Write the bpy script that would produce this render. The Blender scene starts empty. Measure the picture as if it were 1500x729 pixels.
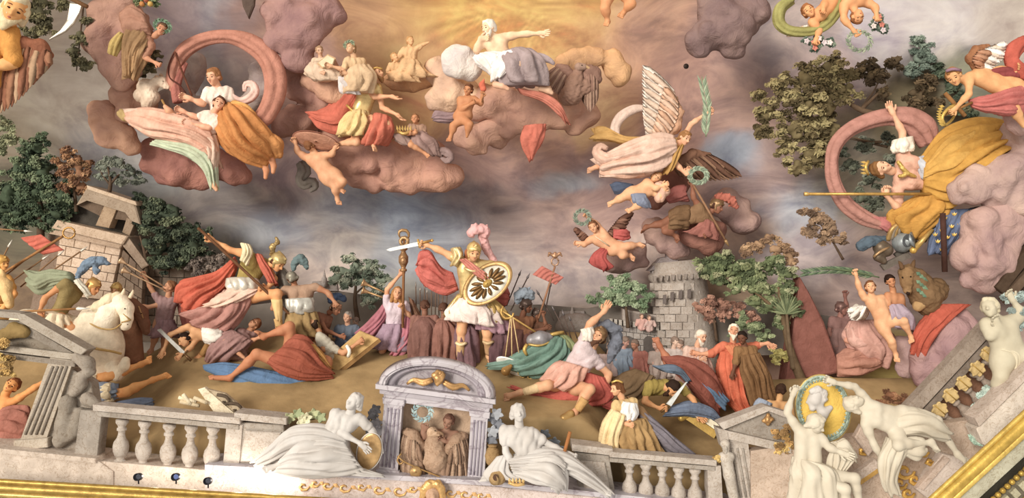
import bpy, math, random
import numpy as np
from mathutils import Vector, Matrix

# ---------------------------------------------------------------- camera, light, exposure
SC = bpy.context.scene
COL = SC.collection
F = 1200.0            # focal length in pixels of a 1500 px wide frame
ZC = 6.0              # camera height
cd = bpy.data.cameras.new('camera'); cam = bpy.data.objects.new('camera', cd); COL.objects.link(cam)
cd.sensor_fit = 'HORIZONTAL'; cd.sensor_width = 36; cd.lens = 36*F/1500; cd.clip_end = 200
cam.location = (0, 0, ZC); cam.rotation_euler = (math.pi/2, 0, 0)
SC.camera = cam
SC.view_settings.view_transform = 'Standard'; SC.view_settings.look = 'None'
SC.view_settings.exposure = 0.0; SC.view_settings.gamma = 1.0; SC.view_settings.use_curve_mapping = False
wd = bpy.data.worlds.new('world'); SC.world = wd; wd.use_nodes = True
wd.node_tree.nodes['Background'].inputs[0].default_value = (1.0, .95, .85, 1)
wd.node_tree.nodes['Background'].inputs[1].default_value = 0.80
sl = bpy.data.lights.new('sun', 'SUN'); so = bpy.data.objects.new('sun', sl); COL.objects.link(so)
sl.energy = 3.8; sl.angle = math.radians(22); sl.color = (1.0, .94, .82)
so.rotation_euler = Vector((0.52, 0.82, -0.27)).to_track_quat('-Z', 'Y').to_euler()

# ---------------------------------------------------------------- small maths
rng = np.random.default_rng(7); random.seed(7)
def V3(x, y, Y, d=0.0):
    """the point seen at (x, y) of the photograph, d pixel-units nearer than the depth Y"""
    Yd = Y - d*Y/F
    return np.array(((x-750)/F*Yd, Yd, ZC-(y-364.5)/F*Yd))
CUR = {'Y': 12.0}
def at(Y): CUR['Y'] = Y
def YV(x, y):
    """distance of the vault behind the photograph's point"""
    t = max(0, (330-y)/330.0); r = max(0, (x-1120)/380.0); l = max(0, (230-x)/230.0)
    return 15.2 - 1.7*t**1.6 - 1.7*r**1.6 - .9*l**1.6
def sky(x, y, o=0.7): CUR['Y'] = YV(x, y) - o
def YG(y):
    """depth of the grassy mound where the photograph shows it at height y"""
    return 11.5 + max(0, (612-y))*0.0185
def ground(y): CUR['Y'] = YG(y)
def pw(p, Y=None): return V3(p[0], p[1], Y or CUR['Y'], p[2] if len(p) > 2 else 0)
def kk(): return CUR['Y']/F
def nums(s): return [tuple(float(c) for c in t.split(',')) for t in s.split()] if isinstance(s, str) else list(s)
def P3(s, Y=None): return np.array([pw(p, Y) for p in nums(s)])
def unit(v): return v/(np.linalg.norm(v)+1e-12)
def spline(p, n):
    p = np.asarray(p, float)
    if len(p) == 1: return np.repeat(p, n, 0)
    q = np.vstack([2*p[0]-p[1], p, 2*p[-1]-p[-2]]); m = len(p)-1
    t = np.linspace(0, m, n); i = np.minimum(t.astype(int), m-1); f = (t-i)[:, None]
    a, b, c, d = q[i], q[i+1], q[i+2], q[i+3]
    return .5*((2*b)+(-a+c)*f+(2*a-5*b+4*c-d)*f**2+(-a+3*b-3*c+d)*f**3)
def lin(vals, n): return np.interp(np.linspace(0, 1, n), np.linspace(0, 1, len(vals)), vals)
def nz(P, s, seed, oct=3):
    r = np.random.default_rng(seed); o = np.zeros(len(P)); a = 1.0; w = 0
    for k in range(oct):
        for j in range(4):
            d = r.normal(size=P.shape[1]); d /= np.linalg.norm(d)
            o += a*np.sin(P@d*(s*(1+.35*j))+r.uniform(0, 6.28)); w += a*.7
        s *= 2.1; a *= .55
    return o/w
def srgb(h):
    h = h.lstrip('#'); c = [int(h[i:i+2], 16)/255 for i in (0, 2, 4)]
    return tuple(x/12.92 if x < .04045 else ((x+.055)/1.055)**2.4 for x in c)

# ---------------------------------------------------------------- materials
MATS = {}
def mat(h, kind='paint'):
    key = (h, kind)
    if key in MATS: return MATS[key]
    m = bpy.data.materials.new(kind+'_'+h); m.use_nodes = True; nt = m.node_tree; N = nt.nodes; L = nt.links
    b = N['Principled BSDF']; c = srgb(h); lu = .3*c[0]+.6*c[1]+.1*c[2]; q = .30 if kind == 'leaf' else .16; g_ = {'stone': .72, 'marble': .78, 'plaster': .98, 'leaf': 1.1}.get(kind, 1); c = tuple((x*(1-q)+lu*q)*g_ for x in c)
    tc = N.new('ShaderNodeTexCoord')
    def noise(s, det=4, rough=.6):
        n = N.new('ShaderNodeTexNoise'); n.inputs['Scale'].default_value = s; n.inputs['Detail'].default_value = det
        n.inputs['Roughness'].default_value = rough; L.new(tc.outputs['Object'], n.inputs['Vector']); return n
    lo, hi, s = {'paint': (.80, 1.16, 6), 'skin': (.86, 1.10, 8), 'stone': (.78, 1.14, 5), 'masonry': (.84, 1.1, 5), 'gold': (.7, 1.2, 9), 'metal': (.75, 1.2, 9),
                 'wood': (.7, 1.2, 7), 'cloud': (.84, 1.12, 1.6), 'leaf': (.65, 1.3, 5), 'marble': (.86, 1.06, 3), 'plain': (.97, 1.03, 4), 'plaster': (.9, 1.05, 4), 'ground': (.42, 1.2, .8)}[kind]
    n = noise(s); r = N.new('ShaderNodeValToRGB'); L.new(n.outputs['Fac'], r.inputs['Fac'])
    warm = (1.0, .97, .94)
    r.color_ramp.elements[0].position = .3; r.color_ramp.elements[1].position = .7
    r.color_ramp.elements[0].color = (*(min(1, x*lo*w) for x, w in zip(c, warm)), 1)
    r.color_ramp.elements[1].color = (*(min(1, x*hi) for x in c), 1)
    if kind == 'cloud':
        r.color_ramp.elements[0].color = (c[0]*.74, c[1]*.66, c[2]*.70, 1); r.color_ramp.elements[1].color = tuple(min(1, x*q) for x, q in zip(c, (1.22, 1.14, 1.06)))+(1,)
    if kind == 'skin':
        r.color_ramp.elements[0].color = (c[0]*.93, c[1]*.80, c[2]*.76, 1)
    if kind in ('marble', 'stone', 'masonry'):
        v = N.new('ShaderNodeTexNoise'); v.inputs['Scale'].default_value = 2.2 if kind == 'marble' else 9; v.inputs['Detail'].default_value = 8
        v.inputs['Distortion'].default_value = 1.6; L.new(tc.outputs['Object'], v.inputs['Vector'])
        vr = N.new('ShaderNodeValToRGB'); L.new(v.outputs['Fac'], vr.inputs['Fac'])
        e = vr.color_ramp.elements; e[0].position = .47; e[0].color = (1, 1, 1, 1); e[1].position = .53; e[1].color = (1, 1, 1, 1)
        k = e.new(.5); k.color = (.62, .57, .60, 1) if kind == 'marble' else (.72, .66, .6, 1)
        mx = N.new('ShaderNodeMix'); mx.data_type = 'RGBA'; mx.blend_type = 'MULTIPLY'; mx.inputs[0].default_value = 1
        L.new(r.outputs[0], mx.inputs[6]); L.new(vr.outputs[0], mx.inputs[7]); L.new(mx.outputs[2], b.inputs['Base Color'])
    else:
        L.new(r.outputs[0], b.inputs['Base Color'])
    b.inputs['Roughness'].default_value = {'plaster': .6, 'gold': .38, 'metal': .4, 'skin': .62, 'marble': .5}.get(kind, .8)
    b.inputs['Specular IOR Level'].default_value = {'skin': .2, 'marble': .3}.get(kind, .15)
    if kind in ('gold', 'metal'): b.inputs['Metallic'].default_value = .45 if kind == 'gold' else .35
    if kind not in ('plain', 'leaf'):
        bp = N.new('ShaderNodeBump'); nb = noise({'cloud': 3.2, 'ground': 4, 'paint': 7}.get(kind, 22), 6 if kind == 'cloud' else 4, .62)
        nb.inputs['Distortion'].default_value = 1.2 if kind in ('paint', 'cloud') else 0
        bp.inputs['Strength'].default_value = {'stone': .35, 'masonry': .3, 'wood': .3, 'ground': .5, 'skin': .05, 'marble': .1, 'plaster': .06, 'cloud': .55, 'paint': .5}.get(kind, .15); bp.inputs['Distance'].default_value = {'cloud': .12, 'paint': .05}.get(kind, .03)
        L.new(nb.outputs['Fac'], bp.inputs['Height']); L.new(bp.outputs[0], b.inputs['Normal'])
    MATS[key] = m; return m
def M(c):
    """'d8a070' or 'gold:c09030'"""
    if not isinstance(c, str): return c
    k, _, h = c.rpartition(':'); return mat(h, k or 'paint')

# ---------------------------------------------------------------- objects
def mk(name, v, f, m, parent=None, smooth=True):
    v = np.asarray(v, float)
    o0 = np.array(parent['_w']) if parent is not None else np.array((v[:, 0].mean(), v[:, 1].mean(), v[:, 2].min()))
    me = bpy.data.meshes.new(name); w = v-o0
    me.vertices.add(len(w)); me.vertices.foreach_set('co', w.astype(np.float32).ravel())
    if isinstance(f, np.ndarray): f = [f]
    tot = []; idx = []
    for a in f:
        a = np.asarray(a)
        if a.ndim == 1: a = a[None]
        tot.append(np.full(len(a), a.shape[1])); idx.append(a.ravel())
    tot = np.concatenate(tot); idx = np.concatenate(idx)
    me.loops.add(len(idx)); me.loops.foreach_set('vertex_index', idx.astype(np.int32))
    me.polygons.add(len(tot)); me.polygons.foreach_set('loop_start', np.concatenate([[0], np.cumsum(tot)[:-1]]).astype(np.int32))
    me.polygons.foreach_set('loop_total', tot.astype(np.int32))
    me.polygons.foreach_set('use_smooth', np.full(len(tot), smooth))
    me.update(calc_edges=True); me.materials.append(M(m))
    o = bpy.data.objects.new(name, me); COL.objects.link(o)
    if parent is not None: o.parent = parent
    else: o.location = o0
    o['_w'] = [float(x) for x in (v[:, 0].mean(), v[:, 1].mean(), v[:, 2].min())] if parent is None else list(map(float, parent['_w']))
    return o
def tag(o, label, cat, group=None):
    o['label'] = label; o['category'] = cat
    if group: o['group'] = group
    return o
def thing(name, label, cat, p, group=None):
    o = bpy.data.objects.new(name, None); COL.objects.link(o); w = pw(p) if len(p) < 4 else V3(*p)
    o.location = w; o['_w'] = [float(x) for x in w]; o.empty_display_size = .1
    return tag(o, label, cat, group)
def struct(o): o['kind'] = 'structure'; return o
def stuff(o): o['kind'] = 'stuff'; return o
def join(parts):
    vs, fs, n = [], [], 0
    for v, f in parts:
        if not isinstance(f, list): f = [f]
        vs.append(np.asarray(v)); fs += [np.atleast_2d(np.asarray(a))+n for a in f]; n += len(v)
    return np.vstack(vs), fs

# ---------------------------------------------------------------- distance fields and their surfaces
def snet(D, h, org):
    S = D < 0
    nx, ny, nzz = D.shape
    cnt = np.zeros((nx-1, ny-1, nzz-1), np.int8)
    for a in (0, 1):
        for b in (0, 1):
            for c in (0, 1): cnt += S[a:nx-1+a, b:ny-1+b, c:nzz-1+c]
    act = (cnt > 0) & (cnt < 8); I, J, K = np.nonzero(act); n = len(I)
    if n == 0: return np.zeros((0, 3)), np.zeros((0, 4), int)
    id_ = np.full(act.shape, -1, np.int32); id_[act] = np.arange(n)
    cor = {(a, b, c): D[I+a, J+b, K+c] for a in (0, 1) for b in (0, 1) for c in (0, 1)}
    acc = np.zeros((n, 3)); num = np.zeros(n)
    for ax in range(3):
        for u in (0, 1):
            for w in (0, 1):
                p = [u, w]; p.insert(ax, 0); q = [u, w]; q.insert(ax, 1)
                A, B = cor[tuple(p)], cor[tuple(q)]; m = (A < 0) != (B < 0)
                t = np.where(m, A/np.where(m, A-B, 1), 0)
                pos = np.tile(np.array(p, float), (n, 1)); pos[:, ax] = t
                acc += pos*m[:, None]; num += m
    v = (np.stack([I, J, K], 1)+acc/num[:, None])*h+org
    qs = []
    for ax in range(3):
        a = [slice(1, -1)]*3; a[ax] = slice(0, -1); b = list(a); b[ax] = slice(1, None)
        s0, s1 = S[tuple(a)], S[tuple(b)]
        for flip in (0, 1):
            m = (s0 & ~s1) if flip == 0 else (~s0 & s1)
            i, j, k = np.nonzero(m); off = [1, 1, 1]; off[ax] = 0
            c = np.stack([i+off[0], j+off[1], k+off[2]], 1)
            o1, o2 = (ax+1) % 3, (ax+2) % 3
            def g(d1, d2):
                e = c.copy(); e[:, o1] -= d1; e[:, o2] -= d2; return id_[e[:, 0], e[:, 1], e[:, 2]]
            q = np.stack([g(1, 1), g(0, 1), g(0, 0), g(1, 0)], 1)
            qs.append(q if flip == 0 else q[:, ::-1])
    q = np.vstack(qs); q = q[(q >= 0).all(1)]
    return v, q
def sdf(prims, h, blend, disp=None, dpad=0):
    """prims: ('c',a,b,ra,rb) capsule, ('e',c,R,radii) ellipsoid; a leading '-' cuts"""
    lo, hi = np.full(3, 1e9), np.full(3, -1e9); bb = []
    for p in prims:
        if p[0][-1] == 'c':
            r = max(p[3], p[4]); l_, h_ = np.minimum(p[1], p[2])-r, np.maximum(p[1], p[2])+r
        else:
            r = max(p[3]); l_, h_ = p[1]-r, p[1]+r
        bb.append((l_, h_))
        if p[0][0] != '-': lo = np.minimum(lo, l_); hi = np.maximum(hi, h_)
    pad = 2.5*h+dpad; lo = lo-pad; hi = hi+pad
    n = np.ceil((hi-lo)/h).astype(int)+1
    if n.prod() > 6e6:
        h *= (n.prod()/6e6)**(1/3); n = np.ceil((hi-lo)/h).astype(int)+1
    D = np.full(n, 1e3)
    ax = [lo[i]+h*np.arange(n[i]) for i in range(3)]
    for p, (l_, h_) in zip(prims, bb):
        m = blend+2.5*h+dpad
        i0 = np.clip(np.floor((l_-m-lo)/h).astype(int), 0, n-1); i1 = np.clip(np.ceil((h_+m-lo)/h).astype(int)+1, 1, n)
        if (i1 <= i0).any(): continue
        X = ax[0][i0[0]:i1[0]][:, None, None]; Yy = ax[1][i0[1]:i1[1]][None, :, None]; Z = ax[2][i0[2]:i1[2]][None, None, :]
        if p[0][-1] == 'c':
            a, b = p[1], p[2]; ab = b-a; L = ab@ab+1e-12
            x, y, z = X-a[0], Yy-a[1], Z-a[2]
            t = np.clip((x*ab[0]+y*ab[1]+z*ab[2])/L, 0, 1)
            d = np.sqrt((x-t*ab[0])**2+(y-t*ab[1])**2+(z-t*ab[2])**2)-(p[3]+(p[4]-p[3])*t)
        else:
            c, R, r = p[1], p[2], p[3]; x, y, z = X-c[0], Yy-c[1], Z-c[2]
            q = [(x*R[i][0]+y*R[i][1]+z*R[i][2])/r[i] for i in range(3)]
            k0 = np.sqrt(q[0]**2+q[1]**2+q[2]**2); k1 = np.sqrt((q[0]/r[0])**2+(q[1]/r[1])**2+(q[2]/r[2])**2)+1e-9
            d = k0*(k0-1)/k1
        sl_ = tuple(slice(i0[i], i1[i]) for i in range(3)); cur = D[sl_]
        if p[0][0] == '-':
            bl = blend*.4; hh = np.maximum(bl-np.abs(-d-cur), 0)/bl; D[sl_] = np.maximum(cur, -d)+hh*hh*bl*.25
        else:
            bl = p[5] if len(p) > 5 and p[0] == 'c' else blend
            hh = np.maximum(bl-np.abs(d-cur), 0)/bl; D[sl_] = np.minimum(cur, d)-hh*hh*bl*.25
    if disp is not None:
        mk_ = np.abs(D) < (3*h+dpad); I = np.nonzero(mk_)
        Pn = np.stack([ax[i][I[i]] for i in range(3)], 1)
        D[mk_] += disp(Pn)
    D[0] = D[-1] = 1; D[:, 0] = D[:, -1] = 1; D[:, :, 0] = D[:, :, -1] = 1
    return snet(D, h, lo)
def d_fur(k, s=1.0, seed=1): return lambda P: k*1.1*s*nz(P, 1.0/k*.55/s, seed, 2)
def d_fold(k, s=1.0, seed=1, direc=None):
    def f(P):
        d = direc if direc is not None else np.array((.8, .3, .45))
        w = P@d/(k*s*7)+1.1*nz(P, .07/(k*s), seed, 2)
        return -k*s*2.2*(np.abs(np.sin(w*1.6))**.8-.55)
    return f
def d_bill(k, s=1.0, seed=1):
    def f(P):
        return -k*s*5*(np.abs(nz(P, .045/(k*s), seed, 1))-.35)-k*s*2.0*(np.abs(nz(P, .12/(k*s), seed+1, 2))-.3)
    return f
def sprout(pr, seed, n=5):
    r0 = np.random.default_rng(seed); out = list(pr)
    for p in pr:
        for i in range(n):
            t = r0.uniform(); c = p[1]+(p[2]-p[1])*t; r = p[3]+(p[4]-p[3])*t; d = unit(r0.normal(size=3)); e = c+d*r*.95; out.append(('c', e, e+unit(d+r0.normal(size=3)*.4)*r*.45, r*.42, r*.22))
    return out
def chains(s, Y=None):
    """'x,y,d,r x,y,d,r | x,y,d,r' -> capsule chains (r in pixels)"""
    out = []; k = (Y or CUR['Y'])/F
    for c in s.split('|'):
        n = nums(c); p = [pw(q[:3], Y) for q in n]; r = [q[3]*k for q in n]
        if len(n) == 1: out.append(('c', p[0], p[0]+1e-6, r[0], r[0]))
        for i in range(len(n)-1): out.append(('c', p[i], p[i+1], r[i], r[i+1]))
    return out
SEED = [10]
def blob(parent, name, col, s, h=1.5, blend=3, tex=None, ts=1.0, dirn=None):
    k = kk(); SEED[0] += 1
    disp = {None: None, 'fur': d_fur(k, ts, SEED[0]), 'fold': d_fold(k, ts, SEED[0], dirn), 'bill': d_bill(k, ts, SEED[0])}[tex]
    v, f = sdf(chains(s), h*k, blend*k, disp, {None: 0, 'fur': 1.5*k*ts, 'fold': 2.5*k*ts, 'bill': 5*k*ts}[tex])
    return mk(name, v, f, col, parent)

# ---------------------------------------------------------------- sheets, tubes and ropes
def ridge(x): return np.abs(np.sin(x*.5))**.75*2-1.15
def grid_faces(nu, nv, closed=False):
    i = np.arange(nu-1)[:, None]*nv; j = np.arange(nv if closed else nv-1)[None]; j2 = (j+1) % nv
    return np.stack([i+j, i+j2, i+nv+j2, i+nv+j], -1).reshape(-1, 4)
def tube(parent, name, col, A, B, bulge=12, n=9, amp=.16, seed=None, nu=None, twist=.6, pull=None):
    """cloth wrapped round between two edges A and B (points of the photograph), folds along it"""
    if seed is None: SEED[0] += 1; seed = SEED[0]
    r = np.random.default_rng(seed); k = kk()
    A, B = P3(A), P3(B)
    Ln = max(np.linalg.norm(np.diff(A, axis=0), axis=1).sum(), np.linalg.norm(np.diff(B, axis=0), axis=1).sum())/k
    nu = nu or int(min(44, max(10, Ln/3.5))); nv = int(min(130, max(40, n*10)))
    a, b = spline(A, nu), spline(B, nu); bl = lin(np.atleast_1d(bulge), nu)*k
    u = np.linspace(0, 1, nu)[:, None]; th = np.linspace(0, 2*np.pi, nv, endpoint=False)[None]
    ph = r.uniform(0, 6)+twist*np.sin(u*r.uniform(1.5, 3)+r.uniform(0, 6))+.35*np.sin(u*9+th*2+r.uniform(0, 6))
    w = n*th+2.2*np.sin(th+r.uniform(0, 6))+ph*2+1.4*np.sin(2*th+u*2.5+r.uniform(0, 6))
    w2 = (2*n+3)*th+ph*3+3*np.sin(u*4+th)
    fo = 1+amp*1.6*ridge(w)*(.25+.75*np.minimum(1, u*1.4+.2))*(.75+.35*np.sin(2*th+3*u+ph))+amp*.42*ridge(w2)*np.sin(1.5*th+ph+2*u)
    c = (a+b)/2; wd_ = (a-b)/2; ud = np.array((0, -1, 0.))
    along = np.gradient(c, axis=0); ax_ = np.cross(wd_, along); nn = np.linalg.norm(ax_, axis=1, keepdims=True)
    ax_ = np.where(nn > 1e-9, ax_/(nn+1e-12), ud); ax_ = np.where((ax_@ud)[:, None] < 0, -ax_, ax_); ax_ = unit_rows(ax_+ud*.6)
    v = c[:, None]+wd_[:, None]*(np.cos(th)*fo)[..., None]+ax_[:, None]*(bl[:, None]*np.sin(th)*fo)[..., None]
    hem = (np.sin(3*th+seed)+.7*np.sin(5*th+2*seed)+.5*ridge(w[-1:]))*(u**3)*.035*Ln*k; v = v+unit_rows(along)[:, None]*hem[..., None]
    v = v.reshape(-1, 3); f = grid_faces(nu, nv, True)
    v = np.vstack([v, c[0], c[-1]]); j = np.arange(nv); j2 = (j+1) % nv; n0 = nu*nv
    caps = np.vstack([np.stack([np.full(nv, n0), j2, j], 1), np.stack([np.full(nv, n0+1), (nu-1)*nv+j, (nu-1)*nv+j2], 1)])
    return mk(name, v, [f, caps], col, parent)
def unit_rows(a): return a/(np.linalg.norm(a, axis=1, keepdims=True)+1e-12)
def sheet(parent, name, col, A, B, bulge=6, n=6, amp=3, thick=1.6, seed=None, wav=1.0):
    """a cloth between two edges A and B, folds running along them"""
    if seed is None: SEED[0] += 1; seed = SEED[0]
    r = np.random.default_rng(seed); k = kk(); A, B = P3(A), P3(B)
    Ln = np.linalg.norm(np.diff(A, axis=0), axis=1).sum()/k
    nu = int(min(50, max(10, Ln/3.5))); nv = int(min(60, max(12, n*7)))
    a, b = spline(A, nu)[:, None], spline(B, nu)[:, None]; u = np.linspace(0, 1, nu)[:, None]; t = np.linspace(0, 1, nv)[None]
    w = n*np.pi*2*t*.5*2+wav*(1.5*np.sin(u*3+r.uniform(0, 6))+1.2*np.sin(t*4+u*5+r.uniform(0, 6)))
    d = bulge*np.sin(np.pi*t)+amp*ridge(w)*(.5+.5*np.sin(np.pi*np.clip(t, .08, .92)))
    v = a*(1-t[..., None])+b*t[..., None]
    nu_, nv_ = v.shape[:2]
    du = np.gradient(v, axis=0); dv = np.gradient(v, axis=1); nrm = np.cross(du, dv); nrm /= np.linalg.norm(nrm, axis=2, keepdims=True)+1e-12
    nrm = np.where(nrm[..., 1:2] > 0, -nrm, nrm)+np.array((0, -.7, 0)); nrm /= np.linalg.norm(nrm, axis=2, keepdims=True)+1e-12
    vf = (v+nrm*(d*k)[..., None]).reshape(-1, 3); vb = vf-np.repeat(1, 1)*nrm.reshape(-1, 3)*thick*k
    f = grid_faces(nu, nv); n0 = nu*nv
    ring = np.concatenate([np.arange(nv), np.arange(1, nu)*nv+nv-1, (nu-1)*nv+np.arange(nv-2, -1, -1), np.arange(nu-2, 0, -1)*nv])
    r2 = np.roll(ring, -1)
    return mk(name, np.vstack([vf, vb]), [f, f[:, ::-1]+n0, np.stack([ring, ring+n0, r2+n0, r2], 1)], col, parent)
def ropev(p, rad, nv=10, n=0, amp=0, flat=1.0, seed=1, nu=None, twist=0):
    """tube along a world path"""
    m = nu or max(8, len(p)*6)
    c = spline(p, m); R = lin(np.atleast_1d(rad), m); t = unit_rows(np.gradient(c, axis=0))
    ref = np.array((0, -1, 0.)); s = np.cross(t, ref); bad = np.linalg.norm(s, axis=1) < .15
    s[bad] = np.cross(t[bad], np.array((0, 0, 1.))); s = unit_rows(s); q = unit_rows(np.cross(s, t))
    th = np.linspace(0, 2*np.pi, nv, endpoint=False)[None]; u = np.linspace(0, 1, m)[:, None]
    fo = np.ones((m, nv))
    if n: fo = 1+amp*ridge(n*th+twist*u*6.28+1.5*np.sin(th+2*u)+np.sin(2*th-3*u+seed))
    v = c[:, None]+(s[:, None]*np.cos(th)[..., None]+q[:, None]*(flat*np.sin(th))[..., None])*(R[:, None]*fo)[..., None]
    v = np.vstack([v.reshape(-1, 3), c[0], c[-1]]); j = np.arange(nv); j2 = (j+1) % nv; n0 = m*nv
    return v, [grid_faces(m, nv, True), np.vstack([np.stack([np.full(nv, n0), j2, j], 1), np.stack([np.full(nv, n0+1), (m-1)*nv+j, (m-1)*nv+j2], 1)])]
def rope(parent, name, col, path, rad, nv=12, n=0, amp=0, flat=1.0, nu=None, twist=0):
    SEED[0] += 1; p = P3(path); k = kk()
    L = np.linalg.norm(np.diff(p, axis=0), axis=1).sum()/k
    v, f = ropev(p, np.atleast_1d(rad)*k, max(nv, n*6), n, amp, flat, SEED[0], nu or int(min(90, max(6, L/4))), twist)
    return mk(name, v, f, col, parent)
def rod(parent, name, col, path, rad=1.5, nv=8):
    p = P3(path); v, f = ropev(p, np.atleast_1d(rad)*kk(), nv, nu=max(2, len(p)*3 if len(p) > 2 else 2)); return mk(name, v, f, col, parent)
def lathe(parent, name, col, c, prof, nv=20, tilt=None, squash=1.0, smooth=True):
    """prof: (radius, height) pairs in pixels, turned about an axis through c; tilt: axis direction (x, y, d) in photo directions"""
    k = kk(); c = pw(c); ax_ = unit(np.array((tilt[0], -tilt[2], -tilt[1]), float)) if tilt is not None else np.array((0, 0, 1.))
    s = np.cross(ax_, (0, -1, 0.)); s = unit(s) if np.linalg.norm(s) > .1 else np.array((1., 0, 0)); q = np.cross(s, ax_)
    th = np.linspace(0, 2*np.pi, nv, endpoint=False); v = []
    for r, hh in prof:
        v.append(c+ax_*hh*k+(s*np.cos(th)[:, None]+q*squash*np.sin(th)[:, None])*r*k)
    v = np.vstack(v); m = len(prof); j = np.arange(nv); j2 = (j+1) % nv
    v = np.vstack([v, c+ax_*prof[0][1]*k, c+ax_*prof[-1][1]*k]); n0 = m*nv
    caps = np.vstack([np.stack([np.full(nv, n0), j2, j], 1), np.stack([np.full(nv, n0+1), (m-1)*nv+j, (m-1)*nv+j2], 1)])
    return mk(name, v, [grid_faces(m, nv, True), caps], col, parent, smooth)
def slab(parent, name, col, pts, depth=6, front=0, smooth=False, inset=0.0):
    """a polygon of the photograph given real thickness, going back"""
    p = nums(pts); k = kk(); n = len(p)
    a = np.array([pw((q[0], q[1], (q[2] if len(q) > 2 else 0)+front)) for q in p]); b = a+np.array((0, depth*k, 0))
    if inset:
        c = a.mean(0); a2 = a+np.array((0, -inset*k*.7, 0)); d = c-a2; a2 = a2+d/np.linalg.norm(d, axis=1, keepdims=True)*inset*k
        v = np.vstack([a2, a, b]); i = np.arange(n); j = (i+1) % n
        f = [np.arange(n)[::-1], np.stack([i, j, j+n, i+n], 1), np.stack([i+n, j+n, j+2*n, i+2*n], 1), np.arange(n)+2*n]
    else:
        v = np.vstack([a, b]); i = np.arange(n); j = (i+1) % n
        f = [np.arange(n)[::-1], np.stack([i, j, j+n, i+n], 1), np.arange(n)+n]
    return mk(name, v, f, col, parent, smooth)
def blocks(parent, name, col, quad, rows, cols, depth=4, front=0, gap=.8, off=True, cols2=None, d4=None):
    """courses of separate stones filling a four-cornered area (tl, tr, br, bl)"""
    q = nums(quad); q = [np.array((*p[:2], p[2] if len(p) > 2 else 0.)) for p in q]
    def pt(u, w): return (q[0]*(1-u)+q[1]*u)*(1-w)+(q[3]*(1-u)+q[2]*u)*w
    H = (np.linalg.norm(q[3]-q[0])+np.linalg.norm(q[2]-q[1]))/2; Wd = (np.linalg.norm(q[1]-q[0])+np.linalg.norm(q[2]-q[3]))/2
    cl = col if isinstance(col, list) else [col]
    for r in range(rows):
        es = [i/cols for i in range(cols+1)]
        if off and r % 2: es = [0]+[(i+.5)/cols for i in range(cols)]+[1]
        for i in range(len(es)-1):
            g, e = gap/Wd/2, gap/H/2; fr = random.uniform(-.8, .8)
            c = [pt(es[i]+g, r/rows+e), pt(es[i+1]-g, r/rows+e), pt(es[i+1]-g, (r+1)/rows-e), pt(es[i]+g, (r+1)/rows-e)]
            slab(parent, name, random.choice(cl), [tuple(x) for x in c], depth, front+fr, inset=.7)
def disc(parent, name, col, c, a, b, ang=0, depth=3, tilt=0, n=28, front=0, hole=0, dome=0):
    """an elliptical plate seen at c with half-axes a, b turned by ang degrees; tilt: how far its far end lies back"""
    k = kk(); th = np.linspace(0, 2*np.pi, n, endpoint=False); ca, sa_ = math.cos(math.radians(ang)), math.sin(math.radians(ang))
    def ring(s, fr): return [pw((c[0]+s*(a*math.cos(t)*ca-b*math.sin(t)*sa_), c[1]+s*(a*math.cos(t)*sa_+b*math.sin(t)*ca), (c[2] if len(c) > 2 else 0)+fr+tilt*s*math.sin(t))) for t in th]
    rs = [(1, -depth), (1, 0), (.97, .8)]
    if hole: rs += [(hole+.03, .8), (hole, 0), (hole, -depth)]
    else:
        for s in (.8, .55, .3, .05): rs.append((s, .8+dome*(1-s*s)))
    v = np.vstack([ring(s, fr+front) for s, fr in rs]); m = len(rs); f = [grid_faces(m, n, True)[:, ::-1]]
    if hole: j = np.arange(n); f.append(np.stack([j, (j+1) % n, (m-1)*n+(j+1) % n, (m-1)*n+j], 1)[:, ::-1])
    else: f += [np.arange(n)+(m-1)*n, np.arange(n)[::-1]]
    return mk(name, v, f, col, parent, True)

# ---------------------------------------------------------------- people
def J(s):
    o = {}
    for t in s.split():
        a, b = t.split(':'); c = [float(x) for x in b.split(',')]; o[a] = tuple(c+[0]*(3-len(c)))
    return o
def wdir(f): return unit(np.array((f[0], -f[2], -f[1]), float))
def hand(w, d, nrm, u, curl, side, out):
    """palm capsules to out; returns finger meshes"""
    d = unit(d); nrm = unit(nrm-d*(nrm@d)); s = np.cross(d, nrm); m = []
    hl = .40*u; c = w+d*hl*.5
    for o in (-.10, .0, .10): out.append(('c', w+d*.06*u+s*o*.5*u, w+d*hl+s*o*u, .085*u, .075*u))
    for i, (o, ln) in enumerate(((-.155, .34), (-.055, .41), (.055, .38), (.15, .30))):
        p = [w+d*hl*.9+s*o*u]; a = 0
        for sg in range(3):
            a += curl*(.55 if sg == 0 else .75)
            e = d*math.cos(a)+nrm*math.sin(a)+s*o*.5*(1 if curl < .5 else 0)
            p.append(p[-1]+unit(e)*ln*u/3)
        m.append(ropev(np.array(p), np.array((.062, .058, .052, .038))*u, 6, nu=6))
    t0 = w+d*.10*u-s*.13*u*side; e = unit(d*.75-s*.75*side+nrm*.25)
    e2 = unit(d*.95-s*.25*side+nrm*(.3+curl*.4))
    m.append(ropev(np.array([t0, t0+e*.17*u, t0+e*.17*u+e2*.17*u]), np.array((.075, .066, .045))*u, 6, nu=6))
    return m
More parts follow.
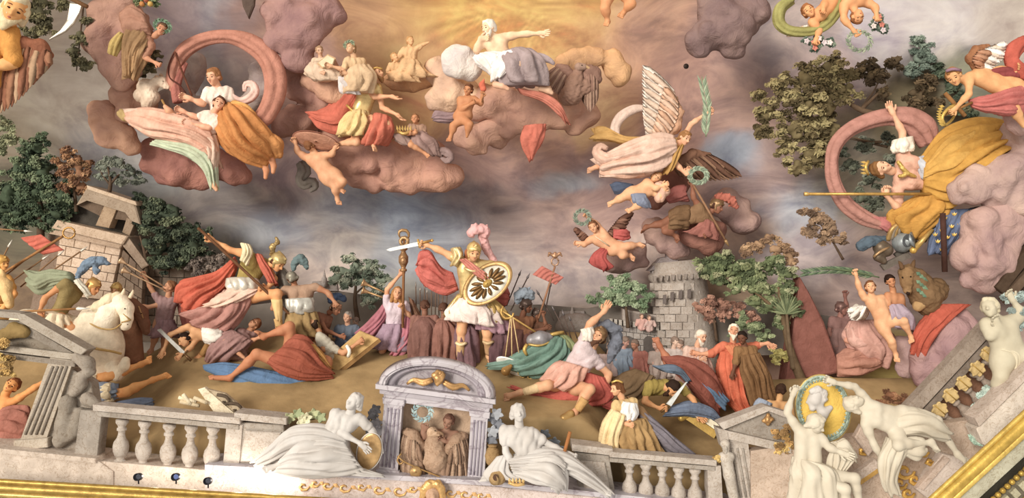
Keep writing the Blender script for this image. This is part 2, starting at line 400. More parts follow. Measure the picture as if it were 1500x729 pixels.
def person(label, u, js, face=(0, .1, 1), skin='skin:d9a27c', hair='5a3a24', name='person', cat='person', curl=(.5, .5), front=1, fat=1.0, top=None, sleeve=.0,
           topkind='fold', helm=None, beard=None, hlen=0, eyes=True, lod=1.0, up=None, hands=True, muscle=1.0, group=None, female=False, bare=False, toes=True, pn=(None, None), lips='b0604c', rootp=None):
    j = J(js); Y = CUR['Y']; k = kk(); U = u*k
    w = {a: pw(p) for a, p in j.items()}
    low = rootp or max(j.values(), key=lambda q: q[1])
    root = thing(name, label, cat, low, group)
    h = (.078*U)*lod; pr = []; extra = []; tor = []; slv = []
    g = lambda a: w.get(a)
    hd = g('hd'); sa, sb, pv = g('sa'), g('sb'), g('pv'); nk = g('nk')
    if pv is not None and (sa is not None):
        mid = (sa+sb)/2
        if nk is None: nk = mid+unit(mid-pv)*.12*U
        ac = unit(sb-sa); dn = unit(pv-mid)
        ha, hb = g('ha'), g('hb')
        if ha is None: ha = pv-ac*.36*U
        if hb is None: hb = pv+ac*.36*U
        fn = np.cross(ac, dn)
        if (fn[1] > 0) == (front > 0): fn = -fn
        fn = unit(fn); T = np.linalg.norm(pv-mid)
        lerp = lambda a, b, t: a+(b-a)*t
        for s, hp in ((sa, ha), (sb, hb)):
            p0 = lerp(mid, s, .42)+dn*.16*T; p1 = lerp(mid, pv, .62)+(hp-pv)*.62; p2 = lerp(pv, hp, .75)
            tor += [('c', p0, p1, .43*U*fat, .35*U*fat), ('c', p1, p2, .35*U*fat, .42*U*fat)]
            if muscle > 0:
                fr_ = (.15 if not female else .22)*U
                tor.append(('c', lerp(mid, s, .50)+dn*.27*T+fn*fr_, lerp(mid, s, .30)+dn*.30*T+fn*fr_, .27*U, .25*U))
        tor.append(('c', lerp(mid, sa, .80)+dn*.02*T, lerp(mid, sb, .80)+dn*.02*T, .24*U, .24*U))
        tor.append(('c', pv-fn*.02*U, pv+dn*.12*U, .42*U*fat, .40*U*fat))
        if muscle > 0:
            tor.append(('c', lerp(mid, pv, .55)+fn*.20*U, lerp(mid, pv, .85)+fn*.18*U, .24*U*fat, .26*U*fat))
        if front < 0:
            for hp in (ha, hb): tor.append(('c', lerp(pv, hp, .6)+dn*.12*U-fn*.18*U, lerp(pv, hp, .6)+dn*.2*U-fn*.18*U, .34*U, .34*U))
        pr += tor
        if hd is not None: pr.append(('c', nk+dn*.06*U, hd+unit(nk-hd)*.16*U, .25*U, .21*U))
        if bare: pr += []
    else:
        fn = np.array((0, -1., 0)); ha, hb = g('ha'), g('hb'); dn = np.array((0, 0, -1.))
    for i, (s, e, wr, gg) in enumerate((('sa', 'ea', 'wa', 'ga'), ('sb', 'eb', 'wb', 'gb'))):
        S, E, Wr = g(s), g(e), g(wr)
        if S is not None and E is not None:
            pr.append(('c', S, S+(E-S)*.35, .25*U*fat, .22*U*fat)); pr.append(('c', S+(E-S)*.35, E, .22*U*fat, .165*U*fat))
            slv.append((S, E, Wr))
            if Wr is not None:
                m_ = E+(Wr-E)*.3
                pr.append(('c', E, m_, .165*U*fat, .175*U*fat)); pr.append(('c', m_, Wr, .175*U*fat, .11*U))
                if hands:
                    dr = (g(gg)-Wr) if g(gg) is not None else (Wr-E)
                    nn = wdir(pn[i]) if pn[i] is not None else np.array((0, -1, .05))
                    if abs(unit(dr)@nn) > .95: nn = np.array((0, -.2, 1.))
                    extra += hand(Wr, dr, nn, U, curl[i], 1 if i == 0 else -1, pr)
    for i, (hp, kn, an, to) in enumerate((('ha', 'ka', 'aa', 'ta'), ('hb', 'kb', 'ab', 'tb'))):
        Hh = ha if i == 0 else hb; Kk, A, Tt = g(kn), g(an), g(to)
        if Kk is None and A is None: continue
        if Kk is not None and Hh is not None:
            m_ = Hh+(Kk-Hh)*.3
            pr.append(('c', Hh, m_, .42*U*fat, .40*U*fat)); pr.append(('c', m_, Kk, .40*U*fat, .245*U*fat))
        if A is not None and Kk is not None:
            m_ = Kk+(A-Kk)*.32; bk = unit(np.cross(np.cross(A-Kk, (Hh if Hh is not None else Kk-dn)-Kk), A-Kk)+1e-9)*(.05*U if Hh is not None else 0)
            pr.append(('c', Kk, m_+bk, .235*U*fat, .25*U*fat)); pr.append(('c', m_+bk, A, .25*U*fat, .125*U))
            pr.append(('c', Kk, Kk+1e-6, .25*U, .25*U))
            if Tt is not None:
                ft = Tt-A; sh = unit(Kk-A); sd = np.cross(unit(ft), sh); sd = unit(sd)
                heel = A-sh*.16*U-unit(ft)*.10*U
                pr.append(('c', A, heel, .14*U, .14*U)); b_ = Tt-unit(ft)*.22*U
                for o in (-.09, .09): pr.append(('c', A-sh*.10*U, b_+sd*o*U, .13*U, .105*U))
                if toes:
                    for q in range(5):
                        o = (-.17, -.085, 0, .08, .15)[q]; o = o if i == 0 else -o
                        p0 = b_+sd*o*U; p1 = p0+unit(ft)*(.24-.025*q)*U-sh*.03*U
                        extra.append(ropev(np.array([p0-unit(ft)*.05*U, (p0+p1)/2+sh*.02*U, p1]), np.array((.075, .065, .045))*U*(1.15 if q == 0 else .9), 6, nu=5))
    parts = []
    if pr:
        parts.append(sdf(pr, h, .16*U))
    if hd is not None:
        fv = wdir(face); uv = wdir(up) if up is not None else unit(hd-nk) if nk is not None else np.array((0, 0, 1.))
        uv = unit(uv-fv*(uv@fv)); rv = np.cross(fv, uv); R = np.stack([rv, fv, uv])
        hp = lambda r, f_, z: hd+(rv*r+fv*f_+uv*z)*U
        hp_ = [('e', hp(0, -.04, .10), R, (.355*U, .43*U, .39*U)), ('e', hp(0, .10, -.20), R, (.26*U, .29*U, .30*U)),
               ('c', hp(0, .24, -.40), hp(0, .25, -.40), .10*U, .10*U),
               ('c', hp(-.16, .29, .08), hp(.16, .29, .08), .085*U, .085*U),
               ('c', hp(-.19, .24, -.12), hp(-.14, .27, -.16), .10*U, .10*U), ('c', hp(.19, .24, -.12), hp(.14, .27, -.16), .10*U, .10*U),
               ('-e', hp(-.145, .44, -.015), R, (.10*U, .10*U, .065*U)), ('-e', hp(.145, .44, -.015), R, (.10*U, .10*U, .065*U)),
               ('c', hp(0, .36, .03), hp(0, .47, -.15), .04*U, .07*U, .05*U), ('c', hp(-.06, .40, -.16), hp(.06, .40, -.16), .05*U, .05*U, .04*U),
               ('c', hp(-.08, .335, -.285), hp(.08, .335, -.285), .05*U, .05*U, .04*U),
               ('e', hp(-.36, -.03, -.04), R, (.045*U, .10*U, .13*U)), ('e', hp(.36, -.03, -.04), R, (.045*U, .10*U, .13*U))]
        parts.append(sdf(hp_, .052*U*max(1, lod*.9), .09*U))
    parts += extra
    v, f = join(parts); b_ = mk('body', v, f, skin, root)
    if hd is not None:
        if eyes:
            for s in (-1, 1):
                c = hp(s*.145, .335, -.02); v, f = ropev(np.array([c-rv*.062*U, c+fv*.015*U, c+rv*.062*U]), np.array((.012, .036, .012))*U, 8, nu=7); mk('eye', v, f, 'plain:3c261a', root)
                c = hp(s*.15, .37, .105); v, f = ropev(np.array([c-rv*.10*U-uv*.02*U, c+fv*.02*U+uv*.01*U, c+rv*.10*U-uv*.02*U]), np.array((.01, .02, .01))*U, 6, nu=6); mk('eyebrow', v, f, 'plain:7a4e34', root)
            c = hp(0, .375, -.285); v, f = ropev(np.array([c-rv*.10*U-fv*.04*U, c, c+rv*.10*U-fv*.04*U]), np.array((.015, .042, .015))*U, 6, nu=7); mk('mouth', v, f, 'plain:'+lips, root)
        if hair:
            hr = [('e', hp(0, -.08, .13), R, (.395*U, .43*U, .40*U)), ('c', hp(-.30, -.05, .05), hp(-.20, -.25, -.15), .13*U, .16*U), ('c', hp(.30, -.05, .05), hp(.20, -.25, -.15), .13*U, .16*U),
                  ('c', hp(-.1, .20, .36), hp(.1, .20, .36), .12*U, .12*U)]
            if hlen > 0:
                for r_ in (-.26, 0, .26): hr.append(('c', hp(r_, -.25, -.1), hp(r_*1.3, -.33, -.1-hlen), .20*U, .13*U))
            hr.append(('-e', hp(0, .46, -.16), R, (.30*U, .34*U, .42*U)))
            SEED[0] += 1; v, f = sdf(hr, .062*U*max(1, lod*.9), .08*U, d_fur(U*.045, 1, SEED[0]), .08*U); mk('hair', v, f, hair, root)
        if beard:
            br = [('c', hp(-.22, .12, -.22), hp(-.08, .24, -.48), .12*U, .13*U), ('c', hp(.22, .12, -.22), hp(.08, .24, -.48), .12*U, .13*U), ('c', hp(0, .22, -.45), hp(0, .24, -.70), .16*U, .09*U),
                  ('c', hp(-.12, .34, -.22), hp(.12, .34, -.22), .05*U, .05*U), ('-c', hp(-.07, .46, -.29), hp(.07, .46, -.29), .06*U, .06*U)]
            SEED[0] += 1; v, f = sdf(br, .062*U*max(1, lod*.9), .08*U, d_fur(U*.045, 1, SEED[0]), .08*U); mk('beard', v, f, beard, root)
        if helm:
            hc, pc, pl = (list(helm)+[None, None])[:3]
            he = [('e', hp(0, -.06, .17), R, (.42*U, .50*U, .42*U)), ('c', hp(-.34, .0, -.02), hp(-.27, .10, -.32), .09*U, .07*U), ('c', hp(.34, .0, -.02), hp(.27, .10, -.32), .09*U, .07*U),
                  ('c', hp(-.28, -.34, -.08), hp(.28, -.34, -.08), .15*U, .15*U), ('-e', hp(0, .47, -.22), R, (.31*U, .42*U, .42*U)), ('c', hp(-.34, .22, .22), hp(0, .44, .26), .055*U, .055*U), ('c', hp(.34, .22, .22), hp(0, .44, .26), .055*U, .055*U),
                  ('c', hp(0, .35, .48), hp(0, -.35, .55), .07*U, .07*U)]
            v, f = sdf(he, .055*U, .06*U); hm = mk('helmet', v, f, hc, root)
            if pc:
                if pl is None:
                    q = [hp(0, .25, .72), hp(0, 0, .85), hp(0, -.3, .78), hp(0, -.55, .5), hp(0, -.65, .15)]; rr = [.13, .17, .19, .17, .1]
                    cp = [('c', q[i], q[i+1], rr[i]*U, rr[i+1]*U) for i in range(4)]+[('c', hp(0, 0, .5), hp(0, 0, .75), .06*U, .08*U)]
                else: cp = chains(pl)
                SEED[0] += 1; v, f = sdf(sprout(cp, SEED[0], 7), .05*U, .07*U, d_fur(U*.05, 1, SEED[0]), .1*U); mk('plume', v, f, pc, hm)
    if top and tor:
        gp = [(t[0], t[1], t[2], t[3]+.07*U, t[4]+.07*U) for t in tor]
        for S, E, Wr in slv:
            if sleeve > 0:
                e = S+(E-S)*min(1, sleeve); gp.append(('c', S, e, .30*U*fat, .27*U*fat))
                if sleeve > 1 and Wr is not None: gp.append(('c', E, E+(Wr-E)*(sleeve-1), .27*U*fat, .21*U*fat))
        SEED[0] += 1
        ds = d_fold(k*max(.6, u/26), .75, SEED[0], unit(ac*1.2+dn*.25)) if topkind == 'fold' else None
        v, f = sdf(gp, h, .16*U, ds, .12*U if ds else 0); mk('tunic' if topkind == 'fold' else 'cuirass', v, f, top, root)
    root['_u'] = u
    return root

# ---------------------------------------------------------------- nature
def cloud(label, col, s, h=3.2, ts=2.0, blend=7):
    """heaped cloud: every given ball sprouts smaller billows"""
    SEED[0] += 1; k = kk(); r0 = np.random.default_rng(SEED[0]); pr = []
    for _, a, b, x, y in chains(s):
        L = np.linalg.norm(b-a); m = max(1, int(L/(max(x, y)*.55)))
        for i in range(m+1):
            c = a+(b-a)*i/m; r = x+(y-x)*i/m; pr.append(('c', c, c+1e-6, r*.86, r*.86))
            for j in range(9):
                d = r0.normal(size=3); d[1] = -abs(d[1])*.9; d[2] += .25; d /= np.linalg.norm(d); q = r*r0.uniform(.30, .52); cc = c+d*(r*r0.uniform(.55, .80)); pr.append(('c', cc, cc+1e-6, q, q))
                if j < 2:
                    d2 = unit(d+r0.normal(size=3)*.55); c2 = cc+d2*q*.8; pr.append(('c', c2, c2+1e-6, q*.5, q*.5))
    v, f = sdf(pr, h*k, blend*k, d_bill(k, ts*.28, SEED[0]), 3*k)
    return tag(mk('cloud', v, f, 'cloud:'+col, None), label, 'cloud', 'clouds of the vault')
def leafmesh(pos, size, nrm, rs):
    n = len(pos); a = rs.normal(size=(n, 3)); a -= nrm*(a*nrm).sum(1, keepdims=True)*.8; a = unit_rows(a); b = unit_rows(np.cross(nrm, a))
    s = size*rs.uniform(.6, 1.4, (n, 1))
    v = np.stack([pos-a*s, pos+b*s*.5+nrm*s*.15, pos+a*s, pos-b*s*.5+nrm*s*.15], 1).reshape(-1, 3)
    return v, np.arange(4*n).reshape(-1, 4)
def foliage(parent, cols, blobs, leaf=4.0, dens=1.0, name='foliage'):
    """sprays of leaves: blobs 'x,y,d,r ...' ; cols: one leaf colour per tone"""
    SEED[0] += 1; rs = np.random.default_rng(SEED[0]); k = kk(); acc = [[] for _ in cols]
    for q in nums(blobs):
        c = pw(q[:3]); r = q[3]*k
        ns = max(12, int((q[3]/3.1)**1.55))
        for i in range(ns):
            d = unit(rs.normal(size=3)); d[1] *= .7; d[2] *= .85
            sc = c+d*r*rs.uniform(.2, 1.08); sr = r*rs.uniform(.20, .36)*(18/max(12, q[3]))**.3
            m = int(dens*48*(4/leaf)**1.3*(sr/k/6)**1.3)+8
            dd = unit_rows(rs.normal(size=(m, 3))); dd[:, 1] = np.where(dd[:, 1] > .2, -dd[:, 1], dd[:, 1]); p = sc+dd*np.array((1.25, .8, .72))*sr*rs.uniform(.3, 1.1, (m, 1))
            nr = unit_rows(dd+np.array((-.3, -.6, .7))+rs.normal(size=(m, 3))*.35)
            t = min(len(cols)-1, int(rs.uniform()*len(cols))); acc[t].append(leafmesh(p, leaf*k*.72, nr, rs))
    if name == 'foliage':
        core = []
        for q in nums(blobs):
            for i in range(6):
                d = unit(rs.normal(size=3)); c = pw(q[:3])+d*q[3]*k*.42*np.array((1.2, .5, .8)); core.append(('c', c, c+1e-6, q[3]*k*rs.uniform(.20, .30), .01))
        core = [(p[0], p[1], p[2], p[3], p[3]) for p in core]
        v, f = sdf(core, 2.2*k, 3*k, d_fur(k*2.2, 1, SEED[0]), 5*k); stuff(mk('leaf_mass', v, f, 'leaf:'+cols[0], parent))
    for c, a in zip(cols, acc):
        if a:
            v, f = join(a); stuff(mk(name, v, [np.vstack(f)], 'leaf:'+c, parent, False))
def tree(label, cols, blobs, trunk=None, leaf=4.0, dens=1.0, tcol='5a4636', cat='tree', name='tree', base=None):
    q = nums(blobs); r = thing(name, label, cat, base or (q[0][0], max(b[1]+b[3] for b in q), 0))
    foliage(r, cols, blobs, leaf, dens)
    for i, t in enumerate(trunk or []):
        rope(r, 'trunk' if i == 0 else 'branch', 'wood:'+tcol, t[0], t[1], 8)
    return r
def feathers(parent, cols, roots, tips, n, wid, bow=4, name='feather'):
    """n separate feathers between two rails"""
    Rr, Tt = spline(P3(roots), n), spline(P3(tips), n); k = kk()
    for i in range(n):
        a, b = Rr[i], Tt[i]; d = b-a; L = np.linalg.norm(d); d = d/L; ud = np.array((0, -1, 0.)); s = unit(np.cross(d, ud)); nn = np.cross(s, d)
        if nn[1] > 0: nn = -nn
        v = []; m = 7
        for q in range(m):
            t = q/(m-1); hw = wid*k*(.55+.45*math.sin(min(1, t*1.6)*math.pi/2))*(1 if t < .75 else math.cos((t-.75)/.25*math.pi/2*.92))
            c = a+d*L*t+nn*bow*k*math.sin(math.pi*t*.9)+nn*(i % 3)*.5*k
            v += [c-s*hw, c+nn*.9*k, c+s*hw, c-nn*.5*k]
        mk(name, np.array(v), [grid_faces(m, 4, True), np.array([0, 1, 2, 3]), np.array([3, 2, 1, 0])+4*(m-1)], cols[i % len(cols)], parent)
def wreath(label, c, rad, cols=('7f9a7c', '5c7a62'), n=16, sq=1.0, ang=0, cat='wreath', leaf=6, parent=None, name='laurel_wreath'):
    root = parent or thing(name, label, cat, (c[0], c[1]+rad, c[2] if len(c) > 2 else 0)); d0 = c[2] if len(c) > 2 else 0
    ca, sa_ = math.cos(math.radians(ang)), math.sin(math.radians(ang))
    def pt(t, r): x, y = r*math.cos(t), r*math.sin(t)*sq; return (c[0]+x*ca-y*sa_, c[1]+x*sa_+y*ca, d0)
    rope(root, 'stem', cols[1], [pt(t, rad) for t in np.linspace(0, 6.2, 14)], 1.2, 6)
    for i in range(n):
        t = 6.283*i/n
        for s in (-1, 1):
            p, q = pt(t, rad), pt(t+leaf/rad*1.3, rad+s*leaf*.75)
            leaf1(root, cols[i % len(cols)], (p[0], p[1], d0+1), (q[0], q[1], d0+3), leaf*.32)
    return root
def leaf1(parent, col, a, b, w, name='leaf'):
    A, B = pw(a), pw(b); k = kk(); d = B-A; s = unit(np.cross(d, (0, -1, .01)))*w*k; f = np.array((0, -1, 0))*w*k*.5
    v = np.array([A, A+d*.4+s, B, A+d*.4-s, A+d*.45+f, A+d*.45-f*.3])
    return mk(name, v, np.array([(0, 1, 4), (1, 2, 4), (2, 3, 4), (3, 0, 4), (0, 5, 1), (1, 5, 2), (2, 5, 3), (3, 5, 0)]), col, parent, False)
# ---------------------------------------------------------------- the painted vault
def vault():
    xs = np.arange(-170, 1672, 5.0); ys = np.arange(-170, 700, 5.0)
    X, Yy = np.meshgrid(xs, ys); n = X.size; px = np.stack([X.ravel(), Yy.ravel()], 1)
    t = np.maximum(0, (330-px[:, 1])/330); r = np.maximum(0, (px[:, 0]-1120)/380); l = np.maximum(0, (230-px[:, 0])/230)
    Yd = 16.1-1.7*t**1.6-1.7*r**1.6-.9*l**1.6
    v = np.stack([(px[:, 0]-750)/F*Yd, Yd, ZC-(px[:, 1]-364.5)/F*Yd], 1)
    tones = [(60, 60, 70, 60, 'c0b4a6'), (110, 110, 60, 70, 'cdc3b8'), (75, 160, 60, 50, 'cabfb0'), (130, 210, 50, 40, 'a0a0a4'), (40, 190, 50, 40, 'd6c6ae'), (180, 270, 60, 25, '8b9095'),
             (330, 130, 40, 45, 'a3a2a8'), (290, 110, 30, 30, 'b5a695'), (370, 110, 30, 40, 'a08f8b'), (280, 30, 60, 45, 'a4949a'), (320, 20, 30, 30, '9ba0ac'), (390, 30, 50, 40, '9a7a70'), (440, 130, 60, 60, 'a08078'),
             (530, 30, 60, 40, 'b58a68'), (600, 90, 60, 60, 'cf9f70'), (700, 20, 90, 50, 'dfae66'), (820, 40, 60, 50, 'd6a468'), (745, -60, 150, 70, 'e0b060'), (600, 10, 50, 40, 'c99c64'), (900, 90, 60, 60, 'c39474'), (860, 140, 50, 40, 'cda57c'),
             (960, 50, 60, 50, 'b08a78'), (1010, 110, 60, 60, 'a8847c'), (1080, 120, 60, 50, 'ac8f88'), (1060, 60, 50, 40, '80686a'), (1130, 60, 60, 50, 'a39797'), (1180, 100, 60, 40, 'a8989c'), (1300, 50, 60, 40, 'c4bec8'), (1390, 30, 60, 40, 'd8d4d8'), (1470, 40, 50, 40, 'c8c0b8'),
             (420, 270, 50, 40, 'a08c90'), (500, 300, 60, 25, '85858c'), (400, 290, 60, 20, '8c8684'), (330, 300, 60, 25, '9a9698'), (620, 320, 70, 30, '8596ae'), (560, 300, 60, 20, '8799b0'), (700, 300, 60, 30, '8c7f80'), (760, 250, 60, 30, 'a98c88'), (820, 265, 50, 14, '98a4b4'), (740, 190, 50, 40, 'b48f80'), (680, 250, 60, 30, 'a0827e'),
             (480, 350, 60, 30, '96918f'), (400, 330, 60, 25, '949eac'), (580, 370, 60, 25, '868f9c'), (650, 350, 50, 40, '828b9a'), (760, 360, 60, 40, '8d807e'), (820, 330, 50, 40, '98827e'), (850, 400, 60, 30, 'aca09f'), (770, 410, 50, 25, '9c9698'), (470, 400, 60, 30, 'b3a6a0'), (560, 420, 50, 30, '8d9191'),
             (900, 300, 50, 40, 'a08582'), (940, 360, 60, 30, 'b0a09c'), (1020, 370, 60, 30, 'ac9a94'), (1090, 230, 35, 25, '95a5bc'), (1110, 280, 40, 30, '9c8684'), (1150, 250, 40, 40, 'a8908c'), (1100, 330, 50, 20, 'a89288'), (1170, 300, 40, 30, '9aa4b4'), (1180, 370, 50, 40, 'a69ca0'), (1270, 390, 50, 40, '8c7c78'), (1230, 430, 60, 50, '7a6a68'), (1250, 250, 60, 60, '857f70'), (1440, 250, 60, 60, '93807a'), (1420, 120, 60, 60, '6e7262'), (1350, 180, 60, 60, '6d6650'),
             (1340, 560, 80, 40, 'c6b268'), (1460, 430, 60, 60, '8a7a74'), (1200, 540, 70, 50, '83685c'), (1080, 450, 70, 60, '95816e'), (60, 300, 70, 60, '6a6a5a'), (250, 380, 60, 60, '706c60'), (700, 480, 300, 40, '857a74'), (100, 480, 100, 80, '85705a')]
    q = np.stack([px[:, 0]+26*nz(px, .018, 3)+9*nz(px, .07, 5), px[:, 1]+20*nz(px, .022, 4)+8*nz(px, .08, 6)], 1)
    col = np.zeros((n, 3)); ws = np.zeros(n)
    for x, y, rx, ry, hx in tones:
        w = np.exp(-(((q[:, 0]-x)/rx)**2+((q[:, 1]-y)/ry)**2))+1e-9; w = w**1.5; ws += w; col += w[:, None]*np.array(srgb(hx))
    col /= ws[:, None]; col = col**.76  # whole vault colour lifted to make up for shade cast by the clouds
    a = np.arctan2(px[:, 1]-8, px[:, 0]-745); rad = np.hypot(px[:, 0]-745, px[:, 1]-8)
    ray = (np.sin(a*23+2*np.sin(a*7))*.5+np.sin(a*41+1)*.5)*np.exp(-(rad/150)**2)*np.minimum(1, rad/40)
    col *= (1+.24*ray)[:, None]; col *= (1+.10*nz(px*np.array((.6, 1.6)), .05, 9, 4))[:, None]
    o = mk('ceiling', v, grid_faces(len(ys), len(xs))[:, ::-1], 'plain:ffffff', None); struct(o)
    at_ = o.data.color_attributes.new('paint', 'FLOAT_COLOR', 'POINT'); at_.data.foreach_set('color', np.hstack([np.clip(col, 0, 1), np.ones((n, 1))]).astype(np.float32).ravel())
    m = bpy.data.materials.new('fresco_paint'); m.use_nodes = True; N = m.node_tree.nodes; L = m.node_tree.links; b = N['Principled BSDF']
    A = N.new('ShaderNodeAttribute'); A.attribute_name = 'paint'; tc = N.new('ShaderNodeTexCoord'); nn = N.new('ShaderNodeTexNoise'); nn.inputs['Scale'].default_value = 2.5; nn.inputs['Detail'].default_value = 9; nn.inputs['Roughness'].default_value = .65; nn.inputs['Distortion'].default_value = .8
    L.new(tc.outputs['Object'], nn.inputs['Vector']); rp = N.new('ShaderNodeValToRGB'); rp.color_ramp.elements[0].position = .3; rp.color_ramp.elements[0].color = (.86, .84, .84, 1); rp.color_ramp.elements[1].position = .7; rp.color_ramp.elements[1].color = (1, 1, 1, 1)
    mx = N.new('ShaderNodeMix'); mx.data_type = 'RGBA'; mx.blend_type = 'MULTIPLY'; mx.inputs[0].default_value = 1
    L.new(nn.outputs['Fac'], rp.inputs['Fac']); L.new(A.outputs['Color'], mx.inputs[6]); L.new(rp.outputs[0], mx.inputs[7])
    n2 = N.new('ShaderNodeTexNoise'); n2.inputs['Scale'].default_value = .75; n2.inputs['Detail'].default_value = 10; n2.inputs['Roughness'].default_value = .62; n2.inputs['Distortion'].default_value = 1.4
    mp = N.new('ShaderNodeMapping'); mp.inputs['Scale'].default_value = (1, 1, 1.9); L.new(tc.outputs['Object'], mp.inputs[0]); L.new(mp.outputs[0], n2.inputs['Vector'])
    r2 = N.new('ShaderNodeValToRGB'); e = r2.color_ramp.elements; e[0].position = .36; e[0].color = (.33, .31, .34, 1); e[1].position = .64; e[1].color = (.74, .69, .65, 1)
    m2 = N.new('ShaderNodeMix'); m2.data_type = 'RGBA'; m2.blend_type = 'OVERLAY'; m2.inputs[0].default_value = .75; L.new(mx.outputs[2], m2.inputs[6]); L.new(n2.outputs['Fac'], r2.inputs['Fac']); L.new(r2.outputs[0], m2.inputs[7]); L.new(m2.outputs[2], b.inputs['Base Color']); b.inputs['Roughness'].default_value = .9; b.inputs['Specular IOR Level'].default_value = .1
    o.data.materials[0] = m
vault()
# ---------------------------------------------------------------- the mound
def GO(x):
    s = lambda t: (lambda q: q*q*(3-2*q))(min(1, max(0, t)))
    return 68*s((x-845)/90)+30*s((275-x)/60)
def mound():
    xs = np.arange(-250, 1760, 8.0); ys = np.concatenate([[440.], np.arange(486, 640, 4.0), [680., 740., 800.]])
    X, Yy = np.meshgrid(xs, ys); v = []
    for x, y in zip(X.ravel(), Yy.ravel()):
        d = YG(y) if y < 612 else 11.5
        if y < 486: d = 16.6; y = 500
        y2 = y+GO(x)
        z = 3*math.sin(x*.021+y*.04)+2*math.sin(x*.05-y*.03)
        p = V3(x, y2, d); p[2] += z*.004; v.append(p)
    o = mk('grassy_mound', np.array(v), grid_faces(len(ys), len(xs))[:, ::-1], 'ground:ab8b5a', None); struct(o)
mound()
# ---------------------------------------------------------------- stonework along the front
ST, ST2, MB, PK = 'stone:cdbfb4', 'stone:b3a79c', 'marble:cdc5ce', 'stone:ead6c6'
def beam(parent, name, col, a, b, th, depth=8, front=0):
    """a straight moulded bar whose upper edge runs a-b"""
    return slab(parent, name, col, [(a[0], a[1], front), (b[0], b[1], front), (b[0], b[1]+th, front), (a[0], a[1]+th, front)], depth, inset=1.2)
at(10.95)
o = slab(None, 'trim_1', PK, '-60,652 140,672 165,690 165,730 -60,705', 60, 4, inset=2); struct(o)
beam(o, 'ledge_moulding', PK, (-60, 650), (140, 671), 7, 60, 8)
o = slab(None, 'trim_2', PK, '138,674 320,689 320,735 138,712', 60, 0, inset=2); struct(o)
o = slab(None, 'trim_3', 'stone:e6d2cc', '300,686 560,698 720,712 930,733 1080,748 1080,800 300,745', 60, 6, inset=2); struct(o)
beam(o, 'ledge_moulding', MB, (300, 680), (720, 704), 7, 66, 12); beam(o, 'ledge_moulding', MB, (720, 704), (1080, 742), 7, 66, 12)
for x, y, s in ((445, 712, 1), (462, 708, .8), (480, 711, 1), (505, 714, 1.1), (530, 713, .9), (555, 717, 1.1), (585, 719, 1.2), (605, 716, .8), (660, 722, 1), (682, 724, 1.1), (705, 726, .9)):
    rope(o, 'gilt_scroll', 'gold:d8a860', [(x+s*9*math.cos(t)*(1-t/8), y+s*7*math.sin(t)*(1-t/8), 8) for t in np.linspace(0, 6, 10)], [1, 2.6, 2, 1], 6)
    leaf1(o, 'd8a868', (x+8*s, y-3, 8), (x+17*s, y+3, 8), 3.2, 'gilt_leaf')
at(10.85)
t = thing('mask_relief', 'gilded face mask on the frieze under the arched niche', 'relief', (634, 735, 10))
blob(t, 'face', 'stone:dcb090', '634,722,10,11 | 634,730,14,8 | 634,724,20,3 634,728,22,4', 1, 3); blob(t, 'locks', 'gold:d8a860', '622,716,10,6 628,709,11,6 640,709,11,6 646,716,10,6 648,728,9,5 | 622,716,10,6 620,728,9,5', 1.2, 3, 'fur', 1.3)
# balusters
BP = [(7, 0), (7, 4), (4.5, 5), (4.5, 8), (6.5, 10), (8.5, 16), (9, 22), (8, 28), (5, 33), (3.8, 38), (3.8, 42), (5.5, 43), (5.5, 46), (4, 47), (5, 50), (7, 53), (7, 57)]
def baluster_row(root, pts, hs, col, ax=(0, -1, 0), w=1.0):
    first = None
    for (x, y), hgt in zip(pts, hs):
        s = hgt/57
        lathe(root, 'baluster', col, (x, y, 0), [(r*s*w*1.12, q*s) for r, q in BP], 18, ax)
at(11.05)
t = thing('balustrade', 'veined stone balustrade below the dead man\'s bare legs', 'balustrade', (245, 690, 0))
beam(t, 'handrail', ST, (136, 592), (352, 612), 9, 26, 12); beam(t, 'handrail', ST2, (142, 602), (350, 622), 7, 20, 8)
baluster_row(t, [(176, 678), (209, 682), (245, 686), (277, 689), (309, 692)], [64, 65, 65, 66, 67], ST, (.05, -1, 0))
slab(t, 'end_pier', ST, '332,620 356,622 350,690 326,688', 22, 6, inset=1.5); slab(t, 'end_pier', ST2, '118,600 150,602 142,676 108,672', 22, 4, inset=1.5)
t = thing('balustrade', 'stone balustrade below the kneeling woman and her grey cloak', 'balustrade', (970, 740, 0))
beam(t, 'handrail', ST, (893, 661), (1050, 674), 8, 26, 12); beam(t, 'handrail', ST2, (893, 670), (1048, 683), 6, 20, 8)
baluster_row(t, [(922, 738), (946, 741), (970, 743), (994, 746), (1018, 748)], [62, 62, 62, 62, 62], ST, (.0, -1, 0))
slab(t, 'end_pier', ST, '1036,680 1056,682 1060,750 1038,750', 22, 6, inset=1.5)
# pedestals
t = thing('pedestal', 'panelled stone pedestal behind the feet of the statue holding a disk', 'pedestal', (380, 690, 0))
slab(t, 'body', ST2, '348,618 416,622 420,690 342,688', 30, 4, inset=1.5); beam(t, 'cap', ST, (343, 604), (420, 612), 10, 36, 10); slab(t, 'panel', ST, '360,630 412,633 412,676 352,676', 4, 7, inset=2)
t = thing('pedestal', 'panelled stone pedestal behind the knees of the statue with a jar', 'pedestal', (868, 725, 0))
slab(t, 'body', ST2, '842,662 892,667 904,740 850,740', 30, 4, inset=1.5); beam(t, 'cap', ST, (838, 650), (898, 657), 10, 36, 10); slab(t, 'panel', ST, '850,674 886,677 896,730 858,730', 4, 7, inset=2)
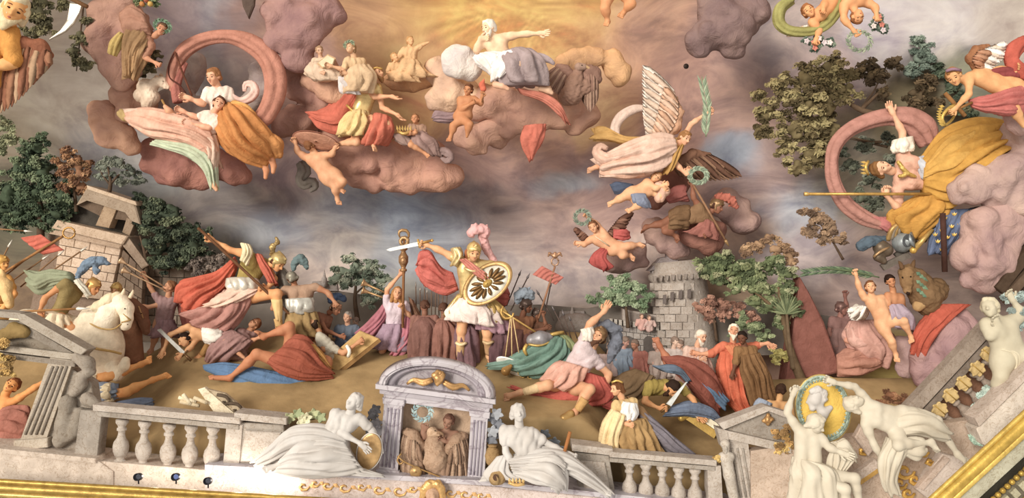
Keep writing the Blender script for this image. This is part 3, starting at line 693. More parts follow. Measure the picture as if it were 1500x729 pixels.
# central arched niche
at(11.05)
t = thing('arched_niche', 'arched stone niche framing the eagle and winged boy', 'niche', (635, 700, 0))
def arc(r, n=16):
    a, b = np.array((555, 562.)), np.array((723, 583.)); m = (a+b)/2; e = (b-a)/2; up = np.array((.12, -1))*43
    return [tuple(m+e*math.cos(th)*r*-1+up*math.sin(th)*r) for th in np.linspace(0, math.pi, n)]
o1, o2 = arc(1.0), arc(.86)
sheet(t, 'arch_moulding', MB, [(x, y, 16) for x, y in o1], [(x, y, 12) for x, y in o2], 5, 2, 2, 16)
sheet(t, 'arch_moulding', 'marble:b8aeba', [(x, y, 8) for x, y in arc(.86)], [(x, y, 5) for x, y in arc(.72)], 3, 1, 1, 12)
slab(t, 'tympanum', 'marble:bdb4bd', [(x, y) for x, y in arc(.9)], 10, 0)
beam(t, 'cornice', MB, (550, 562), (726, 585), 7, 26, 16); beam(t, 'cornice', 'marble:b9b0ba', (556, 570), (722, 592), 6, 20, 10)
slab(t, 'lintel', MB, '562,576 718,597 716,606 562,586', 18, 5, inset=1)
for q, nm in (('563,584 590,588 582,700 554,696', 0), ('690,602 715,606 709,712 684,708', 1)):
    slab(t, 'pilaster', MB, q, 20, 6, inset=1.2); p = nums(q)
    for i in range(4):
        u = .2+.2*i; a = [p[0][j]*(1-u)+p[1][j]*u for j in (0, 1)]; b = [p[3][j]*(1-u)+p[2][j]*u for j in (0, 1)]
        rod(t, 'flute', 'marble:aaa0b0', [(a[0], a[1]+12, 7), (b[0], b[1]-14, 7)], 1.5, 6)
    slab(t, 'pilaster_base', MB, [(p[3][0]-3, p[3][1]-10), (p[2][0]+3, p[2][1]-10), (p[2][0]+4, p[2][1]+3), (p[3][0]-4, p[3][1]+3)], 24, 9, inset=1)
    slab(t, 'capital', MB, [(p[0][0]-3, p[0][1]-2), (p[1][0]+3, p[1][1]-2), (p[1][0]+2, p[1][1]+7), (p[0][0]-2, p[0][1]+7)], 22, 9, inset=1)
slab(t, 'back_panel', 'b89a80', '586,582 694,598 690,712 578,702', 4, -22)
blob(t, 'gilt_cartouche', 'gold:b88a50', '642,553,14,7 636,549,15,5 | 648,549,15,5 642,560,14,5 | 642,545,14,4', 1, 2, 'fur', 1.2)
rope(t, 'gilt_garland', 'gold:b88a50', '634,556,10 620,560,10 606,556,10 596,562,10', [4, 5, 3, 1.5], 8, 4, .25); rope(t, 'gilt_garland', 'gold:b88a50', '650,558,10 664,566,10 678,564,10 688,572,10', [4, 5, 3, 1.5], 8, 4, .25)
# broken gable, left
at(11.15)
t = thing('broken_gable', 'weathered grey gable fragment with fluted pilaster in the corner', 'ruin', (60, 655, 0))
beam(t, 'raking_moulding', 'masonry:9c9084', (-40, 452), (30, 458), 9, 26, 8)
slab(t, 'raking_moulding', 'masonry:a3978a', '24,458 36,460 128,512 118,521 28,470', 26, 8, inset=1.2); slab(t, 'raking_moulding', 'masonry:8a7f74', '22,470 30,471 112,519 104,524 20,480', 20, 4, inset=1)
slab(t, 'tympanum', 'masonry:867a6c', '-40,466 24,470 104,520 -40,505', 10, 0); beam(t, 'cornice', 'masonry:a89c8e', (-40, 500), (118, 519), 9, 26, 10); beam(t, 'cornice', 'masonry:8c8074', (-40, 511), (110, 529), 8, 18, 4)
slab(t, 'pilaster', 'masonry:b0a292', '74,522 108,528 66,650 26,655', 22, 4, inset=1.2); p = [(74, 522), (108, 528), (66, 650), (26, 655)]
for i in range(4):
    u = .2+.2*i; rod(t, 'flute', 'masonry:877b70', [(p[0][0]*(1-u)+p[1][0]*u-3, p[0][1]+14, 5), (p[3][0]*(1-u)+p[2][0]*u+3, 636, 5)], 2.2, 6)
beam(t, 'pilaster_base', 'masonry:b8aa9a', (20, 645), (70, 641), 14, 26, 10)
blob(t, 'scroll_bracket', 'masonry:968a7e', '112,522,6,7 128,530,6,9 132,544,4,6 120,552,4,8 | 120,560,4,9 108,575,2,8 | 140,590,3,8 128,584,4,9', 1.6, 4, 'bill', .5)
slab(t, 'rubble_wall', 'masonry:9a8e82', '106,540 134,560 140,600 112,668 66,656', 20, -2, inset=2); blob(t, 'lichen_clump', '8a6f3c', '20,482,6,10 35,486,6,7 8,488,6,9', 1.6, 3, 'bill', .5)
blob(t, 'rubble', 'masonry:8f8478', '100,590,3,12 95,620,3,13 88,645,3,10 112,630,3,11 118,605,3,10', 2, 5, 'bill', .7)
t = thing('flower_tuft', 'yellow tuft of flowers growing over the grey gable at the edge', 'plant', (8, 560, 20)); foliage(t, ['c9992e', 'e0b848', '8f6a24'], '8,525,20,16 2,505,20,12 10,545,20,11', 3.2, 1.6, 'petals')
# gable at right with herm
t = thing('broken_gable', 'pale stone gable with round gilt rosette and pilaster behind the medallion', 'ruin', (1100, 725, 0))
slab(t, 'tympanum', ST2, '1060,628 1124,600 1156,610 1160,660 1066,640', 14, 0); slab(t, 'raking_moulding', ST, '1052,620 1122,594 1128,601 1060,629', 24, 8, inset=1); slab(t, 'raking_moulding', ST, '1122,594 1160,606 1158,614 1126,602', 24, 8, inset=1)
slab(t, 'cornice', ST, '1056,628 1160,652 1160,664 1054,640', 24, 9, inset=1.2); slab(t, 'pilaster', ST, '1062,640 1096,648 1108,735 1078,735', 22, 3, inset=1.2)
for i in range(3): rod(t, 'flute', ST2, [(1072+i*8, 656, 4), (1086+i*7, 728, 4)], 1.8, 6)
blob(t, 'rosette', 'gold:b98a50', '1125,614,6,6 | 1119,616,6,3 | 1131,614,6,3 | 1125,608,6,3 | 1125,620,6,3', 1, 2, 'fur')
slab(t, 'bracket', ST, '1050,626 1066,632 1070,660 1058,655', 22, 10, inset=2)
t = thing('herm', 'slender white stone herm figure against the right pilaster', 'statue', (1070, 735, 12)); blob(t, 'bust', 'stone:d8ccc0', '1062,650,16,7 1064,660,14,4 | 1058,668,12,6 1070,668,12,6 | 1064,672,14,9 1068,695,12,8 1076,735,10,7', 1.2, 4); blob(t, 'beard', 'stone:c8bcb0', '1062,655,20,4 1062,662,18,3', 1, 2, 'fur')
t = thing('flower_tuft', 'small yellow flower at the foot of the right gable', 'plant', (1053, 680, 14)); foliage(t, ['d9b040', 'c09030'], '1053,672,14,8', 3, 1.6, 'petals')
t = thing('flower_tuft', 'yellow bush growing between the right gable and the medallion', 'plant', (1148, 675, 8)); foliage(t, ['d2aa3c', 'b8862c', '8a6428'], '1146,635,8,13 1150,655,8,14 1140,650,8,9', 3.4, 1.6, 'petals')
# low ornamented wall at the right
at(10.9)
o = slab(None, 'wall_right', 'stone:d8bda8', '1100,660 1240,640 1440,612 1452,640 1370,735 1365,800 1100,800', 20, -20); struct(o)
slab(o, 'cornice_block', 'stone:ecd8cc', '1380,664 1404,670 1430,690 1380,745 1342,716', 14, -2, inset=2); slab(o, 'cornice_block', 'stone:e0c6b6', '1384,668 1392,672 1352,718 1344,714', 10, 4, inset=1)
slab(o, 'string_course', 'stone:e2cdbf', '1244,700 1282,672 1290,682 1250,712', 10, 0, inset=1.5); slab(o, 'gilt_band', 'gold:d0a048', '1250,710 1288,684 1290,690 1252,716', 8, 1)
slab(o, 'string_course', 'stone:d9c0b0', '1252,640 1262,622 1282,655 1272,668', 10, 0, inset=2)
for x, y, s in ((1325, 690, 15), (1340, 702, 10), (1318, 708, 11), (1352, 662, 9), (1265, 660, 8), (1330, 722, 10), (1362, 676, 7)):
    rope(o, 'gilt_scroll', 'gold:d6a33a', [(x+s*math.cos(q)*(1-q/9), y+s*.8*math.sin(q)*(1-q/9), -8) for q in np.linspace(0, 7, 14)], [2, 3.5, 3, 1.5], 6)
at(10.6)
o = slab(None, 'ledge_right', 'stone:ecdccd', '1430,628 1520,538 1570,530 1570,610 1470,668 1440,650', 30, 0, inset=2); struct(o)
slab(o, 'ledge_moulding', 'stone:d8c4b6', '1428,612 1515,528 1520,538 1434,624', 30, 6, inset=1.5)
# leaning balustrade at right
at(11.3)
t = thing('balustrade', 'leaning stone balustrade with yellow leaves below the white child', 'balustrade', (1400, 640, 0))
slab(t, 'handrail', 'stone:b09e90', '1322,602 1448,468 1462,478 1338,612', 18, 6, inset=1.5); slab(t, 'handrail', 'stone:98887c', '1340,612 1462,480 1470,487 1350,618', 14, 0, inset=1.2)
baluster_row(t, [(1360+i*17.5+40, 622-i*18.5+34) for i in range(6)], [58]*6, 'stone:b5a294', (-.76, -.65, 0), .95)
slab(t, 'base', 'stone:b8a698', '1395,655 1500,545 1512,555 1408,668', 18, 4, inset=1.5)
slab(t, 'shadow_wall', '8a6048', '1340,615 1465,485 1505,545 1400,655', 4, -26)  # added brown plane, the background colour between the balusters
for x, y in ((1377, 600), (1393, 579), (1412, 561), (1432, 540), (1448, 518)):  # added discs standing for the yellow background seen between the balusters
    q = thing('yellow_patch', ['broad yellow leaf growing through the leaning balustrade nearest the reclining statue', 'second broad yellow leaf up the leaning balustrade', 'middle broad yellow leaf on the leaning balustrade', 'fourth broad yellow leaf up the leaning balustrade', 'uppermost yellow leaf on the leaning balustrade near the white child'][int((x-1370)/18) if x < 1440 else 4], 'leaf', (x, y+10, 8), 'leaves of the leaning balustrade')
    slab(q, 'blade', 'leaf:c2a052', [(x+(11.5+1.6*math.sin(7*i*.2618))*math.cos(i*.2618), y+(11+1.6*math.sin(7*i*.2618+x))*math.sin(i*.2618), 8+1.2*math.sin(7*i*.2618)) for i in range(24)], 1.5, 0, inset=1.5); rod(q, 'vein', 'b08a34', [(x-8, y-7, 10.5), (x+8, y+7, 10.5)], .8, 5)
# gilded cornices
at(10.35)
def cornice(num, a, b, rows):
    A, B = np.array(a, float), np.array(b, float); d = (B-A)/np.linalg.norm(B-A); nrm = np.array((-d[1], d[0])); first = None
    for nm, off, r, col, fr, kind in rows:
        p, q = A+nrm*off, B+nrm*off
        if kind == 'rope': o = rope(first, nm, col, [(p[0], p[1], fr), ((p[0]+q[0])/2, (p[1]+q[1])/2, fr), (q[0], q[1], fr)], r, 14, nu=24)
        elif kind == 'flat':
            o = slab(first, nm, col, [(p[0], p[1], fr), (q[0], q[1], fr), (q[0]+nrm[0]*r, q[1]+nrm[1]*r, fr), (p[0]+nrm[0]*r, p[1]+nrm[1]*r, fr)], 10, 0)
        else:
            step = r*(2.1 if kind == 'bead' else 2.0); L = np.linalg.norm(B-A); n = int(L/step)
            for i in range(n):
                c = p+d*step*(i+.5)
                if kind == 'bead': lathe(first, nm, col, (c[0], c[1], fr), [(r*.1, -r*.95), (r*.7, -r*.75), (r, 0), (r*.7, r*.75), (r*.1, r*.95)], 10, (d[0], d[1], 0))
                else:
                    w = d*step*.33; hh = nrm*r*1.6
                    slab(first, nm, col, [tuple(c-w)+(fr,), tuple(c+w)+(fr,), tuple(c+w+hh)+(fr,), tuple(c-w+hh)+(fr,)], 8, 0, inset=.8)
            continue
        if first is None: first = o; o.name = 'trim_%d' % num; struct(o)
cornice(4, (-80, 700), (560, 737), [('fillet', 0, 4, 'gold:a8842e', 6, 'rope'), ('cavetto', 9, 8, 'gold:9a7a2c', 4, 'rope'), ('bead_row', 19, 4.5, 'gold:b5964a', 8, 'rope'), ('beads', 26, 2.2, 'gold:a8842e', 9, 'bead'), ('white_band', 28, 24, 'stone:dcd8cc', 0, 'flat'), ('dark_band', 50, 40, '3a3830', 4, 'flat')])
at(9.4)
cornice(5, (1335, 757), (1560, 550), [('fillet', 0, 4, 'gold:c8a43c', 6, 'rope'), ('cavetto', 11, 9, 'gold:bf9a2e', 6, 'rope'), ('torus', 22, 5, 'gold:d2ae44', 9, 'rope'), ('white_band', 26, 24, 'stone:c9c4ac', 2, 'flat'), ('dark_band', 48, 10, '2c2820', 4, 'flat'), ('beads', 62, 4.4, 'gold:b08c28', 9, 'bead'), ('dentil_ground', 66, 30, '6a6152', 4, 'flat'),
    ('dentil', 72, 8, 'stone:c4bc9c', 10, 'dentil'), ('fillet', 94, 4, 'gold:b8922e', 8, 'rope'), ('soffit', 98, 160, 'stone:b3a88c', 0, 'flat'), ('fillet', 132, 3, 'gold:a8862a', 6, 'rope')])
# the three small spotlights and their lamps
at(10.3)
for i, (x, y) in enumerate(((203, 698), (258, 698), (305, 704))):
    t = thing('spotlight', ['small black spotlight on the gilt ledge under the balustrade, nearest the corner', 'small spotlight with a blue lens, middle of three on the gilt ledge', 'small black spotlight nearest the bright glare on the gilt ledge'][i], 'spotlight', (x, y+8, 14), 'spotlights on the cornice')
    lathe(t, 'housing', 'metal:2a2a32', (x, y, 8), [(3, -4), (5.5, -3), (5.5, 6), (4.6, 7), (4.4, 5)], 18, (0, -.2, 1)); disc(t, 'lens', 'metal:5a6aa0' if i == 1 else 'metal:40424e', (x, y, 14), 3.8, 3.8, 0, 1); rod(t, 'bracket', 'metal:2a2a32', [(x, y+3, 9), (x, y+10, 6)], 1.2)
for x, y, e in ((228, 692, 9), (285, 696, 9), (350, 694, 20), (400, 697, 28)):
    l = bpy.data.lights.new('spotlight_lamp', 'POINT'); ob = bpy.data.objects.new('spotlight_lamp', l); COL.objects.link(ob); ob.location = V3(x, y+1, 10.62); l.energy = e*.46; l.shadow_soft_size = .03; l.color = (1, .93, .82)
# ---------------------------------------------------------------- white stone figures on the ledge
W = 'plaster:c2bcb9'; W2 = 'plaster:c6bba8'
kw = dict(name='statue', cat='statue', eyes=False)
at(10.75)
r = person('white stone woman reclining on the ledge with her hand on an ochre disk', 27, 'hd:519,588,14 nk:514,604,8 sa:491,606,6 sb:528,614,8 ea:500,634,18 wa:528,649,22 ga:540,660,22 eb:545,630,4 wb:552,648,2 pv:476,650,4 ha:474,640,6 hb:478,662,8 ka:425,640,14 aa:398,668,8 ta:388,684,12 kb:430,668,20 ab:400,684,14 tb:386,690,18',
  (-.38, -.3, .9), W, W, top=W, sleeve=.6, hlen=.1, female=True, curl=(.2, .5), **kw)
tube(r, 'robe', W, '508,634,4 470,622,6 430,626,6 405,645,4 380,668,2', '514,672,8 472,662,10 430,662,10 400,676,8 374,686,6', [16, 22, 24, 18, 10], 8, .14); tube(r, 'robe', W, '508,650,14 474,642,22 442,648,26 418,668,20', '530,692,12 482,697,20 440,695,22 405,690,16', [16, 24, 24, 14], 8, .15)
sheet(r, 'robe_fold', W, '505,648,26 470,640,32 435,652,32 410,672,22', '535,690,18 500,690,30 455,688,34 415,690,24', 6, 5, 4)
tube(r, 'robe_end', W, '510,675,12 530,685,12 560,694,10', '500,694,16 530,697,16 562,699,12', [10, 9, 3], 6, .2)
t = thing('disk', 'ochre disk with a scalloped rim leaning beside the arched niche', 'disk', (540, 690, 6)); disc(t, 'plate', 'gold:c9a066', (541, 661, 8), 17, 27, 14, 4, -6, 30); disc(t, 'rim', W, (541, 661, 6), 19, 29, 14, 3, -6, 30, hole=.9)
r = person('white stone woman seated on the ledge with a jar under her hand and a rod', 27, 'hd:759,604,10 nk:760,622,4 sa:738,630,6 sb:780,634,4 ea:741,662,12 wa:756,688,20 ga:763,700,22 eb:806,652,2 wb:832,664,8 ga:762,700,22 pv:775,672,2 ha:770,674,8 hb:792,672,4 ka:812,680,26 aa:822,708,20 ta:806,714,24 kb:838,678,16 ab:880,715,10 tb:896,722,14',
  (.15, -.25, 1), W, W, top=W, sleeve=.55, hlen=.1, female=True, curl=(.15, 1.1), **kw)
tube(r, 'robe', W, '752,666,4 790,655,6 828,660,6 855,680,6 892,715,4', '758,690,8 796,686,10 830,692,12 858,708,12 890,727,8', [16, 22, 24, 20, 8], 8, .14); tube(r, 'robe', W, '758,674,14 790,664,22 814,666,28 828,686,26 830,712,16', '752,694,16 780,704,22 800,708,26 812,714,24 818,718,16', [14, 22, 26, 18, 8], 8, .15)
sheet(r, 'robe_fold', W, '745,672,24 775,666,28 810,664,34 830,680,36', '752,694,28 790,700,34 815,704,38 822,708,34', 6, 6, 3.5); tube(r, 'cloak_end', W, '728,668,0 712,690,4 708,703,6', '748,664,4 746,690,10 770,702,14', [8, 10, 6], 7, .18)
t = thing('urn', 'ochre jar lying on the ledge under the seated statue\'s hand', 'jar', (728, 712, 18)); lathe(t, 'body', 'stone:c9a26a', (730, 698, 10), [(2, -14), (9, -10), (12, 0), (10, 8), (6, 11), (8, 14)], 20, (-.5, .1, 1)); disc(t, 'mouth', '5a4030', (726, 699, 24), 4, 5, 0, 1)
t = thing('urn', 'ochre round vessel standing between the niche and the seated statue', 'jar', (722, 690, -4)); lathe(t, 'body', 'stone:b8925c', (722, 683, -8), [(5, 0), (10, 6), (12, 16), (9, 26), (6, 29), (8, 32)], 20); lathe(t, 'neck_ring', 'stone:9a7848', (722, 655, -8), [(6, 0), (7, 1.5), (6, 3)], 16)
t = thing('rod', 'brown rod held by the seated stone woman', 'rod', (826, 667, 12)); rod(t, 'shaft', 'wood:a8682e', '835,632,12 825,669,14', 2.6)
t = thing('crown', 'small gilt crown lying by the seated statue\'s hand', 'crown', (757, 712, 26)); rope(t, 'band', 'gold:d2a860', '745,706,26 756,710,28 768,708,26', 2.6, 8)
for i in range(5): leaf1(t, 'gold:d8b068', (747+i*5, 708, 28), (746+i*5, 699, 27), 2.2, 'point')
# medallion
at(10.7)
t = thing('medallion', 'oval yellow medallion with a white profile head in a green laurel ring', 'medallion', (1210, 648, 4))
disc(t, 'frame', 'gold:c0a050', (1206, 598, 4), 41, 51, -14, 7, 0, 40); disc(t, 'ground', 'd9b23a', (1206, 598, 6), 33, 42, -14, 3, 0, 36); disc(t, 'laurel_ring', 'a6b4a6', (1206, 598, 7), 39.5, 49, -14, 4, 0, 40, hole=.80)
ca, sa_ = math.cos(math.radians(-14)), math.sin(math.radians(-14))
for i in range(44):
    q = 6.283*i/44
    for s in (.87, .94):
        f = lambda a_, s=s: (1206+39*s*math.cos(a_)*ca-49*s*math.sin(a_)*sa_, 598+39*s*math.cos(a_)*sa_+49*s*math.sin(a_)*ca, 10)
        leaf1(t, ['a4b8aa', '8c9f92', '7c9084'][(i+int(s*50)) % 3], f(q), f(q+.16), 2)
    lathe(t, 'bead', 'gold:e0b840', (1206+32*math.cos(q)*ca-41*math.sin(q)*sa_, 598+32*math.cos(q)*sa_+41*math.sin(q)*ca, 8), [(.3, -1.4), (1.4, 0), (.3, 1.4)], 8)
b_ = blob(t, 'profile_head', W, '1193,585,9,10 1196,577,9,9 | 1186,586,10,3 1182,589,9,1.8 | 1187,592,10,3 1190,597,10,5 | 1198,592,8,7 1206,606,8,6 1203,613,8,7 | 1206,604,8,8 1216,597,7,4 | 1206,577,9,6 1203,586,9,6', .9, 3)
blob(t, 'profile_hair', W, '1190,573,12,5 1198,571,12,6 1206,575,12,5 1207,584,12,5', .9, 2, 'fur', .8)
at(10.45)
r = person('pale stone nude seen from behind reaching up to hold the medallion', 28, 'hd:1195,620,20 nk:1187,630,12 sa:1166,624,8 sb:1202,640,12 ea:1153,604,10 wa:1161,578,10 ga:1166,568,12 eb:1214,655,18 wb:1231,662,22 ga:1166,568,12 pv:1180,688,8 ha:1168,690,10 hb:1198,692,12 ka:1238,716,30 aa:1245,765,22 kb:1252,700,18 ab:1262,745,12', (.75, .45, .4), W2, W2, front=-1, hlen=.1, curl=(.7, .4), toes=False, **kw)
tube(r, 'loincloth', W2, '1162,668,6 1160,690,10 1160,735,8', '1200,676,14 1225,692,18 1230,735,10', [14, 22, 24], 8, .16); sheet(r, 'cloth_end', W2, '1208,648,12 1218,655,14 1212,672,14 1210,690,12', '1236,642,14 1246,655,16 1255,668,14 1240,690,12', 4, 5, 3)
tube(r, 'sleeve_cloth', W2, '1226,646,16 1240,644,16 1256,668,10', '1222,658,16 1236,662,16 1250,676,10', [6, 8, 4], 6, .2)
r = person('pale stone nude reclining to hold the medallion rim, her legs along the wall', 28, 'hd:1250,590,10 nk:1264,600,8 sa:1266,582,6 sb:1268,622,14 ea:1252,566,10 wa:1222,560,14 ga:1210,555,16 eb:1280,650,14 wb:1292,672,10 pv:1316,618,6 ha:1322,604,4 hb:1314,632,14 ka:1372,616,2 aa:1402,664,-2 ta:1418,678,2 kb:1316,652,34 ab:1362,648,26 tb:1376,662,28',
  (-.2, -.75, .6), W2, W2, up=(-1, -.25, 0), hlen=.15, female=True, curl=(.3, .4), **kw)
tube(r, 'drapery', W2, '1308,606,2 1335,598,4 1365,606,4 1384,622,0', '1312,640,18 1340,636,16 1362,640,10 1390,646,4', [14, 18, 16, 8], 7, .16)
tube(r, 'drapery', W2, '1300,640,16 1288,670,16 1290,700,12 1300,722,8', '1336,656,24 1322,672,18 1312,700,12 1318,724,8', [14, 12, 10, 5], 7, .2); tube(r, 'drapery', W2, '1320,664,20 1340,672,20 1350,664,16', '1322,640,22 1346,640,20 1352,648,16', [10, 14, 10], 5, .15)
# white child at right
at(10.9)
r = person('white stone child standing by the leaning balustrade with one arm raised', 31, 'hd:1450,450,6 nk:1458,464,2 sa:1445,474,8 sb:1482,470,2 ea:1450,492,14 wa:1462,478,18 ga:1458,468,20 eb:1498,462,0 wb:1484,440,4 ga:1458,468,20 pv:1478,522,4 ha:1468,524,6 hb:1492,520,2 ka:1466,552,16 aa:1458,584,6 ta:1446,592,12 kb:1512,520,14 ab:1508,562,8 tb:1498,570,12',
  (-.65, -.2, .6), 'plaster:beb49c', 'plaster:c9bda0', front=1, fat=1.25, hlen=0, **kw)
tube(r, 'sash', 'plaster:cfc4aa', '1462,512,14 1480,520,16 1482,545,14', '1470,508,16 1492,518,16 1492,548,14', [5, 6, 4], 5, .2)
t = thing('ivy', 'blue green ivy sprig above the white stone child', 'plant', (1490, 480, 0)); foliage(t, ['8a9c9a', '9cb0ac', '768684'], '1478,432,0,10 1490,455,0,12 1496,435,-4,12 1494,475,-2,9', 5, 1.3)
t = thing('ivy', 'pale turquoise ivy at the foot of the white stone child', 'plant', (1440, 600, 8)); foliage(t, ['b0c6bc', '9cb4aa'], '1442,578,8,9 1434,594,8,8 1448,570,6,7', 5, 1.4)
t = thing('ivy', 'pale turquoise leaf above the gilt cornice behind the stone nude\'s foot', 'plant', (1436, 655, 8)); foliage(t, ['b4d0bc', '98bca8'], '1436,632,10,12 1430,645,10,9', 5, 1.4)
# vine leaves by the statues
at(11.1)
def vine(label, cols, pts, sz=9):
    q = nums(pts); t = thing('vine', label, 'plant', (q[0][0], q[0][1]+10, 4))
    for i, (x, y) in enumerate(q):
        slab(t, 'leaf', 'leaf:'+cols[i % len(cols)], [(x+sz*(.86+.2*math.sin(5*j*.3142))*math.cos(j*.3142+i), y+sz*(.82+.18*math.sin(5*j*.3142))*math.sin(j*.3142+i), 4+(i % 3)*3+2*math.sin(5*j*.3142)) for j in range(20)], 1, 0, inset=1)
    rope(t, 'stem', '6a6248', [(x, y, 2) for x, y in q], .9, 6)
vine('green vine leaves along the pedestal behind the stone woman with the disk', ['a8ac78', '8f9a6a', 'c4bf98'], '424,612 437,606 449,612 460,606 470,611 443,617')
vine('grey vine leaves between the arched niche and the stone woman\'s shoulder', ['77757a', '68666c', '868288'], '536,618 546,608 552,620 541,628 550,600 556,630')
vine('blue grey vine leaves between the niche and the seated stone woman', ['868a98', '777b88', '969aa4'], '722,612 730,622 722,632 732,634 720,644 728,606', 10)
vine('blue grey vine leaves behind the seated stone woman\'s rod', ['7c828c', '8f9ca0', '6c727c'], '792,644 802,652 812,648 818,658 806,662 798,636', 9)
# eagle and boy in the niche
at(11.1)
r = person('brown stone boy behind the niche eagle lifting a laurel wreath', 21, 'hd:657,617,-2 nk:654,630,-4 sa:634,632,-4 sb:668,636,-4 ea:621,640,0 wa:619,622,2 eb:672,654,2 wb:652,646,8 ga:644,642,8 pv:652,672,-6', (-.25, .15, 1), 'skin:8f6a56', '6a4638', fat=1.15, cat='statue', name='statue', curl=(1, .7), hlen=0)
wreath('blue green laurel wreath held up in the niche by the brown boy', (619, 603, 4), 13, ('a4bcbe', '86a0a8'), 13, .95, 0)
t = thing('eagle', 'tan stone eagle with drooping wings perched in the niche', 'bird', (637, 700, 0))
blob(t, 'body', 'masonry:ab8b72', '634,640,6,8 636,652,6,14 638,672,6,19 642,694,2,12 | 634,632,8,7', 1.3, 5, 'fur', 1.1); blob(t, 'head', 'masonry:c4a284', '633,633,10,8 642,635,12,4', 1, 3); rope(t, 'beak', 'masonry:8a6a50', '641,633,14 648,635,15 650,640,14', [3, 2, .6], 8); rod(t, 'eye', '2c1c14', '637,630,17 638,631,17', 1)
t2 = t
FC = ['masonry:9c7c66', 'masonry:8e6f5a', 'masonry:ab8c74']
wg = blob(t, 'wing', 'masonry:a08068', '596,634,0,8 604,640,4,11 614,655,6,10', 1.4, 4, 'fur', 1.1); feathers(wg, FC, '590,636,4 600,640,9 612,652,12', '584,680,0 594,704,5 622,702,11', 14, 4); feathers(wg, FC, '592,636,9 602,640,14 612,650,16', '590,664,6 600,674,11 618,676,15', 8, 4)
wg = blob(t, 'wing', 'masonry:a08068', '678,640,0,8 670,646,4,11 660,658,6,10', 1.4, 4, 'fur', 1.1); feathers(wg, FC, '684,642,4 674,646,9 662,656,12', '690,690,0 680,708,5 654,704,11', 14, 4); feathers(wg, FC, '682,642,9 672,646,14 662,656,16', '686,668,6 676,680,11 658,680,15', 8, 4)
blob(t, 'leg', 'masonry:9a7a64', '632,684,12,6 630,698,12,3', 1.2, 2); blob(t, 'leg', 'masonry:9a7a64', '648,684,12,6 650,700,12,3', 1.2, 2)
t = thing('hand_scales', 'ochre hand scales lying in front of the niche eagle', 'scales', (608, 700, 24)); rod(t, 'beam', 'gold:a88048', '582,668,22 600,680,24 664,706,20', 1.2); disc(t, 'pan', 'gold:b08a54', (609, 691, 24), 9, 9, 0, 2, 0, 20, dome=4); rope(t, 'hook', 'gold:a88048', '588,664,22 582,672,22 586,680,22 592,674,22', 1.4, 6)
# ---------------------------------------------------------------- clouds
def cl(x, y, o, label, col, s, **k): sky(x, y, o); return cloud(label, col, s, **k)
cl(175, 50, .35, 'tall mauve cloud behind the figure crowned with leaves', 'b58d7c', '158,20,0,24 152,55,2,24 165,82,0,22 178,110,0,20 | 185,15,0,24 195,60,-4,26 188,95,-4,22')
cl(185, 140, .55, 'round rosy cloud under the white dog', 'c89c84', '186,138,8,25 190,160,4,20 | 210,150,0,18')
cl(165, 190, .6, 'pair of round peach clouds under the pink gown', 'd0a286', '155,170,10,24 168,192,10,24 | 188,205,12,16 196,218,8,10')
cl(265, 245, .5, 'dark rosy cloud under the green drapery', 'a97468', '232,238,6,24 270,250,8,24 300,262,6,17 | 225,222,0,18 290,240,0,20 | 345,255,-8,20 320,240,-8,22', ts=1.6)
cl(340, 150, .2, 'grey cloud inside the pink hoop of drapery', 'b3a6a2', '285,95,0,16 275,125,0,18 | 380,105,0,14 388,130,0,16 370,150,0,16 | 250,150,0,18 300,165,0,18')
cl(450, 45, .4, 'dark mauve cloud above the reading poet', 'a07c78', '425,55,0,32 455,35,4,30 480,15,0,26 | 410,20,0,26 440,10,0,24 | 438,85,-4,22', ts=2.6)
cl(455, 130, .35, 'soft mauve cloud left of the crowned kneeling man', 'b28878', '430,115,0,22 455,135,4,26 | 480,110,-4,22 475,160,0,22 | 420,180,0,20 450,175,0,22', ts=2)
cl(545, 235, .6, 'broad rosy cloud under the kneeling man and the child with a crown', 'bd8f7c', '480,190,0,16 500,205,8,20 | 505,228,14,23 535,232,18,25 562,228,14,22 590,240,8,22 | 610,222,2,18 640,225,4,16 | 575,258,6,24 605,262,4,20 638,262,2,22 665,262,0,16 | 520,255,6,18 550,262,0,18', ts=2.4)
cl(735, 165, .6, 'great rosy cloud under the bearded god', 'bd937e', '700,160,12,20 718,150,14,22 745,148,16,20 | 765,160,10,24 790,165,10,26 815,170,8,22 835,160,0,22 | 740,185,8,18 765,180,8,18 | 812,140,-4,22 838,135,-6,22 | 862,170,-8,18 845,182,-4,16', ts=2.2)
cl(690, 205, .7, 'round cloud the torch boy sits on', 'c49a84', '685,200,14,21 700,208,12,17 | 722,192,8,20 742,182,4,16 | 730,204,0,12', ts=1.8)
cl(668, 110, .3, 'pale glowing cloud left of the bearded god', 'd9b89a', '655,120,0,24 668,140,4,24 | 645,145,-4,20 690,140,4,18 | 640,105,-6,20', ts=1.8)
cl(672, 92, .6, 'pale blue globe shaped cloud under the god\'s elbow', 'dcd8d4', '672,92,10,23 | 690,98,10,16', ts=.5)
cl(860, 95, .2, 'yellow cloud bank behind the eagle', 'cfa474', '826,96,0,14 848,88,0,14 872,84,0,12 | 895,92,-8,16 908,108,-8,16', ts=1.6)
cl(1060, 35, .4, 'dark grey mauve cloud at the upper edge', '86706e', '1050,20,0,34 1075,40,4,30 1040,52,0,26 | 1020,65,-4,20 1095,15,0,28 | 1070,68,-4,18', ts=2.4)
cl(1020, 350, .6, 'dark maroon cloud under the flying soldier', '96685c', '1010,340,4,18 1035,352,6,18 1025,330,2,20 | 1050,340,0,14 1040,362,0,12 | 960,285,-8,22 985,270,-8,22', ts=1.8)
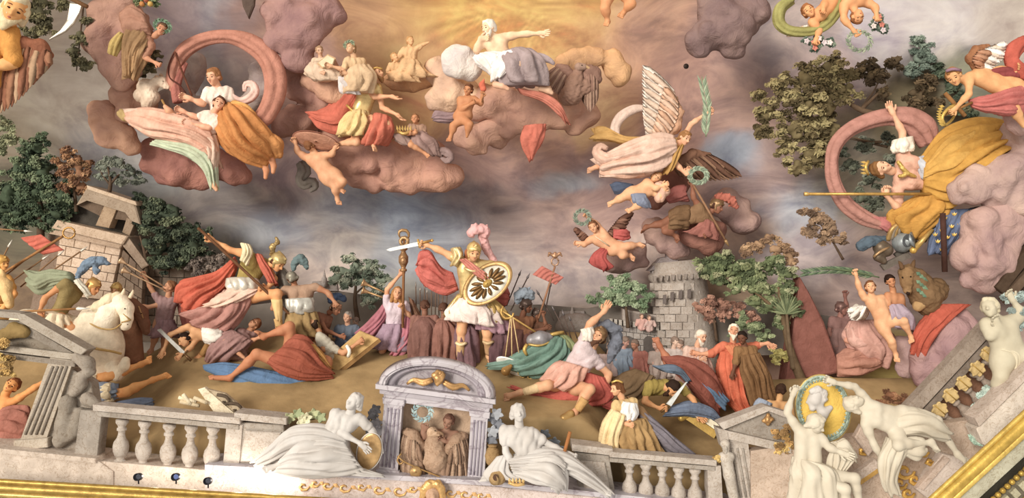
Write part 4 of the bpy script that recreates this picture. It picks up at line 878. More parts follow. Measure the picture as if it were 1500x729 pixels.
cl(1095, 340, .3, 'low pale rose cloud above the round tower', 'b0938c', '960,340,-4,20 990,360,-4,20 | 900,385,-6,18 930,375,-6,20 | 1060,300,-8,24 1090,325,-6,22', ts=1.8)
cl(1440, 345, .8, 'big swirling mauve cloud below the golden robe', 'b0938e', '1435,335,14,30 1462,320,10,26 1480,345,6,24 | 1415,372,14,24 1440,385,16,26 1468,378,10,22 | 1425,405,8,20 1450,410,4,18 | 1440,355,22,22', ts=2.6)
cl(1450, 250, .7, 'large rosy grey cloud under the golden robe', 'b59c94', '1405,282,6,18 1430,270,8,24 1455,262,8,28 1480,250,8,28 1505,240,4,28 | 1490,290,4,26 1460,290,4,22 | 1490,200,-4,26', ts=2.2)
cl(1380, 510, .7, 'swirling mauve cloud below the red cloth', 'a8888a', '1375,475,8,20 1395,490,14,24 1388,515,16,24 1370,535,12,20 | 1355,515,6,20 1348,540,4,16 1365,560,6,14 1375,575,4,9 | 1405,470,2,18 1415,500,0,18', ts=2.4)
cl(1330, 505, .5, 'soft cloud under the flying boy with a palm', 'bfa2a0', '1320,505,6,14 1335,515,6,15 1325,540,2,12 | 1345,500,0,14', ts=1.4)
cl(1490, 165, .6, 'small rosy cloud under the winged youth\'s leg', 'b89a92', '1488,165,8,18 1505,175,4,20 1490,185,2,14', ts=1.4)
# ---------------------------------------------------------------- upper left group
sky(27, 40, .9)
r = person('old man with white beard and a brown wing in the top corner', 44, 'hd:22,14,14 nk:6,42,2 sa:-46,50,-4 sb:16,48,4 eb:20,92,8 wb:-20,100,18 pv:-30,120,0', (.45, .25, .9), 'skin:e0a45c', 'e0cfa8', beard='d8c49a', top='d48f30', sleeve=.9, hlen=.2)
wg = blob(r, 'wing', '8a5238', '8,66,-8,8 35,64,-6,10 60,68,-6,10 70,80,-6,8', 2, 5, 'fur', 1.4)
feathers(wg, ['8f5a40', '9c6a4c', '84523a', 'b08c6c'], '0,72,-4 30,66,0 58,68,0 72,76,0', '-14,172,-6 16,158,-4 46,128,-2 74,98,-2', 18, 7)
t = thing('scythe', 'scythe with a grey blade near the top corner beside the old man', 'scythe', (100, 60, 0)); slab(t, 'blade', 'metal:b8b0a4', '71,59 88,46 98,30 103,4 121,6 117,18 108,34 96,46', 3, 0, inset=1.5); rod(t, 'handle', 'wood:7a5230', '96,-6,2 128,10,2', 3)
sky(80, 60, .3)
tree('olive foliage hanging at the top behind the scythe', ['5f5a3c', '7c7448', '8f8858'], '52,22,0,20 68,40,0,15 45,48,0,14 95,8,0,14 60,5,0,16', [('30,-10,0 50,20,0 60,45,0', [2, 1])], 3.6, 1.3)
tree('small olive branch between the scythe and the tall mauve cloud', ['5f5a3c', '7c7448', '6a6444'], '118,55,0,14 108,75,0,13 125,95,0,15 128,30,0,10 112,92,0,9', [('122,10,0 118,50,0 112,104,0', [1.5, .8])], 3.2, 1.2, base=(115, 104, 0))
sky(220, 60, .85)
r = person('reclining figure in an ochre and rose robe crowned with green leaves', 19, 'hd:237,43,10 nk:228,52,6 sa:208,32,2 sb:222,68,8 ea:196,20,4 eb:212,84,16 wb:228,92,18 pv:192,62,2', (.45, .2, 1), 'skin:c48a66', '6a4a30', top='b07a60', sleeve=.9, curl=(.5, .8), up=(.5, -1, 0))
tube(r, 'robe', 'a07a52', '204,30,2 190,50,6 183,80,6 182,112,4', '222,62,6 214,82,10 206,98,8 200,115,6', [12, 16, 14, 9], 11, .24); tube(r, 'robe_fold', 'b58a5c', '200,50,12 194,72,16 190,98,12', '212,62,12 208,82,16 198,106,12', [5, 8, 5], 6, .26); tube(r, 'robe', 'a87862', '176,20,0 196,10,4 214,22,6', '190,60,4 208,52,8 222,50,8', [10, 14, 10], 6, .2)
wreath('', (238, 38, 12), 12, ('6f8a70', '567058'), 14, .7, 25, leaf=5, parent=r)
rope(r, 'wheat_sheaf', 'c2a45a', '180,50,8 170,65,12 164,80,10', [5, 8, 6], 10, 7, .25)
t = thing('fruit_garland', 'garland of leaves and fruit at the top edge above the leaf crowned figure', 'garland', (215, 12, 4)); foliage(t, ['7c8a58', '94985e', '5f6e44'], '206,4,4,9 222,2,4,10 215,-6,4,10', 4, 1.4)
for x, y, c in ((208, 6, 'c08040'), (220, 6, 'c9a048'), (214, 0, 'a85a3c')): lathe(t, 'fruit', c, (x, y, 14), [(.5, -4), (3.4, -2), (3.8, 0), (3, 3), (.5, 4)], 12)
sky(190, 70, .5)
tree('dark olive shrub behind the leaf crowned figure\'s robe', ['6a5a3a', '857448', '57492e'], '222,92,0,14 228,80,0,10 212,104,0,10', None, 3.4, 1.2)
sky(230, 130, .95)
t = thing('dog', 'white dog sitting on the round rosy cloud', 'dog', (220, 150, 0))
blob(t, 'body', 'e6cdb4', '214,128,4,13 222,142,6,11 216,152,4,9 | 220,128,8,10 230,120,10,7 238,119,10,6.5 247,127,12,2.6 | 236,122,12,5 243,128,12,3 | 206,140,2,10', 1.1, 3, 'fur', .6); rope(t, 'ear', 'd8b090', '233,116,14 229,112,12 226,116,12', [2.2, 2.5, 1], 8); rope(t, 'ear', 'd8b090', '238,114,8 236,109,8 233,111,8', [2, 2, 1], 8)
lathe(t, 'eye', '2c1c14', (239, 119, 16.5), [(.1, -.8), (.9, 0), (.1, .8)], 8); lathe(t, 'nose', '4a3028', (249, 128, 12), [(.1, -1.2), (1.3, 0), (.1, 1.2)], 8)
sky(315, 120, 1.0)
r = person('seated woman in white blouse and orange robe holding a bow inside the pink hoop', 25, 'hd:313,112,10 nk:318,127,4 sa:304,135,8 sb:334,134,0 ea:297,152,16 wa:280,145,22 ga:271,142,24 eb:344,158,6 wb:330,166,14 pv:330,172,0', (-.35, .25, 1), 'skin:dda580', 'a0683a', top='ecd6c8', sleeve=.6, female=True, curl=(.6, .5))
tube(r, 'robe', 'c27c38', '322,158,8 318,190,14 332,218,16 362,236,10 386,242,6', '346,152,4 372,166,8 392,190,8 402,208,6 406,226,4', [14, 30, 32, 24, 8], 10, .16); blob(r, 'robe_fold', 'c88440', '385,205,10,18 402,212,8,12 408,225,4,7', 1.5, 5, 'fold', .8); tube(r, 'robe_fold', 'd89a48', '335,155,14 352,160,18 368,172,18', '345,148,8 366,158,10 382,176,10', [6, 9, 5], 5, .2)
blob(r, 'foot', 'skin:c98a60', '386,238,6,6 390,250,8,4 389,260,10,3', 1, 2); blob(r, 'foot', 'skin:c98a60', '397,232,4,6 401,243,4,4 400,252,5,3', 1, 2)
rope(r, 'sash_swirl', 'e0b8ac', '338,140,4 352,148,0 366,144,0 374,134,0 370,124,0 360,124,0 358,134,0', [4, 5, 6, 6, 5, 4, 2], 10, 4, .25)
rope(r, 'hoop_drapery', 'b97a66', '268,146,0 254,122,0 257,95,0 272,72,0 302,57,0 336,54,0 366,63,0 390,82,0 402,106,0 403,135,0 394,160,0 382,174,0 360,176,0', [4, 9, 9, 10, 9, 9, 12, 13, 14, 14, 13, 13, 8], 14, 5, .22, nu=70, twist=.5); rope(r, 'drapery_end', 'a86256', '262,150,2 258,128,3 266,106,2 274,92,2', [8, 6, 4, 2], 10, 4, .2)
t = thing('bow', 'slender dark bow held by the woman in the pink hoop', 'bow', (275, 150, 18)); rod(t, 'stave', 'wood:6a3a28', '256,76,12 268,108,16 281,140,20', 1.5); rod(t, 'limb', 'wood:5a2e24', '256,76,12 247,96,10 249,114,10 262,124,12 272,136,16', 1.1)
r = person('dark haired woman reclining in a rosy gown with green and white drapery', 22, 'hd:321,152,24 nk:314,165,18 sa:303,168,18 sb:327,178,20 ea:288,172,26 wa:270,164,30 ga:262,160,32 eb:306,187,32 wb:282,182,36 ga:262,160,32 gb:270,178,38 pv:298,198,14', (.5, -.2, 1), 'skin:dda584', '5a3626', top='e8d2c4', sleeve=.7, female=True, up=(.35, -1, 0), curl=(.7, .6))
tube(r, 'gown', 'dca890', '178,164,8 212,158,14 250,163,18 285,176,18 314,192,16', '196,186,10 222,200,16 255,208,20 290,222,22 318,244,16', [8, 18, 24, 22, 14], 10, .15); tube(r, 'gown_fold', 'e8c4b0', '176,160,10 215,160,24 245,168,28 262,182,26', '186,168,12 220,172,26 250,180,30 280,200,28', [4, 6, 8, 5], 5, .25)
tube(r, 'drapery', 'b9c2a6', '220,212,16 245,218,22 275,226,26 298,246,22 308,272,14', '234,204,14 265,207,22 295,214,24 314,236,20 319,272,12', [5, 8, 10, 9, 6], 8, .28); tube(r, 'drapery', 'd8b8a4', '290,205,22 302,222,26 306,246,20', '316,198,18 321,222,20 318,250,16', [10, 12, 6], 6, .2)
blob(r, 'foot', 'skin:d2a078', '311,262,14,5 314,272,16,4 317,278,17,2.5', 1, 2); blob(r, 'bundle', 'c9a86a', '178,166,12,6 184,172,12,6', 1.2, 2, 'fold', .7)
t = thing('flute', 'small golden pipe held up by the woman in the rosy gown', 'flute', (246, 168, 34)); rod(t, 'pipe', 'gold:b88a48', '237,146,32 250,170,34', 1.6); blob(r, 'hand', 'skin:d09a74', '242,156,34,3 248,163,34,5 254,168,32,3.5', .9, 1.5)
# ---------------------------------------------------------------- centre left group
sky(510, 80, .8)
r = person('pale poet with laurel crown reading a book on the cloud', 17, 'hd:514,71,8 nk:518,82,4 sa:509,88,8 sb:531,90,0 ea:503,102,14 wa:486,97,18 eb:528,112,8 wb:508,108,16 pv:532,116,0', (-.45, -.35, .8), 'skin:d2a47c', '94704a', top='d2ac80', sleeve=.8, curl=(.6, .6))
tube(r, 'robe', 'cdaa84', '512,100,4 505,115,8 500,135,6', '540,95,0 548,112,2 545,135,2', [12, 16, 12], 7, .18); tube(r, 'robe_fold', 'cfc4c4', '496,112,8 498,122,10 502,136,8', '512,116,10 520,126,10 526,138,6', [5, 7, 5], 5, .25); wreath('', (511, 65, 10), 7, ('8a9476', '76826a'), 10, .7, -20, leaf=4, parent=r)
t = thing('book', 'open pale book in the poet\'s hands', 'book', (480, 95, 16)); slab(t, 'pages', 'e0c8a4', '466,92 480,81 490,86 486,98 472,98', 3, 18, inset=1); slab(t, 'cover', 'c09a70', '464,93 480,79 492,85 487,100 471,100', 2, 14)
r = person('faint pale figure in white drapery left of the reading poet', 14, 'hd:468,74,0 nk:470,84,-2 sa:460,89,0 sb:480,88,0 ea:456,102,4 wa:470,106,10 pv:466,112,-4', (.4, .2, .8), 'skin:cba080', 'b08a68', top='d8bca0', sleeve=.9); tube(r, 'robe', 'd2b49a', '455,92,0 450,106,2 462,118,2', '484,92,0 494,106,2 500,118,2', [8, 10, 8], 6, .2)
sky(600, 80, .35)
for i, (lb, js) in enumerate((('faint golden figure glowing in the sky left of the god', 'hd:601,60,4 nk:600,69,2 sa:591,73,2 sb:610,72,2 ea:584,84,4 wa:576,92,6 eb:618,66,4 wb:628,62,6 pv:602,94,0 ka:588,104,8 aa:578,112,4 kb:618,104,6 ab:630,108,2'), ('second faint golden figure lower in the glowing sky', 'hd:578,84,4 nk:580,92,2 sa:572,96,2 sb:590,96,2 ea:568,106,4 wa:580,110,8 eb:600,104,4 wb:610,100,6 pv:586,112,0'))):
    r = person(lb, 14, js, (.5, -.2, .8), 'skin:d8a874', 'b88850', top='d4a674', sleeve=.8, hands=False, eyes=False, toes=False)
    tube(r, 'robe', 'd2a676', [(590-i*14, 86+i*16, 2), (580-i*10, 100+i*12, 4), (572-i*4, 112+i*6, 2)], [(612-i*16, 88+i*14, 2), (622-i*14, 102+i*10, 4), (634-i*20, 112+i*8, 2)], [6, 9, 6], 6, .2)
sky(540, 160, 1.0)
r = person('crowned kneeling man in gold cuirass and red cloak opening his hands', 21, 'hd:552,108,12 nk:544,119,6 sa:531,126,4 sb:553,128,8 ea:549,142,18 wa:574,141,24 ga:592,149,26 eb:560,158,8 wb:582,168,14 ga:592,149,26 gb:594,180,16 pv:524,172,2 ha:518,174,4 hb:532,174,2 ka:522,208,18 aa:490,212,6 ta:478,214,2 kb:567,182,18 ab:547,208,14 tb:550,222,24',
  (.85, -.3, .5), 'skin:dba47a', '9a6a3c', beard='9a6a3c', top='gold:dcbc78', topkind='plain', sleeve=.45, curl=(.25, .25), up=(-.15, -1, 0), pn=((.2, -1, .3), (.2, -1, .3)))
tube(r, 'skirt', 'd8b878', '512,164,8 502,180,12 494,198,12', '540,164,8 540,180,10 534,200,10', [14, 18, 18], 9, .2); rope(r, 'belt', 'gold:c89a48', '508,154,16 522,166,22 538,170,18', 2, 8)
tube(r, 'cloak', 'c2604a', '524,118,-4 500,140,-8 478,160,-8 452,166,-6', '532,132,0 516,162,0 500,190,0 470,186,0 456,172,-4', [6, 10, 12, 6], 8, .22); tube(r, 'cloak', 'c86850', '548,166,14 540,190,20 532,210,14', '572,172,10 576,190,12 566,212,6', [10, 14, 10], 7, .2); rope(r, 'circlet', 'gold:d2a850', '543,103,16 551,99,19 560,101,16', 1.4, 6); rope(r, 'boot', 'c99a5c', '556,196,16 548,208,16', [5.2, 4.4], 12)
r = person('child in mauve drapery holding a golden crown on the cloud', 15, 'hd:608,174,8 nk:610,182,4 sa:601,186,6 sb:620,187,0 ea:598,196,12 wa:606,194,18 eb:622,200,8 wb:606,196,18 pv:614,206,0 ka:602,212,18 aa:622,224,14 ta:628,230,18', (-.2, -.2, 1), 'skin:c98e62', '8a5a34', top='a8826c', sleeve=.5, fat=1.1, curl=(1, 1))
tube(r, 'drapery', '9a7a74', '602,200,10 606,212,14 626,226,8', '622,192,4 638,208,6 648,230,2', [8, 12, 8], 7, .22); rope(r, 'drapery_end', '957a78', '640,222,4 652,222,4 660,230,4 654,236,4 646,230,4', [5, 6, 6, 4, 2], 10, 4, .25); tube(r, 'drapery', '9c8078', '574,196,4 580,206,6 590,212,6', '600,198,6 604,206,8 608,214,8', [5, 6, 5], 5, .25)
t = thing('crown', 'golden crown held by the child on the rosy cloud', 'crown', (592, 195, 20)); rope(t, 'band', 'gold:c09448', '583,192,20 592,196,24 602,192,20', 2.5, 8)
for i in range(6): leaf1(t, 'gold:c8a050', (583+i*3.6, 192, 23), (581+i*4.2, 183, 22), 1.6, 'point')
r = person('winged sky child seen from behind carrying a broad shield on his head', 19, 'hd:454,214,8 nk:460,222,4 sa:447,230,2 sb:472,228,6 ea:436,222,4 wa:433,210,8 eb:486,226,12 wb:490,218,14 pv:482,256,4 ha:476,258,6 hb:488,254,4 ka:492,274,8 aa:494,290,2 ta:497,300,4 kb:502,266,12 ab:498,276,4 tb:506,282,6', (-.2, .1, -1), 'skin:d29a70', '80502e', front=-1, fat=1.2, name='cherub', cat='cherub', curl=(1, 1), eyes=False); r['label'] = 'naked child seen from behind carrying a broad shield on his head'
t = thing('shield', 'broad brown shield carried by the naked child under the clouds', 'shield', (463, 220, 18)); disc(t, 'plate', 'b57e64', (463, 207, 14), 34, 12, 14, 4, -14, 36, dome=4); disc(t, 'rim', '9c6450', (463, 207, 12), 36, 14, 14, 4, -14, 36, hole=.92)
sky(450, 265, .6); t = tag(rope(None, 'drapery', '8a8078', '440,238,0 446,250,2 440,262,4 446,270,4 458,266,4 462,274,4 454,280,4', [6, 9, 6, 7, 6, 4, 2], 10, 5, .25), 'curling grey drapery fluttering under the shield carrying child', 'drapery')
# ---------------------------------------------------------------- the god
sky(720, 70, 1.1)
r = person('white bearded god enthroned on the cloud, one arm stretched out pointing', 24, 'hd:716,41,12 nk:722,53,6 sa:708,62,8 sb:741,54,4 ea:698,74,14 wa:703,56,18 ga:709,49,18 eb:766,50,8 wb:789,49,10 ga:803,51,10 pv:734,86,2', (-.75, .15, .65), 'skin:e8c6a0', 'e6ddd2', beard='e0d4c6', curl=(.9, .25), up=(-.1, -1, 0), fat=1.08)
tube(r, 'white_mantle', 'e6dcd8', '692,84,4 702,94,10 716,106,12 728,122,10', '724,76,10 742,80,16 744,100,20 744,122,16', [8, 14, 16, 8], 8, .18); tube(r, 'mauve_mantle', 'a08c8e', '736,78,14 728,98,22 734,124,18', '778,74,8 796,94,12 804,124,10', [16, 30, 26], 9, .15); tube(r, 'white_mantle', 'ece4e2', '730,78,26 722,98,32 722,118,26', '768,72,22 756,92,36 738,110,32', [5, 7, 5], 6, .25); rope(r, 'mantle_end', 'b09ca0', '780,84,10 792,84,12 804,88,12 812,94,10', [7, 6, 4, 2], 10, 4, .2)
blob(r, 'knee', 'skin:e2c4a6', '756,95,34,10 752,104,34,8', 1.3, 4); blob(r, 'foot', 'skin:d8a888', '726,124,24,5 736,126,26,4.5 744,130,26,3', 1, 2); blob(r, 'foot', 'skin:d8b090', '792,130,14,4 803,132,14,5 808,136,14,3', 1, 2)
tube(r, 'red_mantle', 'c4725e', '758,130,8 790,136,10 818,150,8 834,180,2', '766,138,12 796,148,14 818,166,10 826,178,4', [5, 7, 8, 4], 6, .22); tube(r, 'red_mantle', 'bf6450', '768,184,12 764,206,12 776,236,8', '800,182,10 794,204,12 780,232,8', [8, 10, 4], 6, .22)
r = person('tan naked boy with a flaming torch sitting on the round cloud', 17, 'hd:686,131,12 nk:685,142,8 sa:674,146,8 sb:694,145,10 ea:676,160,14 wa:690,152,22 eb:704,152,14 wb:706,142,18 pv:678,170,6 ka:688,182,22 aa:684,200,16 kb:664,184,12 ab:660,200,10 tb:657,207,14', (-.3, .15, 1), 'skin:bc7e50', '6a3e24', fat=1.2, name='cherub', cat='cherub', curl=(1, 1.2))
tube(r, 'scarf', '94787c', '678,160,2 660,166,0 640,164,0 634,170,0', '676,172,2 662,178,0 646,178,0 636,176,0', [4, 6, 7, 4], 6, .25)
t = thing('torch', 'small torch with a red flame held by the tan boy', 'torch', (707, 145, 18)); rod(t, 'shaft', 'wood:8a5a34', '706,150,18 708,132,18', [1.6, 2.4]); blob(t, 'flame', 'd8694a', '708,130,18,4.5 706,124,18,4 709,116,18,1', .9, 3)
sky(850, 115, .9)
t = thing('eagle', 'brown eagle with raised wings beside the enthroned god', 'bird', (850, 165, 0))
blob(t, 'body', '94705f', '846,108,6,8 842,122,8,13 838,138,6,16 | 856,128,4,13 | 830,142,2,12', 1.1, 4, 'fur', 1); blob(t, 'head', 'a08070', '848,98,10,6.5 855,98,10,5', 1, 2); rope(t, 'beak', 'b89468', '857,97,11 863,100,12 864,105,12', [2.6, 2, .5], 8); rod(t, 'eye', '2c1c14', '852,95,15.5 853,96,15.5', .9)
wg = blob(t, 'wing', '8a6658', '858,116,2,8 864,104,4,9 872,106,4,8 874,116,4,8', 1.2, 3, 'fur', .9); feathers(wg, ['94705f', '846052', 'a17f6c'], '856,116,6 864,106,8 874,108,6', '854,150,0 864,164,3 874,150,2', 16, 3); feathers(wg, ['8a6658', '9c7866'], '858,112,9 866,106,10 873,112,8', '858,130,7 866,136,8 874,132,7', 8, 3)
wg = blob(t, 'wing', '8a6658', '838,112,2,7 828,102,2,7 818,98,0,5', 1.2, 3, 'fur', .9); feathers(wg, ['94705f', '846052', 'a17f6c'], '838,114,4 828,104,4 816,98,2', '830,146,-2 810,134,0 800,112,0', 14, 3)
sky(905, 10, .9)
r = person('naked child flying at the top edge above the victory, only the legs in view', 21, 'pv:902,-16,4 ha:892,-14,4 hb:914,-14,4 sa:890,-60,0 sb:916,-60,0 ka:886,12,10 aa:890,30,2 ta:887,38,6 kb:925,6,8 ab:914,18,-2 tb:908,26,2', skin='skin:d2925e', hair=None, fat=1.25, name='cherub', cat='cherub')
# ---------------------------------------------------------------- the winged victory
sky(970, 220, 1.0)
r = person('winged woman in rose and yellow robes flying with a palm branch', 21, 'hd:1003,202,14 nk:993,212,8 sa:985,220,10 sb:999,206,0 ea:990,240,18 wa:1006,256,22 ga:1014,262,22 eb:1012,182,4 wb:1035,166,6 ga:1043,159,6 pv:950,228,4 ha:948,224,2 hb:950,234,6 ka:908,236,10 aa:876,244,4 ta:860,250,4 kb:905,246,14 ab:880,252,2', (.5, .35, .8), 'skin:dba680', '9a6a3a', top='c99a58', sleeve=.3, female=True, up=(.4, -1, 0), curl=(.9, 1.0))
tube(r, 'robe', 'd6b2a0', '985,200,10 962,198,16 930,206,14 895,222,10 872,232,4', '990,232,16 968,248,20 935,256,18 905,258,12 884,258,6', [14, 24, 24, 18, 8], 9, .2); tube(r, 'robe', 'd8a890', '935,226,24 915,228,26 880,236,12', '945,258,22 912,260,20 882,254,10', [8, 8, 4], 6, .2)
tube(r, 'yellow_mantle', 'bf924c', '985,208,12 950,202,6 915,200,4 885,186,2 872,188,2', '978,218,12 950,212,8 920,212,6 895,206,4 870,206,2', [6, 7, 9, 9, 5], 6, .22); tube(r, 'yellow_mantle', 'b88a42', '1004,208,10 996,226,20 984,250,20', '992,216,16 980,232,24 972,256,20', [5, 8, 7], 6, .22); rope(r, 'ribbon', 'd8bcae', '935,208,0 908,206,-2 900,190,-2 908,172,-2 928,160,-4 948,158,-4', [3, 6, 7, 7, 6, 3], 10, 4, .22); rope(r, 'robe_curl', 'd2a894', '905,232,12 884,232,12 874,222,10 880,214,10 890,218,10', [8, 9, 7, 5, 3], 10, 4, .2)
wg = blob(r, 'wing', 'c09070', '970,200,-4,8 988,186,-4,9 993,165,-4,8 988,145,-4,5', 1.4, 4, 'fur', 1.2); feathers(wg, ['ece4dc', 'e0d2c6', 'd8bca8'], '958,204,-2 975,196,0 990,180,2 994,160,2 986,134,2', '946,196,-4 941,168,-2 941,145,-2 940,118,-2 941,96,-2', 22, 5.5); feathers(wg, ['d8b49c', 'c89a7c'], '966,202,4 982,192,6 992,172,6 992,152,6', '956,188,4 962,168,6 966,148,6 972,128,6', 12, 5)
wg = blob(r, 'wing', '7a5440', '992,240,-8,8 1015,226,-8,8 1038,228,-8,5', 1.4, 4, 'fur', 1); feathers(wg, ['7c5a46', '8c6850', '6a4838'], '988,244,-6 1004,234,-4 1022,226,-4 1040,228,-4', '1000,258,-8 1032,264,-6 1064,264,-6 1086,259,-6', 15, 5)
t = thing('palm_branch', 'upright green palm branch held by the winged woman', 'palm', (1037, 200, 8)); rope(t, 'stalk', '7a8a62', '1034,200,8 1038,160,8 1028,112,8', [1, 1.6, .6], 6)
for i in range(16):
    y = 120+i*4.8; x = 1029+min(1, i/8)*8-max(0, i-8)*.4
    for s in (-1, 1): leaf1(t, ['8c9c82', '788a72', '9caa8e'][i % 3], (x, y+6, 9), (x+s*7-1, y-11, 8+i % 3), 2)
wreath('green laurel wreath held out below the winged woman\'s hand', (1023, 257, 22), 13, ('96a48c', '7c8c78'), 16, .85, 0)
sky(940, 280, 1.3)
r = person('sleeping naked child with blue drapery under the winged woman', 18, 'hd:961,260,12 nk:955,268,8 sa:948,266,12 sb:958,280,6 ea:960,276,20 wa:970,272,22 eb:966,290,14 wb:972,280,20 pv:930,286,8 ka:910,290,12 aa:898,296,8 ta:890,300,10 kb:936,300,20 ab:926,306,18 tb:918,310,22', (.2, -.2, 1), 'skin:deaa7c', 'b07c44', up=(.8, -.7, 0), fat=1.2, name='cherub', cat='cherub', curl=(.8, .8))
tube(r, 'blue_drapery', '4c566e', '893,270,6 905,268,8 928,270,6', '900,284,6 915,284,8 928,280,6', [5, 7, 4], 6, .22); tube(r, 'blue_drapery', '8088a0', '925,284,20 928,296,22 945,304,18', '945,284,18 950,294,20 952,304,16', [6, 8, 5], 5, .25); blob(r, 'pink_cloth', 'd8a890', '966,272,16,7 972,280,14,8 966,290,12,7', 1.2, 3, 'fold', .8)
sky(1010, 310, 1.0)
r = person('dark armoured soldier in shadow flying with a staff below the winged woman', 20, 'hd:1050,302,8 nk:1042,310,4 sa:1024,302,10 sb:1038,322,4 ea:1016,290,14 wa:1014,272,16 eb:1050,336,6 wb:1038,342,10 pv:1000,318,2 ha:1000,312,2 hb:1000,324,4 ka:968,328,8 aa:948,332,4 ta:939,340,4 kb:975,338,10 ab:990,346,4 tb:994,354,6', (.8, .3, .5), 'skin:8e5c44', '4a2c20', top='8a6848', topkind='plain', sleeve=.3, helm=('gold:8a6a48', 'b0604e', '1052,288,8,5 1062,289,8,6 1072,294,8,6 1078,302,6,4'), curl=(1.2, 1), up=(.5, -1, 0))
tube(r, 'cloak', '9a5e54', '1030,318,8 1020,332,8 1005,340,6', '1046,326,8 1050,342,8 1052,352,6', [6, 9, 6], 6, .22); tube(r, 'cloak', 'a85f58', '972,286,0 985,276,2 1002,272,2', '980,298,0 996,294,2 1008,292,2', [5, 8, 5], 5, .22); tube(r, 'skirt', '7a5a3c', '1010,300,6 992,304,8 980,312,8', '1008,334,6 990,336,8 978,336,8', [8, 12, 10], 7, .2)
t = thing('staff', 'long brown staff held by the dark flying soldier', 'staff', (1060, 353, 18)); rod(t, 'shaft', 'wood:9a7050', '1013,266,18 1064,354,14', 1.7); lathe(t, 'tip', 'gold:b08a58', (1064, 354, 14), [(2.4, -3), (2.6, 0), (.3, 8)], 10, (.5, .86, 0))
sky(890, 345, 1.0)
r = person('winged naked child holding up a laurel wreath with red drapery', 18, 'hd:869,332,10 nk:874,342,6 sa:866,350,6 sb:886,344,4 ea:856,358,10 wa:852,356,12 eb:876,330,0 wb:862,318,4 ga:848,356,12 gb:856,314,6 pv:902,364,2 ka:920,360,10 aa:936,358,4 ta:944,362,6 kb:912,374,8 ab:922,374,0 tb:930,380,2', (-.3, .1, 1), 'skin:dca47a', '7a4c2c', up=(-.4, -1, 0), fat=1.2, name='cherub', cat='cherub', curl=(.5, 1))
feathers(r, ['7a5444', '8c6452', '6a4638'], '888,342,-4 896,332,-3 906,322,-3', '898,346,-6 914,338,-5 928,312,-5', 9, 4.5); feathers(r, ['7a5444', '8c6452', '6a4638'], '866,350,-4 858,342,-3 850,338,-3', '858,356,-6 848,350,-5 840,336,-5', 7, 4)
tube(r, 'drapery', 'b85450', '898,336,-2 912,334,-2 922,340,-4', '898,350,0 912,352,-2 922,350,-4', [5, 8, 4], 5, .22); tube(r, 'drapery', 'b04c48', '880,362,4 870,372,6 868,386,8 880,394,6', '892,366,6 888,378,10 896,390,8 886,396,6', [4, 7, 8, 3], 6, .22); rod(r, 'strap', 'd8c0a0', '872,346,16 892,360,14', .9)
wreath('laurel wreath held up by the child with small brown wings', (853, 318, 10), 11, ('8a9886', '727f72'), 14, .95, 0, leaf=5)
# ---------------------------------------------------------------- upper right
sky(1200, 25, 1.0)
r = person('winged naked child with a green scarf and flowers at the top edge', 22, 'hd:1184,16,12 nk:1194,22,8 sa:1190,32,10 sb:1216,10,4 ea:1200,44,12 wa:1196,56,14 eb:1208,4,12 wb:1206,14,20 pv:1226,-6,2', (-.3, -.05, 1), 'skin:d8985e', '9a5c2c', up=(-.6, -.8, 0), fat=1.2, name='cherub', cat='cherub', curl=(.9, .8))
rope(r, 'scarf', '96904e', '1160,0,4 1144,12,6 1142,32,6 1156,44,8 1185,46,8 1210,36,10 1228,12,10 1232,-8,8', [6, 8, 8, 7, 7, 7, 7, 6], 12, 5, .22, nu=50); feathers(r, ['e8ddd4', 'd8b8a0', 'f0e8e0'], '1188,36,0 1178,38,2 1170,42,2', '1184,50,-2 1166,54,0 1152,54,0', 8, 4)
def bouquet(label, pts, cols=('c8b8bc', 'c87868', 'd8c8c4')):
    q = nums(pts); t = thing('flower_bunch', label, 'flowers', (q[0][0], q[0][1]+12, 16)); foliage(t, ['6f8070', '56695a', '8a9a80'], [(x, y, 8, 7) for x, y in q], 3.6, 1.5)
    for i, (x, y) in enumerate(q):
        for j in range(5): leaf1(t, cols[i % len(cols)], (x, y, 15), (x+5*math.cos(j*1.257+i), y+5*math.sin(j*1.257+i), 16), 2.4, 'petal')
bouquet('bunch of flowers hanging below the winged child\'s white wing', '1182,60 1192,62 1200,56 1208,62 1194,70 1216,62')
sky(1250, 20, 1.0)
r = person('naked child hanging head down from the top edge with a wreath and flowers', 22, 'hd:1256,24,14 nk:1250,12,8 sa:1236,8,8 sb:1270,4,6 ea:1236,28,10 wa:1250,44,12 ga:1256,52,12 eb:1282,10,10 wb:1284,22,14 pv:1246,-34,2', (.15, .5, .9), 'skin:d99a62', '8a5428', up=(.2, 1, 0), fat=1.2, name='cherub', cat='cherub', curl=(1, .9))
wreath('grey green wreath held by the child hanging head down', (1259, 60, 12), 17, ('8a927c', '74806c', '9aa08a'), 16, .85, 10); bouquet('bunch of pale flowers in the far hand of the child hanging head down', '1284,30 1292,36 1280,38 1294,44 1288,24')
sky(1200, 160, .3)
OL = ['5a4a2c', '745f38', '8a7642', '4a3c24']
tree('great olive brown oak spreading behind the raised arm of the golden robed woman', ['6a5a32', '857340', '9a8a50', '564828'], '1190,112,0,30 1222,98,0,26 1160,142,0,28 1128,165,0,22 1200,155,4,32 1172,190,4,28 1235,132,0,26 1118,195,0,18 1150,215,0,20 1195,225,4,26 1168,245,0,20 1140,120,-2,18 1250,108,-4,18 1215,190,0,24 1112,140,-4,12',
     [('1330,180,0 1290,170,2 1255,158,4 1225,135,4', [7, 6, 4, 2]), ('1262,160,4 1285,138,2 1300,125,0', [3, 2, 1]), ('1300,172,2 1270,185,4 1232,205,6', [3.5, 2.5, 1.2]), ('1320,205,2 1280,208,4 1245,200,4', [3, 2, 1])], 4.6, .8, tcol='6a5440')
